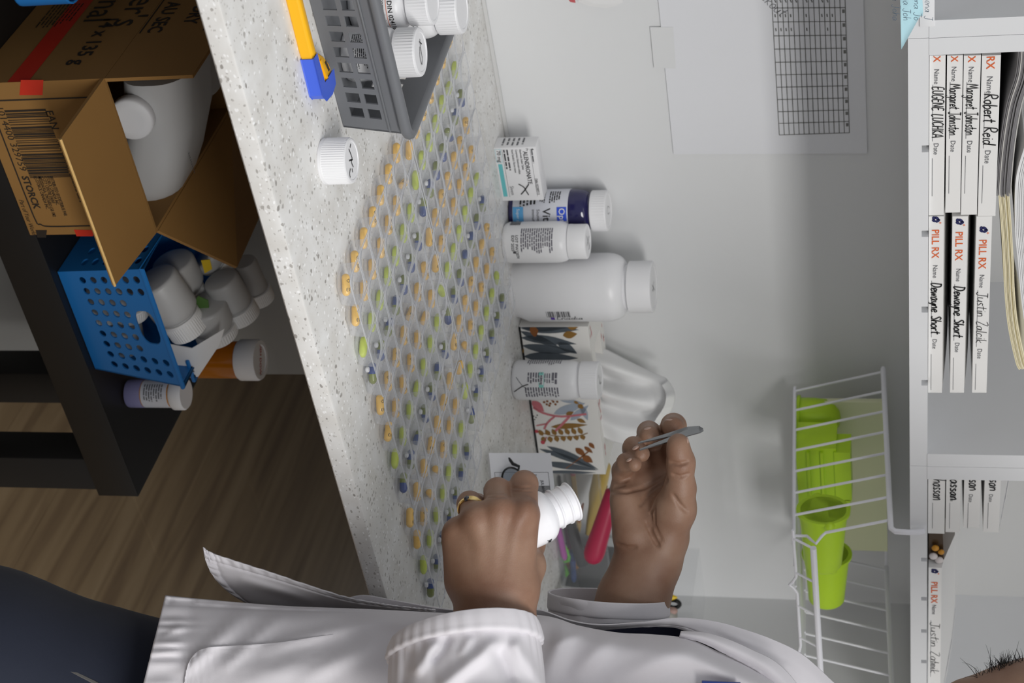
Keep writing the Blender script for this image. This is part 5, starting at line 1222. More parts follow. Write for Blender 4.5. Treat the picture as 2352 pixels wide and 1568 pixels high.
# ------------------------------------------------------------------ blue perforated basket of used bottles
b0, b1 = oz(132, 624, ZT+.0006), oz(207, 868, ZT+.0006); yb = float((b0[1]+b1[1])/2)
b1_ = oy(418, 888, yb-.008); b0_ = oy(345, 618, yb-.008)
t = thing('blue_basket', 'blue perforated basket full of used pill bottles on the black table', 'basket', tuple(b0)); BB = ROOT[t]; lb_ = lambda p: np.array(BB.inverted() @ Vector(p))
q00, q10, q11, q01 = lb_(b0), lb_(np.array([b1[0], b0[1], b0[2]])), lb_(b1_), lb_(np.array([b0_[0], b1_[1], b1_[2]]))
bd = .15; hB_ = float(q11[2])
def bil(s, tt, d=0): p = (q00*(1-s)+q10*s)*(1-tt)+(q01*(1-s)+q11*s)*tt; return p+np.array([0, d, 0])
def perforated(mb, mp, nx, nz, has, big=None, rad=.30, asp=1.0, th=.0018):
    for i in range(nx):
        for j in range(nz):
            x0, x1, z0, z1 = i/nx, (i+1)/nx, j/nz, (j+1)/nz
            if big and big[0] <= i < big[2] and big[1] <= j < big[3]:
                if (i, j) != big[:2]: continue
                x1, z1 = big[2]/nx, big[3]/nz
                hp = [(x0+(x1-x0)*(.5+a_*.5*.94), z0+(z1-z0)*(.5+b_*.5*.86)) for a_, b_ in [(q/1.0, w) for q, w in [(x*2, z*2) for x, z in rrect(1, 1, .34, 4)]]]
            elif has(i, j): hp = [(x0+(x1-x0)*(.5+rad*math.cos(a_)), z0+(z1-z0)*(.5+rad*asp*math.sin(a_))) for a_ in [PI/4+2*PI*k/20-PI/4+PI/20*0 for k in range(20)]]
            else:
                mb.add([mp(x0, z0, 0), mp(x1, z0, 0), mp(x1, z1, 0), mp(x0, z1, 0)], [(0, 1, 2, 3)]); mb.add([mp(x0, z0, th), mp(x1, z0, th), mp(x1, z1, th), mp(x0, z1, th)], [(3, 2, 1, 0)]); continue
            n = len(hp); cx, cz = (x0+x1)/2, (z0+z1)/2; hw, hh = (x1-x0)/2, (z1-z0)/2; op = []
            for a_, c_ in hp:
                da, dc = (a_-cx)/hw, (c_-cz)/hh; m_ = max(abs(da), abs(dc)); op.append((cx+da/m_*hw, cz+dc/m_*hh))
            for dd, rv in ((0, 0), (th, 1)):
                L_ = [[mp(*p, dd) for p in op], [mp(*p, dd) for p in hp]]; mb.loops(L_, cap0=False, cap1=False)
            mb.loops([[mp(*p, 0) for p in hp], [mp(*p, th) for p in hp]], cap0=False, cap1=False)
            # square corners
            for sx, sz in ((-1, -1), (1, -1), (1, 1), (-1, 1)):
                c0 = (cx+sx*hw, cz+sz*hh); near = sorted(op, key=lambda p: (p[0]-c0[0])**2/hw**2+(p[1]-c0[1])**2/hh**2)[:2]
                for dd in (0, th): mb.add([mp(*c0, dd), mp(*near[0], dd), mp(*near[1], dd)], [(0, 1, 2)])
# the perforated field sits inside a plain margin
ms0, ms1, mz0, mz1 = .035, .955, .20, .97
fm2 = lambda s, z, d: bil(ms0+(ms1-ms0)*s, mz0+(mz1-mz0)*z, d)
w_ = MB(); perforated(w_, fm2, 9, 6, lambda i, j: not (j >= 4 and i in (2, 6)), (2, 4, 7, 6) if False else (3, 4, 6, 6), .30, 1.0)
for s0, s1, z0, z1 in ((0, 1, 0, mz0), (0, 1, mz1, 1), (0, ms0, mz0, mz1), (ms1, 1, mz0, mz1)):
    for dd in (0, .0018): w_.add([bil(s0, z0, dd), bil(s1, z0, dd), bil(s1, z1, dd), bil(s0, z1, dd)], [(0, 1, 2, 3)])
w_.add([bil(0, 1, 0), bil(1, 1, 0), bil(1, 1, .0018), bil(0, 1, .0018)], [(0, 1, 2, 3)])
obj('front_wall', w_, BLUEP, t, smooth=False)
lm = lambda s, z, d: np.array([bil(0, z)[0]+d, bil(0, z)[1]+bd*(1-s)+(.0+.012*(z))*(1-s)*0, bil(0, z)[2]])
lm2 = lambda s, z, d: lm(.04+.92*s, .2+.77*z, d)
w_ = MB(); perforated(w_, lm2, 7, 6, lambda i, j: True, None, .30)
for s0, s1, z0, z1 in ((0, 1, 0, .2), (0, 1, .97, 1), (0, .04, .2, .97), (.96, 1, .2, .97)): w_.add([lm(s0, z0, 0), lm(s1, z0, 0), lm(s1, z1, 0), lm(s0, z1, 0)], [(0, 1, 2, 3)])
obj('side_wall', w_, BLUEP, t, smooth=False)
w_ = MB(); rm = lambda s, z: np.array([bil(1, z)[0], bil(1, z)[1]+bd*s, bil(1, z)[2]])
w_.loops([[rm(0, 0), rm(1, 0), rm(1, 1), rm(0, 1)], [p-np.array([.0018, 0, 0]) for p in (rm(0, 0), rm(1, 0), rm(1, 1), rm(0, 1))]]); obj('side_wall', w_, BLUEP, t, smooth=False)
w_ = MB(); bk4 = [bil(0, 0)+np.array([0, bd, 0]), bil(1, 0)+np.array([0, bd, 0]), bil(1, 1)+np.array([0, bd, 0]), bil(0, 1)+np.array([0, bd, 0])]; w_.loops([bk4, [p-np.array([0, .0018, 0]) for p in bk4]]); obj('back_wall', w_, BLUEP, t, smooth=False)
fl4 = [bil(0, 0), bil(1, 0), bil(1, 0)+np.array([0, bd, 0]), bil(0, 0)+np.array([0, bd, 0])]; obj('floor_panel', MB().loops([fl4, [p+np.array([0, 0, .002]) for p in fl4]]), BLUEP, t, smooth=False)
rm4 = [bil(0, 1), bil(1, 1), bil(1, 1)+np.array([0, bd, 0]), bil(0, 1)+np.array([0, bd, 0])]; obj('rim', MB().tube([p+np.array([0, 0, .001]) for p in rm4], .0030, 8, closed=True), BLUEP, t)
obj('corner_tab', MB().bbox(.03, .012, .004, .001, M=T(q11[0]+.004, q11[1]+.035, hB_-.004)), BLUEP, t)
# bottles and packets heaped in it: (base px, top px, depth behind the front, body radius, cap)
JUNK = [((352, 640), (438, 762), .035, .026, .024, 'white pill bottle lying across the front of the blue basket', .040),
        ((236, 645), (246, 720), .045, .019, .022, 'white bottle seen through the lower left holes of the blue basket', .03),
        ((285, 745), (300, 825), .045, .019, .022, 'white bottle seen through the middle holes of the blue basket', .03),
        ((290, 640), (300, 720), .045, .024, .022, 'white bottle pressed against the upper left holes of the blue basket', .03),
        ((395, 600), (440, 690), .085, .024, .022, 'white pill bottle tipped behind the front one in the blue basket', .04),
        ((470, 700), (500, 770), .060, .024, .026, 'white capped bottle upright at the right of the blue basket heap', .03),
        ((505, 640), (560, 730), .085, .020, .022, 'white screw neck bottle at the top of the blue basket heap', .03),
        ((470, 580), (520, 610), .120, .022, .020, 'white bottle deep at the back of the blue basket heap', .03),
        ((560, 600), (600, 690), .130, .014, .018, 'small white bottle topping the far side of the blue basket heap', .025)]
for (x0, y0), (x1, y1), dp, r, cr, lb, _ in JUNK:
    A2, B2 = oy(x0, y0, yb+dp), oy(x1, y1, yb+dp+.004); L2 = float(np.linalg.norm(B2-A2))
    M_ = axis_frame(A2, B2-A2, (0, 1, .2))
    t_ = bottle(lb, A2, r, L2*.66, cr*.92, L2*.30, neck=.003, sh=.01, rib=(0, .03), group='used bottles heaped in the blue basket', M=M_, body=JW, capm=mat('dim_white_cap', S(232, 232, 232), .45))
    if x0 == 352:
        k = MB(); lab_text(k, [(barcode(.018, .012, 5, 10), -.010, L2*.30), (greek(.03, .018, 6, 4, .5), -.014, L2*.05)], r, -PI/2+.5, 0, 0); obj('label_print', k, GREY_INK, t_, smooth=False, fix=False)
pc = [oy(x, y, yb+.024) for x, y in ((385, 790), (405, 870), (455, 865), (505, 790), (515, 755), (440, 800))]
t = thing('paper_packet', 'folded white paper packet sticking out of the blue basket', 'packet', tuple(pc[0])); obj('sheet', MB().loops([pc, [p+np.array([0, .0012, .0003]) for p in pc]]), W_PAPER, t, world=True, smooth=False)
k = MB(); q_ = pc[0]+np.array([.03, -.0006, .012]); f_ = frame(q_, (1, 0, 0), (0, 0, 1), (0, -1, 0)); put(k, text2d('X 2', .012, bold=.02), f_); obj('black_print', k, BLACK_INK, t, world=True, smooth=False, fix=False)
pg = [oy(x, y, yb+.055) for x, y in ((440, 700), (452, 720), (480, 712), (478, 690), (455, 680))]
t = thing('green_label', 'crumpled green label among the bottles in the blue basket', 'label', tuple(pg[0])); obj('sheet', MB().loops([pg, [p+np.array([0, .001, 0]) for p in pg]]), mat('dull_green_paper', S(84, 120, 60), .7), t, world=True, smooth=False)
py_ = [oy(x, y, yb+.080) for x, y in ((462, 598), (470, 628), (487, 618), (482, 596))]
t = thing('yellow_sticker', 'small yellow warning sticker on the heap in the blue basket', 'sticker', tuple(py_[0])); obj('sheet', MB().loops([py_, [p+np.array([0, .0008, 0]) for p in py_]]), mat('warning_yellow', S(226, 190, 40), .6), t, world=True, smooth=False)
# amber vials beside it
AMB = clear('amber_vial_plastic', (.80, .42, .06), .55, .8, S(200, 120, 20)[:3], .2)
vb = yb+.11; v0_, v1_ = oy(440, 826, vb), oy(600, 826, vb); rv = abs(float(oy(520, 872, vb)[0]-oy(520, 782, vb)[0]))*.38
t = thing('amber_vial', 'large amber pill vial with a white lid behind the blue basket', 'vial', (v0_[0], vb, ZT+.0004)); hv2 = float(v1_[2])-ZT
obj('tube', MB().lathe([(rv*.9, 0), (rv*.95, .002), (rv*.97, hv2-.026), (rv*.9, hv2-.024)], 30), AMB, t, ang=50); obj('lid', MB().lathe([(rv*1.02, hv2-.026), (rv*1.08, hv2-.024), (rv*1.08, hv2-.004), (rv*1.02, hv2-.001), (rv*.8, hv2-.001), (rv*.78, hv2-.0025)], 36), W_CAP, t, ang=50)
k = MB(); vs, fs = text2d('PUSH DOWN', rv*.34, 'CENTER', bold=.01); k.add([(x, y, 0) for x, y, _ in vs], fs, T(0, 0, hv2-.0022, facing(v0_)+PI/2)); obj('red_print', k, RED_TAPE, t, smooth=False, fix=False)
vb = yb+.052; v0_, v1_ = oy(296, 903, vb), oy(428, 905, vb); rv = .0155; zb2 = ZT+.0004
t = thing('small_vial', 'small labelled vial with a white lid at the right of the blue basket', 'vial', (v0_[0], vb, zb2)); hv2 = float(v1_[2])-zb2
obj('tube', MB().lathe([(rv*.9, 0), (rv, .002), (rv, hv2-.015), (rv*.95, hv2-.013)], 26), mat('amber_plastic', S(196, 130, 40), .25), t, ang=50)
obj('label', MB().lathe([(rv+.0002, hv2*.30), (rv+.0004, hv2*.302), (rv+.0004, hv2*.75), (rv+.0002, hv2*.752)], 26), mat('label_white', S(214, 216, 224), .5), t, ang=50)
k = MB(); lab_text(k, [(greek(.022, hv2*.34, 8, 4, .5), -.011, hv2*.36)], rv+.0005, facing(v0_), 0, 0); obj('label_print', k, GREY_INK, t, smooth=False, fix=False)
obj('lid', MB().lathe([(rv*1.1, hv2-.015), (rv*1.2, hv2-.013), (rv*1.2, hv2-.002), (rv*1.1, hv2)], 30), W_CAP, t, ang=50)
obj('foot_band', MB().lathe([(rv+.0003, .001), (rv+.0006, .002), (rv+.0006, hv2*.28), (rv+.0003, hv2*.285)], 26), mat('violet_grey', S(130, 128, 168), .5), t, ang=50)
# ------------------------------------------------------------------ the person: bodies grown from a smooth distance field
def cc(x, y, d): return np.array([(y-784)/FPX*d, (x-1176)/FPX*d, d])      # right, up, forward of the eye
BAS = np.array([RT, UP, FW])
def toW(p): return EYE + np.asarray(p) @ BAS
class Field:
    def __init__(s, lo, hi, h):
        s.o = np.array(lo, float); s.h = h; s.n = np.ceil((np.array(hi)-s.o)/h).astype(int)+1
        s.f = np.full(s.n, .05, np.float32)
    def sub(s, lo, hi):
        a = np.clip(np.floor((lo-s.o)/s.h).astype(int), 0, s.n-1); b = np.clip(np.ceil((hi-s.o)/s.h).astype(int)+1, 1, s.n)
        ax = [(np.arange(a[i], b[i])*s.h+s.o[i]).astype(np.float32) for i in range(3)]
        return tuple(slice(a[i], b[i]) for i in range(3)), np.meshgrid(*ax, indexing='ij')
    def cap(s, a, b, ra, rb, k=.004, carve=False):
        a, b = np.array(a, float), np.array(b, float); m = max(ra, rb)+k+3*s.h
        sl, (X, Y, Z) = s.sub(np.minimum(a, b)-m, np.maximum(a, b)+m)
        if X.size == 0: return
        d = b-a; L = float(d@d) or 1e-9
        t = np.clip(((X-a[0])*d[0]+(Y-a[1])*d[1]+(Z-a[2])*d[2])/L, 0, 1)
        q = np.sqrt((X-a[0]-t*d[0])**2+(Y-a[1]-t*d[1])**2+(Z-a[2]-t*d[2])**2)-(ra+t*(rb-ra))
        F = s.f[sl]
        if carve:
            q = -q; hh = np.maximum(k-np.abs(F-q), 0); s.f[sl] = np.maximum(F, q)+hh*hh/(4*k)
        else:
            hh = np.maximum(k-np.abs(F-q), 0); s.f[sl] = np.minimum(F, q)-hh*hh/(4*k)
    def chain(s, pts, rr, k=.004):
        for i in range(len(pts)-1): s.cap(pts[i], pts[i+1], rr[i], rr[i+1], k)
    def ell(s, c_, r, k=.004):
        r = np.array(r, float); c_ = np.array(c_, float); m = r.max()+k+3*s.h
        sl, (X, Y, Z) = s.sub(c_-m, c_+m)
        q = (np.sqrt(((X-c_[0])/r[0])**2+((Y-c_[1])/r[1])**2+((Z-c_[2])/r[2])**2)-1)*float(r.min())
        F = s.f[sl]; hh = np.maximum(k-np.abs(F-q), 0); s.f[sl] = np.minimum(F, q)-hh*hh/(4*k)
    def at(s, p):
        g = (np.asarray(p)-s.o)/s.h; i = np.clip(g.astype(int), 0, s.n-2); t = g-i
        c_ = s.f[i[0]:i[0]+2, i[1]:i[1]+2, i[2]:i[2]+2]; w = np.ones((2, 2, 2))
        for ax, q in enumerate(t): w = w*np.array([1-q, q]).reshape([-1 if k == ax else 1 for k in range(3)])
        return float((c_*w).sum())
    def hit(s, x, y, d0, d1):                            # first surface point along the sight line
        for d in np.arange(d0, d1, s.h*.5):
            p = cc(x, y, d)
            if np.all(p > s.o) and np.all(p < s.o+(s.n-1)*s.h) and s.at(p) < 0: return p
        return None
    def crease(s, pts, d0, d1, r=.0011, k=.0016, sink=.0001):
        P = []
        for i in range(len(pts)-1):
            for t in np.linspace(0, 1, 9)[:-1]:
                p = s.hit(pts[i][0]*(1-t)+pts[i+1][0]*t, pts[i][1]*(1-t)+pts[i+1][1]*t, d0, d1)
                if p is not None: P.append(p-np.array([0, 0, r*.55]))
        for i in range(len(P)-1):
            if np.linalg.norm(P[i+1]-P[i]) < .012: s.cap(P[i], P[i+1], r, r, k, True)
    def mesh(s):
        f = s.f; n = s.n-1; acc = np.zeros((*n, 3), np.float32); cnt = np.zeros(n, np.float32)
        cs = [(i, j, k) for i in (0, 1) for j in (0, 1) for k in (0, 1)]
        sl = lambda o: f[o[0]:o[0]+n[0], o[1]:o[1]+n[1], o[2]:o[2]+n[2]]
        for a in cs:
            for ax in range(3):
                if a[ax]: continue
                b = list(a); b[ax] = 1; fa, fb = sl(a), sl(tuple(b)); m = (fa < 0) != (fb < 0)
                t = np.where(m, fa/np.where(m, fa-fb, 1), 0)
                for q in range(3): acc[..., q] += m*(a[q]+(t if q == ax else 0))
                cnt += m
        act = cnt > 0; idx = np.full(n, -1, np.int64); idx[act] = np.arange(act.sum())
        g = np.argwhere(act); V = (g+acc[act]/cnt[act][:, None])*s.h+s.o; Fs = []
        for ax in range(3):
            o1, o2 = [q for q in range(3) if q != ax]
            lo = [slice(1, n[q]) for q in range(3)]; lo[ax] = slice(0, n[ax])
            hi = list(lo); hi[ax] = slice(1, n[ax]+1)
            A, B = f[tuple(lo)] < 0, f[tuple(hi)] < 0; P = np.argwhere(A != B); 
            if not len(P): continue
            fl_ = A[tuple(P.T)]
            off = np.array([0 if q == ax else 1 for q in range(3)]); P = P+off
            e1 = np.eye(3, dtype=int)[o1]; e2 = np.eye(3, dtype=int)[o2]
            Q = np.stack([idx[tuple((P-w).T)] for w in (0*e1, e1, e1+e2, e2)], 1)
            if ax == 1: fl_ = ~fl_
            Q = np.where(fl_[:, None], Q, Q[:, ::-1]); Fs.append(Q)
        return V, np.concatenate(Fs)
def skin_mat():
    m = mat('skin', S(142, 112, 93), .5, sss=.08); nt = m.node_tree; N = nt.nodes.new; L = nt.links.new; b = nt.nodes['Principled BSDF']
    tc = N('ShaderNodeTexCoord'); n1 = N('ShaderNodeTexNoise'); n1.inputs['Scale'].default_value = 28; n1.inputs['Detail'].default_value = 5
    cr = N('ShaderNodeValToRGB'); cr.color_ramp.elements[0].position = .32; cr.color_ramp.elements[0].color = S(132, 97, 78); cr.color_ramp.elements[1].position = .68; cr.color_ramp.elements[1].color = S(154, 123, 103)
    L(tc.outputs['Object'], n1.inputs['Vector']); L(n1.outputs['Fac'], cr.inputs[0]); L(cr.outputs[0], b.inputs['Base Color'])
    v = N('ShaderNodeTexVoronoi'); v.inputs['Scale'].default_value = 900; n2 = N('ShaderNodeTexNoise'); n2.inputs['Scale'].default_value = 260; ad = N('ShaderNodeMath'); ad.operation = 'ADD'
    L(tc.outputs['Object'], v.inputs['Vector']); L(tc.outputs['Object'], n2.inputs['Vector']); L(v.outputs['Distance'], ad.inputs[0]); L(n2.outputs['Fac'], ad.inputs[1])
    bp = N('ShaderNodeBump'); bp.inputs['Strength'].default_value = .12; bp.inputs['Distance'].default_value = .0006; L(ad.outputs[0], bp.inputs['Height']); L(bp.outputs['Normal'], b.inputs['Normal'])
    return m
SKIN = skin_mat()
DL = 1.25; DR = 1.46
pl = lambda x, y, dd=0: cc(x, y, DL+dd)
pr_ = lambda x, y, dd=0: cc(x, y, DR+dd)
RL = lambda px: px*DL/FPX
RR = lambda px: px*DR/FPX
# left hand: back of the hand to the camera, fingers curled away round the bottle
lo = np.minimum(pl(985, 1050), pl(1280, 1530))-np.array([.01, .01, .06]); hi = np.maximum(pl(985, 1050), pl(1285, 1530))+np.array([.01, .01, .09])
FL = Field(lo, hi, .00115)
K = .012
FL.chain([pl(1138, 1490, .006), pl(1138, 1430, .004), pl(1140, 1360, .003)], [RL(66), RL(70), RL(64)], K)
FL.chain([pl(1114, 1490, .006), pl(1112, 1430, .004), pl(1108, 1360, .004)], [RL(64), RL(62), RL(56)], K)
FL.chain([pl(1140, 1480, .010), pl(1160, 1430, .006), pl(1172, 1350, .004)], [RL(54), RL(60), RL(54)], K)
MCP = [pl(1203, 1182, .004), pl(1146, 1178, -.002), pl(1095, 1192, .001), pl(1052, 1222, .009)]
WR = [pl(1180, 1345, .003), pl(1145, 1345, .001), pl(1108, 1345, .002), pl(1080, 1335, .006)]
for a, b, r in zip(WR, MCP, (37, 38, 36, 33)): FL.cap(a, b, RL(46), RL(r), .012)
FL.cap(pl(1065, 1330, .016), pl(1055, 1240, .016), RL(42), RL(34), .012)                    # outer edge of the palm
FL.cap(pl(1165, 1330, .016), pl(1150, 1220, .013), RL(44), RL(36), .012)
FING = [([MCP[0], pl(1204, 1112, .030), pl(1200, 1120, .058), pl(1196, 1150, .070)], (34, 31.5, 29, 26)),
        ([MCP[1], pl(1143, 1128, .026), pl(1150, 1135, .056), pl(1150, 1165, .070)], (34, 31, 29, 26)),
        ([MCP[2], pl(1079, 1157, .026), pl(1095, 1160, .056), pl(1102, 1190, .070)], (32, 29, 27, 25)),
        ([MCP[3], pl(1048, 1222, .030), pl(1062, 1215, .054), pl(1072, 1235, .066)], (31, 26, 24, 22))]
for P, r in FING: FL.chain(P, [RL(q) for q in r], .0035)
FL.chain([pl(1190, 1352, .008), pl(1213, 1300, .022), pl(1216, 1245, .052), pl(1200, 1205, .070)], [RL(44), RL(36), RL(33), RL(27)], .009)      # thumb
for x, y in ((1146, 1170), (1206, 1172), (1090, 1190)): FL.ell(pl(x, y, -.0045), (RL(22), RL(17), .0075), .008)                                # knuckles
for a, b in (((1140, 1190), (1135, 1320)), ((1100, 1205), (1112, 1320)), ((1190, 1195), (1165, 1320))): FL.cap(pl(*a, -.0085), pl(*b, -.0105), .0030, .0024, .008)   # tendons
for x0, y0 in ((1180, 1120), (1182, 1128), (1120, 1135), (1122, 1142)): FL.crease([(x0, y0), (x0+44, y0-2)], 1.19, 1.30, .0007, .0012)
# right hand: palm to the camera, pinching the tweezers
lo = np.minimum(pr_(1370, 935), pr_(1370, 1470))-np.array([.01, .01, .055]); hi = np.maximum(pr_(1625, 1470), pr_(1625, 935))+np.array([.01, .01, .07])
FR = Field(lo, hi, .00115)
FR.chain([pr_(1410, 1455), pr_(1442, 1370), pr_(1470, 1290, .002), pr_(1476, 1240, .004)], [RR(66), RR(64), RR(56), RR(50)], K)
FR.chain([pr_(1430, 1455), pr_(1470, 1370), pr_(1505, 1290), pr_(1522, 1240)], [RR(62), RR(64), RR(55), RR(54)], K)
M2 = [pr_(1548, 1105, .012), pr_(1508, 1100, .016), pr_(1468, 1107, .015), pr_(1433, 1122, .010)]
W2 = [pr_(1532, 1232, .004), pr_(1505, 1232, .004), pr_(1478, 1232, .004), pr_(1458, 1226, .003)]
for a, b, r in zip(W2, M2, (32, 32, 31, 30)): FR.cap(a, b, RR(41), RR(r), .011)
FR.chain([pr_(1528, 1228, -.006), pr_(1550, 1170, -.014), pr_(1562, 1122, -.024)], [RR(46), RR(44), RR(35)], .010)         # ball of the thumb
FR.cap(pr_(1450, 1222, -.004), pr_(1436, 1150, -.001), RR(40), RR(33), .010)                                               # outer palm
FR.chain([pr_(1562, 1122, -.026), pr_(1564, 1062, -.036), pr_(1558, 1020, -.040)], [RR(33), RR(29.5), RR(24.5)], .006)       # thumb
FR.ell(pr_(1557, 1034, -.042), (RR(24), RR(24), RR(21)), .004)
F2 = [([M2[0], pr_(1546, 1010, .040), pr_(1547, 978, .018), pr_(1546, 981, -.004)], (31, 30, 29, 24.5)),
      ([M2[1], pr_(1500, 1030, .046), pr_(1490, 993, .024), pr_(1491, 999, -.001)], (31, 29, 26.5, 22.5)),
      ([M2[2], pr_(1456, 1030, .022), pr_(1455, 1026, .002), pr_(1474, 1042, -.016)], (30, 26, 23, 18.5)),
      ([M2[3], pr_(1430, 1080, .008), pr_(1438, 1062, -.010), pr_(1457, 1066, -.022)], (29, 24, 21, 17))]
for P, r in F2: FR.chain(P, [RR(q) for q in r], .0030)
for pts in ([(1403, 1128), (1440, 1129), (1480, 1119), (1515, 1100), (1535, 1085)], [(1470, 1160), (1492, 1132), (1520, 1112), (1534, 1100)], [(1528, 1110), (1507, 1142), (1494, 1180), (1496, 1220), (1512, 1252)],
            [(1503, 1165), (1502, 1205), (1520, 1245)], [(1418, 1250), (1440, 1257), (1462, 1257)], [(1545, 1136), (1562, 1160), (1582, 1178)], [(1404, 1102), (1425, 1107), (1447, 1098)], [(1412, 1118), (1436, 1112)],
            [(1545, 1090), (1562, 1096), (1585, 1088)], [(1540, 1062), (1560, 1066), (1582, 1060)], [(1485, 1200), (1500, 1235), (1515, 1258)]):
    FR.crease(pts, 1.39, 1.52, .0011, .0020)
VL, QL = FL.mesh(); VR, QR = FR.mesh()
# trunk, neck and head (coarser; hidden under the clothes and outside the frame)
TR = Field(cc(-250, 1450, 1.45)-np.array([.12, .12, .35]), cc(2950, 2350, 1.45)+np.array([.12, .15, .30]), .009)
pt = lambda x, y, d: cc(x, y, d)
for d in (1.395, 1.425): TR.chain([pt(520, 1750, d), pt(900, 1750, d), pt(1300, 1760, d), pt(1700, 1800, d)], [.072, .070, .074, .074], .03)
TR.cap(pt(1800, 1830, 1.30), pt(1800, 1830, 1.54), .055, .055, .05)
TR.chain([pt(1790, 1830, 1.27), pt(1400, 1900, 1.20), pt(1150, 1840, 1.18), pt(1085, 1620, 1.236), pt(1085, 1490, 1.252)], [.05, .046, .034, .026, .020], .02)
TR.chain([pt(1790, 1830, 1.56), pt(1500, 1900, 1.56), pt(1330, 1830, 1.54), pt(1400, 1600, 1.49), pt(1420, 1450, 1.462)], [.05, .046, .036, .029, .022], .02)
TR.chain([pt(1850, 1810, 1.42), pt(2150, 1790, 1.42)], [.060, .056], .04)
TR.ell(pt(2480, 1790, 1.42), (.098, .112, .078), .02); TR.ell(pt(2330, 1730, 1.42), (.070, .065, .058), .03)
TR.chain([pt(2268, 1655, 1.40), pt(2470, 1578, 1.40)], [91*1.4/FPX, 95*1.4/FPX], .015); TR.cap(pt(2208, 1622, 1.40), pt(2225, 1625, 1.44), .021, .021, .012)
TR.chain([pt(2560, 1590, 1.42), pt(2470, 1505, 1.42)], [.009, .014], .012)                                                  # nose, above the frame
for d in (1.385, 1.455): TR.ell(pt(2580, 1620, d), (.018, .010, .016), .01)                                                  # brow
VT, QT = TR.mesh()
P0_ = toW(cc(330, 1740, 1.42)); 
person = thing('person', 'person in a white lab coat and jeans holding a bottle and tweezers', 'person', (P0_[0], P0_[1], 0))
bm_ = MB(); bm_.add([tuple(p) for p in toW(VL)], [tuple(map(int, q)) for q in QL]); bm_.add([tuple(p) for p in toW(VR)], [tuple(map(int, q)) for q in QR]); bm_.add([tuple(p) for p in toW(VT)], [tuple(map(int, q)) for q in QT])
body = obj('body', bm_, SKIN, person, world=True, ang=180, fix=False)
NAIL = mat('fingernail', S(180, 150, 136), .3, coat=.3)
def nail(x, y, d, ru, rv_, rd, tilt=0):
    c_ = cc(x, y, d); b = MB().ball((0, 0, 0), (ru, rv_, rd), nu=14, nv=8)
    ct, st_ = math.cos(tilt), math.sin(tilt)
    b.v = [tuple(toW(c_+np.array([p[0]*ct-p[1]*st_, p[0]*st_+p[1]*ct, p[2]]))) for p in b.v]
    obj('fingernail', b, NAIL, body, world=True, ang=90)
nail(1540, 964, DR-.0045, .0016, .0048, .0060, .1); nail(1487, 984, DR-.0025, .0015, .0043, .0056, .25); nail(1460, 1028, DR-.0180, .0015, .0034, .0048, .5); nail(1445, 1056, DR-.0240, .0013, .0030, .0042, .5)
nail(1576, 1022, DR-.0415, .0072, .0022, .0052, -.1)
LIPS = mat('lips', S(160, 82, 84), .45)
obj('lips', MB().ball(tuple(toW(cc(2325, 1612, 1.372))), (.007, .004, .004)), LIPS, body, world=True)
HAIR = mat('black_hair', S(20, 18, 18), .55)
hb = MB(); rh = random.Random(8)
for i in range(170):
    if i < 50: x0, y0 = rh.uniform(2280, 2315), 1548-(rh.uniform(2280, 2315)-2235)*.40
    else: x0 = rh.uniform(2248, 2350); y0 = 1562-(x0-2235)*.40
    y0 = 1572-(x0-2235)*.40; dd = 1.405+rh.uniform(-.006, .012); L_ = rh.uniform(18, 42) if i < 150 else rh.uniform(25, 80); a_ = rh.gauss(-1.5, .55)
    if 2275 < x0 < 2315: L_ *= 1.2
    pts = []; cu = rh.uniform(-.7, .7)
    for s_ in range(5): q = s_/4; pts.append(toW(cc(x0+L_*q*math.cos(a_+cu*q)*.8, y0+L_*q*math.sin(a_+cu*q), dd+.004*q)))
    hb.tube(pts, [.00028, .00026, .00022, .00016, .00006], 4, cap=False)
o = obj('hair_wisps', hb, HAIR, person, world=True, fix=False); o['kind'] = 'stuff'
hc = Field(cc(2200, 1500, 1.42)-.12, cc(2850, 2150, 1.42)+.12, .009); hc.ell(pt(2530, 1850, 1.42), (.100, .108, .086), .02); hc.ell(pt(2440, 1930, 1.42), (.055, .075, .07), .02); v_, q_ = hc.mesh()
obj('hair', MB().add([tuple(p) for p in toW(v_)], [tuple(map(int, q)) for q in q_]), HAIR, person, world=True, ang=180, fix=False)

# ------------------------------------------------------------------ clothes
def cloth(name, col):
    m = mat(name, col, .8, var=.03, vscale=6); nt = m.node_tree; N = nt.nodes.new; L = nt.links.new; b = nt.nodes['Principled BSDF']
    b.inputs['Sheen Weight'].default_value = .15
    tc = N('ShaderNodeTexCoord'); w1 = N('ShaderNodeTexNoise'); w1.inputs['Scale'].default_value = 2600
    w2 = N('ShaderNodeTexNoise'); w2.inputs['Scale'].default_value = 30; w2.inputs['Detail'].default_value = 2
    ad = N('ShaderNodeMath'); ad.operation = 'MULTIPLY_ADD'; ad.inputs[1].default_value = 5
    bp = N('ShaderNodeBump'); bp.inputs['Strength'].default_value = .25; bp.inputs['Distance'].default_value = .0004
    L(tc.outputs['Object'], w1.inputs['Vector']); L(tc.outputs['Object'], w2.inputs['Vector']); L(w2.outputs['Fac'], ad.inputs[0]); L(w1.outputs['Fac'], ad.inputs[2]); L(ad.outputs[0], bp.inputs['Height']); L(bp.outputs['Normal'], b.inputs['Normal'])
    return m
COAT = cloth('white_coat_cotton', S(222, 219, 224)); JEAN = cloth('dark_denim', S(29, 35, 52)); SHIRT = cloth('navy_shirt', S(24, 28, 52))
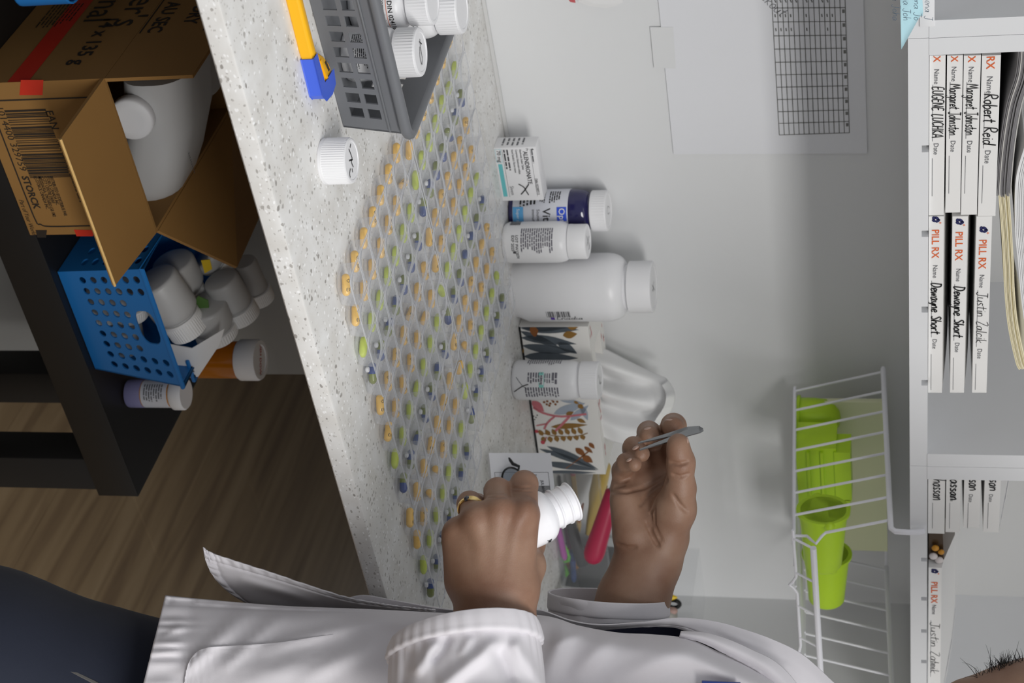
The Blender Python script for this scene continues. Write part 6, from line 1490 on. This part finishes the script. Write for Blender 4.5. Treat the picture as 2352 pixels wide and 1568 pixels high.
def cr1(P, t):
    n = len(P)-1; i = min(int(t*n), n-1); f = t*n-i; a = P[max(i-1, 0)]; b, c_ = P[i], P[i+1]; d = P[min(i+2, n)]
    return .5*((2*b)+(c_-a)*f+(2*a-5*b+4*c_-d)*f*f+(3*b-a-3*c_+d)*f**3)
def patch(name, rows, nu, nv, folds=(), parent=None, edge=None, th=.0013, m=None, puck=()):
    """cloth laid through rows of control points (x, y, d); folds = (x0, y0, x1, y1, width, height) ridges"""
    R_ = [[np.array(p, float) for p in r] for r in rows]; g = []
    for i in range(nu):
        cols = [np.array([cr1([r[j] for r in R_], i/(nu-1)) for j in range(len(R_[0]))])][0]
        g.append([cr1(list(cols), j/(nv-1)) for j in range(nv)])
    out = []
    for i, row in enumerate(g):
        o_ = []
        for j, p in enumerate(row):
            x, y, d = p
            for x0, y0, x1, y1, w, h_ in folds:
                L2 = (x1-x0)**2+(y1-y0)**2; t_ = max(0, min(1, ((x-x0)*(x1-x0)+(y-y0)*(y1-y0))/L2)); q = ((x-x0-t_*(x1-x0))**2+(y-y0-t_*(y1-y0))**2)
                d -= h_*math.exp(-q/(w*w))*(.35+.65*math.sin(PI*min(1, max(0, t_*.9+.05))))
            for (kind, at_, wd, fr_, am) in puck:        # puckered seam along the first or last column / row
                e = {'c0': j/(nv-1), 'c1': 1-j/(nv-1), 'r0': i/(nu-1), 'r1': 1-i/(nu-1)}[kind]; s_ = i/(nu-1) if kind[0] == 'c' else j/(nv-1)
                d -= am*math.exp(-((e-at_)/wd)**2)*(math.sin(fr_*s_*2*PI+math.sin(fr_*.37*s_*2*PI)*1.3)) - am*1.2*math.exp(-((e-at_*2)/(wd*.25))**2)
            o_.append(toW(cc(x, y, d)))
        out.append(o_)
    patch.out = [np.array([(1176+q[1]/q[2]*FPX, 784+q[0]/q[2]*FPX, q[2]) for q in [(np.asarray(p)-EYE) @ BAS.T for p in row]]) for row in out]
    return obj(name, MB().sheet(out), m or COAT, parent or person, world=True, ang=180, solid=th)
# shirt and jeans
sh_f = Field(cc(350, 1400, 1.42)-np.array([.1, .1, .2]), cc(2000, 2100, 1.42)+np.array([.1, .1, .2]), .009)
for d in (1.405, 1.435): sh_f.chain([pt(520, 1745, d), pt(900, 1745, d), pt(1300, 1750, d), pt(1500, 1760, d), pt(1750, 1800, d)], [.080, .078, .082, .082, .080], .03)
v_, q_ = sh_f.mesh(); shirt = obj('shirt', MB().add([tuple(p) for p in toW(v_)], [tuple(map(int, q)) for q in q_]), SHIRT, person, world=True, ang=180, fix=False)
ctrl = []
for hx, ey_, ed in ((380, 1368, 1.365), (470, 1377, 1.368), (650, 1392, 1.372), (850, 1400, 1.374), (1050, 1410, 1.372), (1240, 1414, 1.366), (1330, 1438, 1.362), (1420, 1454, 1.360), (1500, 1458, 1.358), (1580, 1468, 1.356), (1650, 1498, 1.352), (1730, 1535, 1.350), (1800, 1580, 1.350), (1870, 1650, 1.350)):
    s_ = {380: 1}.get(hx, 0)
    sl_ = -.25 if hx < 420 else (-.12 if hx < 500 else 0)
    ctrl.append([(hx, ey_, ed)]+[(hx+(y-ey_)*sl_, y, d) for y, d in ((max(1425, ey_+14), ed-.022), (max(1480, ey_+40), ed-.042), (max(1550, ey_+75), 1.310), (max(1640, ey_+110), 1.300), (1780, 1.305), (1960, 1.36), (2040, 1.43))])
coat = patch('lab_coat', ctrl, 150, 90,
      folds=((420, 1545, 560, 1415, 16, .0055), (520, 1530, 640, 1420, 13, .0045), (610, 1490, 880, 1420, 16, .005), (380, 1460, 420, 1440, 7, .003), (360, 1480, 420, 1478, 6, .003), (350, 1500, 420, 1492, 6, .003), (700, 1560, 860, 1470, 20, .005), (840, 1420, 1000, 1440, 18, .004),
             (1255, 1560, 1300, 1440, 22, .008), (1330, 1540, 1400, 1470, 20, .006), (1420, 1560, 1560, 1500, 26, .006), (1280, 1480, 1340, 1450, 12, .004), (560, 1568, 760, 1500, 26, .004)),
      puck=(('c0', .030, .03, 34, .0011), ('r0', .03, .03, 16, .0012)))
pkp = [(424, 1568), (428, 1540), (436, 1516), (452, 1497), (475, 1487), (505, 1484), (560, 1481), (640, 1475), (700, 1466), (760, 1457), (800, 1453)]
def coat_d(y): return float(np.interp(y, [1380, 1425, 1480, 1550, 1640], [1.37, 1.348, 1.328, 1.310, 1.300]))
CG = np.concatenate(patch.out)
def coat_at(x, y):
    q = (CG[:, 0]-x)**2+(CG[:, 1]-y)**2; k4 = np.argsort(q)[:4]; w = 1/(q[k4]+.5); return float((CG[k4, 2]*w).sum()/w.sum())
gp_ = []
for x, y in [cr1([np.array(p, float) for p in pkp], t) for t in np.linspace(0, 1, 60)]:
    row = []
    for f in np.linspace(0, 1, 26)**1.6:
        yy = y+(1640-y)*f; fade = min(1, (812-x)/160); row.append(toW(cc(x, yy, coat_at(x, yy)+.0006-max(0, fade)*(.0014+.0016*(1-.4*f)+.0006*math.exp(-(f/.03)**2)))))
    gp_.append(row)
obj('pocket', MB().sheet(gp_), COAT, coat, world=True, ang=180, solid=.0008)
# the far front of the coat, swinging open below and showing beyond the near edge above
patch('far_front', [[(467, 1256, 1.400), (474, 1290, 1.404), (492, 1325, 1.412), (530, 1362, 1.425), (580, 1392, 1.44)],
                    [(494, 1272, 1.400), (505, 1300, 1.405), (522, 1335, 1.413), (560, 1372, 1.426), (600, 1400, 1.44)],
                    [(619, 1313, 1.402), (622, 1332, 1.408), (630, 1356, 1.416), (650, 1386, 1.428), (670, 1410, 1.44)],
                    [(783, 1367, 1.404), (785, 1378, 1.408), (788, 1388, 1.414), (795, 1404, 1.424), (800, 1420, 1.43)],
                    [(891, 1388, 1.402), (892, 1394, 1.404), (894, 1402, 1.408), (896, 1412, 1.414), (900, 1424, 1.42)],
                    [(1000, 1400, 1.396), (1000, 1404, 1.397), (1000, 1410, 1.400), (1002, 1418, 1.404), (1004, 1430, 1.41)]], 110, 44,
      folds=((560, 1330, 720, 1380, 10, .004), (500, 1330, 540, 1370, 8, .003)), parent=coat, puck=(('c0', .09, .09, 26, .0016), ('r0', .09, .08, 8, .0014)))
patch('far_side', [[(800, 1372, 1.440), (800, 1390, 1.442), (800, 1412, 1.444)], [(838, 1366, 1.438), (838, 1388, 1.440), (838, 1412, 1.444)], [(900, 1377, 1.432), (900, 1392, 1.434), (900, 1414, 1.44)], [(1000, 1395, 1.420), (1000, 1405, 1.424), (1000, 1420, 1.43)], [(1060, 1402, 1.410), (1060, 1410, 1.414), (1060, 1424, 1.42)]], 50, 16, parent=coat)
patch('far_chest', [[(1180, 1402, 1.378), (1180, 1412, 1.380), (1180, 1424, 1.384), (1180, 1440, 1.39)],
                    [(1240, 1400, 1.378), (1242, 1408, 1.380), (1244, 1416, 1.382), (1246, 1436, 1.386)],
                    [(1310, 1424, 1.378), (1312, 1430, 1.380), (1312, 1438, 1.382), (1312, 1450, 1.388)],
                    [(1380, 1434, 1.376), (1380, 1437, 1.378), (1380, 1440, 1.380), (1380, 1446, 1.386)],
                    [(1480, 1427, 1.376), (1480, 1431, 1.376), (1480, 1435, 1.378), (1480, 1439, 1.380)],
                    [(1560, 1419, 1.376), (1560, 1426, 1.374), (1560, 1434, 1.374), (1560, 1443, 1.376)],
                    [(1640, 1427, 1.376), (1640, 1442, 1.372), (1640, 1460, 1.370), (1642, 1482, 1.370)],
                    [(1710, 1446, 1.378), (1708, 1466, 1.372), (1706, 1492, 1.368), (1704, 1524, 1.368)],
                    [(1780, 1471, 1.382), (1774, 1496, 1.374), (1766, 1526, 1.368), (1758, 1562, 1.368)],
                    [(1845, 1505, 1.388), (1836, 1530, 1.378), (1824, 1560, 1.370), (1810, 1600, 1.368)],
                    [(1915, 1568, 1.395), (1904, 1590, 1.384), (1890, 1620, 1.374), (1870, 1660, 1.37)]], 130, 36, parent=coat,
      folds=((1560, 1440, 1800, 1530, 10, .003), (1660, 1450, 1760, 1490, 12, .003)), puck=(('c1', .12, .10, 20, .0006),))
patch('lapel', [[(1560, 1462, 1.354), (1562, 1456, 1.352), (1564, 1450, 1.356)], [(1610, 1474, 1.350), (1616, 1464, 1.347), (1622, 1454, 1.352)], [(1660, 1498, 1.346), (1668, 1484, 1.342), (1676, 1470, 1.348)], [(1710, 1524, 1.344), (1720, 1508, 1.340), (1730, 1494, 1.346)], [(1745, 1545, 1.342), (1760, 1530, 1.338), (1775, 1516, 1.345)], [(1775, 1578, 1.342), (1795, 1562, 1.338), (1812, 1548, 1.345)], [(1800, 1620, 1.342), (1825, 1606, 1.338), (1845, 1592, 1.345)]], 60, 18, parent=coat, puck=(('c0', .08, .08, 14, .0005),))
patch('inner_facing', [[(1690, 1530, 1.366), (1690, 1545, 1.368), (1690, 1560, 1.37)], [(1730, 1545, 1.364), (1730, 1560, 1.366), (1730, 1580, 1.368)], [(1775, 1580, 1.362), (1770, 1600, 1.366), (1765, 1620, 1.368)]], 20, 12, parent=coat)
# sleeves
patch('shirt_front', [[(1330, 1434, 1.392), (1330, 1470, 1.394), (1330, 1540, 1.40)], [(1460, 1430, 1.390), (1460, 1466, 1.392), (1460, 1540, 1.40)], [(1600, 1436, 1.388), (1600, 1472, 1.392), (1600, 1550, 1.40)], [(1740, 1520, 1.388), (1740, 1560, 1.392), (1740, 1620, 1.40)]], 30, 12, parent=shirt, m=SHIRT)
def sleeve(name, rings, n=140, nl=90, parent=None, wr=(), pleat=(0, 0, 0), th=.0013, folds=()):
    """rings: centre (x, y, d), half width vector (dx, dy px), half depth, near-side shift (dx, dy px)"""
    g = []
    arr = [np.array([*c_, *w_, hd, *sh_], float) for c_, w_, hd, sh_ in rings]
    for i in range(nl):
        t_ = i/(nl-1); q = cr1(arr, t_); row = []
        for k in range(n+1):
            a = 2*PI*k/n; ca, sa = math.cos(a), math.sin(a)
            amp = 0
            for k0, t0, ws, hs in wr: amp += hs*math.exp(-((a-k0)/ws[0])**2-((t_-t0)/ws[1])**2)
            if pleat[0]: amp += pleat[2]*math.sin(pleat[0]*a+2.2*math.sin(3*a))*math.exp(-((t_-pleat[1])/pleat[1])**2)
            rs = 1+amp
            x = q[0]+ca*q[3]*rs+sa*q[6]; y = q[1]+ca*q[4]*rs+sa*q[7]; d = q[2]-sa*q[5]*rs
            if sa > 0:
                for x0, y0, x1, y1, w, h_ in folds:
                    L2 = (x1-x0)**2+(y1-y0)**2; f_ = max(0, min(1, ((x-x0)*(x1-x0)+(y-y0)*(y1-y0))/L2)); d -= h_*math.exp(-((x-x0-f_*(x1-x0))**2+(y-y0-f_*(y1-y0))**2)/(w*w))*min(1, sa*2.5)
            row.append(toW(cc(x, y, d)))
        g.append(row)
    return obj(name, MB().sheet(g), COAT, parent, world=True, ang=180, solid=th)
ls = sleeve('left_sleeve', [((1066, 1452, 1.250), (163, -26), .044, (-6, -46)), ((1068, 1490, 1.248), (170, -20), .047, (-4, -44)), ((1070, 1535, 1.244), (176, -10), .050, (-2, -34)), ((1074, 1600, 1.236), (182, 0), .053, (0, -22)), ((1090, 1700, 1.215), (196, 20), .056, (0, -8)), ((1150, 1840, 1.180), (200, 120), .060, (0, 0)), ((1400, 1920, 1.200), (20, 190), .062, (0, 0)), ((1760, 1870, 1.290), (-60, 190), .066, (0, 0))],
            parent=coat, pleat=(31, .17, .012), folds=((1025, 1568, 1130, 1484, 17, .008), (1144, 1497, 1170, 1560, 15, -.007), (1185, 1484, 1236, 1560, 15, .006), (1000, 1510, 1030, 1466, 12, -.005), (962, 1535, 996, 1484, 13, .006), (1060, 1500, 1080, 1470, 9, .003), (930, 1568, 940, 1500, 12, -.004), (1100, 1600, 1240, 1590, 22, .006)))
cf = sleeve('left_cuff', [((1066, 1451, 1.250), (167, -26), .0465, (-6, -48)), ((1066, 1462, 1.250), (172, -25), .0490, (-6, -47)), ((1067, 1478, 1.249), (176, -23), .0505, (-5, -46)), ((1067, 1492, 1.248), (178, -21), .0510, (-4, -45)), ((1067, 1495, 1.248), (166, -21), .0455, (-4, -45))], nl=22, parent=coat, pleat=(31, .75, .011), th=.002)
rs_ = sleeve('right_sleeve', [((1398, 1368, 1.460), (136, 9), .048, (0, 15)), ((1398, 1400, 1.460), (137, 9), .049, (0, 15)), ((1396, 1440, 1.462), (138, 0), .050, (0, 12)), ((1380, 1540, 1.475), (140, -10), .050, (0, 4)), ((1340, 1700, 1.52), (130, -90), .055, (0, 0)), ((1500, 1900, 1.56), (20, -150), .06, (0, 0)), ((1770, 1860, 1.56), (80, -150), .06, (0, 0))],
             parent=coat, pleat=(7, .2, .008), wr=((2.2, .05, (.3, .08), .05),))
sleeve('right_cuff', [((1398, 1367.5, 1.460), (137.5, 9), .0488, (0, 15.5)), ((1398, 1385, 1.460), (138.5, 9), .0495, (0, 15.5)), ((1398, 1402, 1.460), (139, 9), .0500, (0, 15)), ((1398, 1404, 1.460), (136.5, 9), .0488, (0, 15))], nl=12, parent=coat, pleat=(9, .8, .004), th=.0018)
# jeans
hipL, hipR = toW(cc(520, 1690, 1.425)), toW(cc(520, 1700, 1.475)); knL = toW(cc(-60, 1545, 1.40)); knR = toW(cc(-60, 1600, 1.51))
W2C = lambda P: (np.asarray(P)-EYE) @ BAS.T
anL = np.array([knL[0]+.03, knL[1]-.01, .10]); anR = np.array([knR[0]+.03, knR[1]+.0, .10])
pts_ = [W2C(p) for p in (hipL, knL, anL, hipR, knR, anR)]
JF = Field(np.min(pts_, 0)-.13, np.max(pts_, 0)+.13, .008)
JF.chain([W2C(hipL), W2C(knL), W2C(anL)], [.080, .084, .055], .03); JF.chain([W2C(hipR), W2C(knR), W2C(anR)], [.082, .080, .055], .03); JF.cap(W2C(hipL), W2C(hipR), .082, .082, .04)
v_, q_ = JF.mesh(); jeans = obj('jeans', MB().add([tuple(p) for p in toW(v_)], [tuple(map(int, q)) for q in q_]), JEAN, person, world=True, ang=180, fix=False)
sp_ = []
for x, y in ((-40, 1462), (0, 1475), (60, 1497), (110, 1517), (160, 1540), (215, 1566), (250, 1585)):
    h_ = JF.hit(x, y, 1.2, 1.5)
    if h_ is not None: sp_.append(toW(h_-np.array([0, 0, .0005])))
if len(sp_) > 2: obj('outer_seam', MB().tube(sp_, .0018, 6), mat('seam_thread', S(96, 94, 92), .8), jeans, world=True)
for an, nm_ in ((anL, 'shoe'), (anR, 'shoe')):
    dv = unit(np.array([-RT[0], -RT[1], 0])); M_ = frame((an[0]+dv[0]*.05, an[1]+dv[1]*.05, .0), dv, np.cross((0, 0, 1), dv), (0, 0, 1))
    obj('shoe', MB().loops([[(x*a+cx, y*b, z) for x, y in circ(1, 20)] for z, a, b, cx in ((.0005, .120, .042, .02), (.02, .128, .047, .02), (.05, .118, .044, .015), (.085, .075, .040, -.02), (.11, .055, .038, -.045))], M_), mat('shoe_leather', S(40, 38, 38), .5), person, world=True)
bp_ = cc(1650, 1590, 1.292)
q4 = [toW(cc(x, y, d)) for x, y, d in ((1612, 1562, 1.300), (1700, 1566, 1.300), (1706, 1640, 1.290), (1610, 1640, 1.290))]
obj('badge', MB().loops([q4, [p-FW*.003 for p in q4]]), mat('badge_blue', S(44, 66, 140), .4), person, world=True, smooth=False)
# ring
rc = cc(1074, 1152, DL+.020); axr = unit(cc(1060, 1200, DL+.002)-cc(1079, 1140, DL+.032)); f_ = axis_frame((0, 0, 0), axr, (1, 0, 0))
c0_ = .62*cc(1079, 1157, DL+.026)+.38*MCP[2]; r_ = RL(31.5)
rg = [toW(c0_+np.array(f_ @ Vector((r_*math.cos(a), r_*math.sin(a), 0)))) for a in np.linspace(0, 2*PI, 40, endpoint=False)]
ring = obj('ring', MB().tube(rg, .0014, 8, closed=True), GOLD, person, world=True, label='gold ring with a small twisted setting')
for s_ in (.0016, -.0016): obj('twist_band', MB().tube([toW(c0_+np.array(f_ @ Vector(((r_+.0004)*math.cos(a), (r_+.0004)*math.sin(a), s_*math.cos(a*2))))) for a in np.linspace(0, 2*PI, 40, endpoint=False)], .0008, 6, closed=True), GOLD, ring, world=True)
i_ = int(np.argmin([(np.asarray(p)-EYE) @ FW + .35*abs(((np.asarray(p)-EYE) @ UP)-(1054-1176)/FPX*DL) for p in rg])); obj('stone', MB().ball(tuple(rg[i_]), (.0026, .0026, .0026), nu=8, nv=5), mat('dark_stone', S(60, 60, 70), .1, spec=.9), ring, world=True)

# ------------------------------------------------------------------ what the hands hold
axb = unit(cc(1308, 1153, DL+.040)-cc(1250, 1180, DL+.033)); M_ = BAS.T
cb = cc(1252, 1180, DL+.036); 
base = cb-axb*.052
zW = axb @ BAS; Mb = axis_frame(toW(base), zW, (0, 0, 1))
t = thing('held_bottle', 'open white pill bottle gripped in the left hand', 'bottle', M=Mb)
rb_, rn = .0212, .0148
obj('body', MB().lathe([(rb_*.88, 0), (rb_, .003), (rb_, .0470), (rb_*.97, .0505), (rb_*.88, .0535), (rn*1.12, .0555), (rn*1.02, .0565)], 44), mat('glossy_white_plastic', S(244, 244, 248), .18), t, ang=60)
obj('neck', MB().lathe([(rn, .0560), (rn, .0600), (rn+.0013, .0606), (rn+.0013, .0618), (rn, .0626), (rn, .0680), (rn+.0010, .0688), (rn+.0010, .0698), (rn, .0706), (rn, .0745), (rn+.0012, .0752), (rn+.0012, .0762), (rn-.0008, .0766), (rn-.0012, .0760), (rn-.0012, .0570), (.001, .0565)], 44), mat('glossy_white_plastic', S(244, 244, 248), .18), t, ang=40)
k = MB(); ca = Mb.to_3x3().inverted() @ Vector(-FW); a0 = math.atan2(ca.y, ca.x)
for sgn in (-1, 1): pass
lab_text(k, [(text2d('PIL', .0045, bold=.02), .0, 0)], rb_, a0-1.15, .0450, 0); lab_text(k, [(text2d('JIM', .0045, bold=.02), .0, 0)], rb_, a0+1.02, .0430, 0); obj('label_print', k, BLACK_INK, t, smooth=False, fix=False)
t = thing('tweezers', 'steel tweezers pinched between right thumb and index finger', 'tweezers', tuple(toW(cc(1560, 998, DR-.024))))
TW = mat('dark_steel', S(140, 142, 144), .3, metal=.9)
def arm(pts, ws, th, name):
    L_ = []
    for i, (p, w) in enumerate(zip(pts, ws)):
        a, b = pts[max(i-1, 0)], pts[min(i+1, len(pts)-1)]; tg = unit(b-a); wd = unit(np.cross(tg, np.array([.55, .55, .75]))); wd = unit(np.array([.35, .75, -.55])-tg*(np.array([.35, .75, -.55])@tg)); nn = np.cross(tg, wd)
        L_.append([tuple(toW(p+wd*w*sx+nn*th*sz)) for sx, sz in ((1, -.5), (1, .5), (-1, .5), (-1, -.5))])
    obj(name, MB().loops(L_), TW, t, world=True, smooth=False)
tw = lambda x, y, dd: cc(x, y, DR+dd)
arm([tw(1615, 986, -.024), tw(1606, 985, -.024), tw(1580, 988, -.022), tw(1556, 994, -.020), tw(1525, 1002, -.024), tw(1495, 1010, -.030), tw(1466, 1017, -.036)], [.0012, .0032, .0036, .0030, .0022, .0014, .0005], .0011, 'upper_arm')
arm([tw(1615, 987, -.025), tw(1606, 988, -.0255), tw(1580, 994, -.0265), tw(1556, 1003, -.0285), tw(1525, 1014, -.034), tw(1495, 1024, -.040), tw(1469, 1033, -.045)], [.0012, .0032, .0036, .0030, .0022, .0014, .0005], .0011, 'lower_arm')
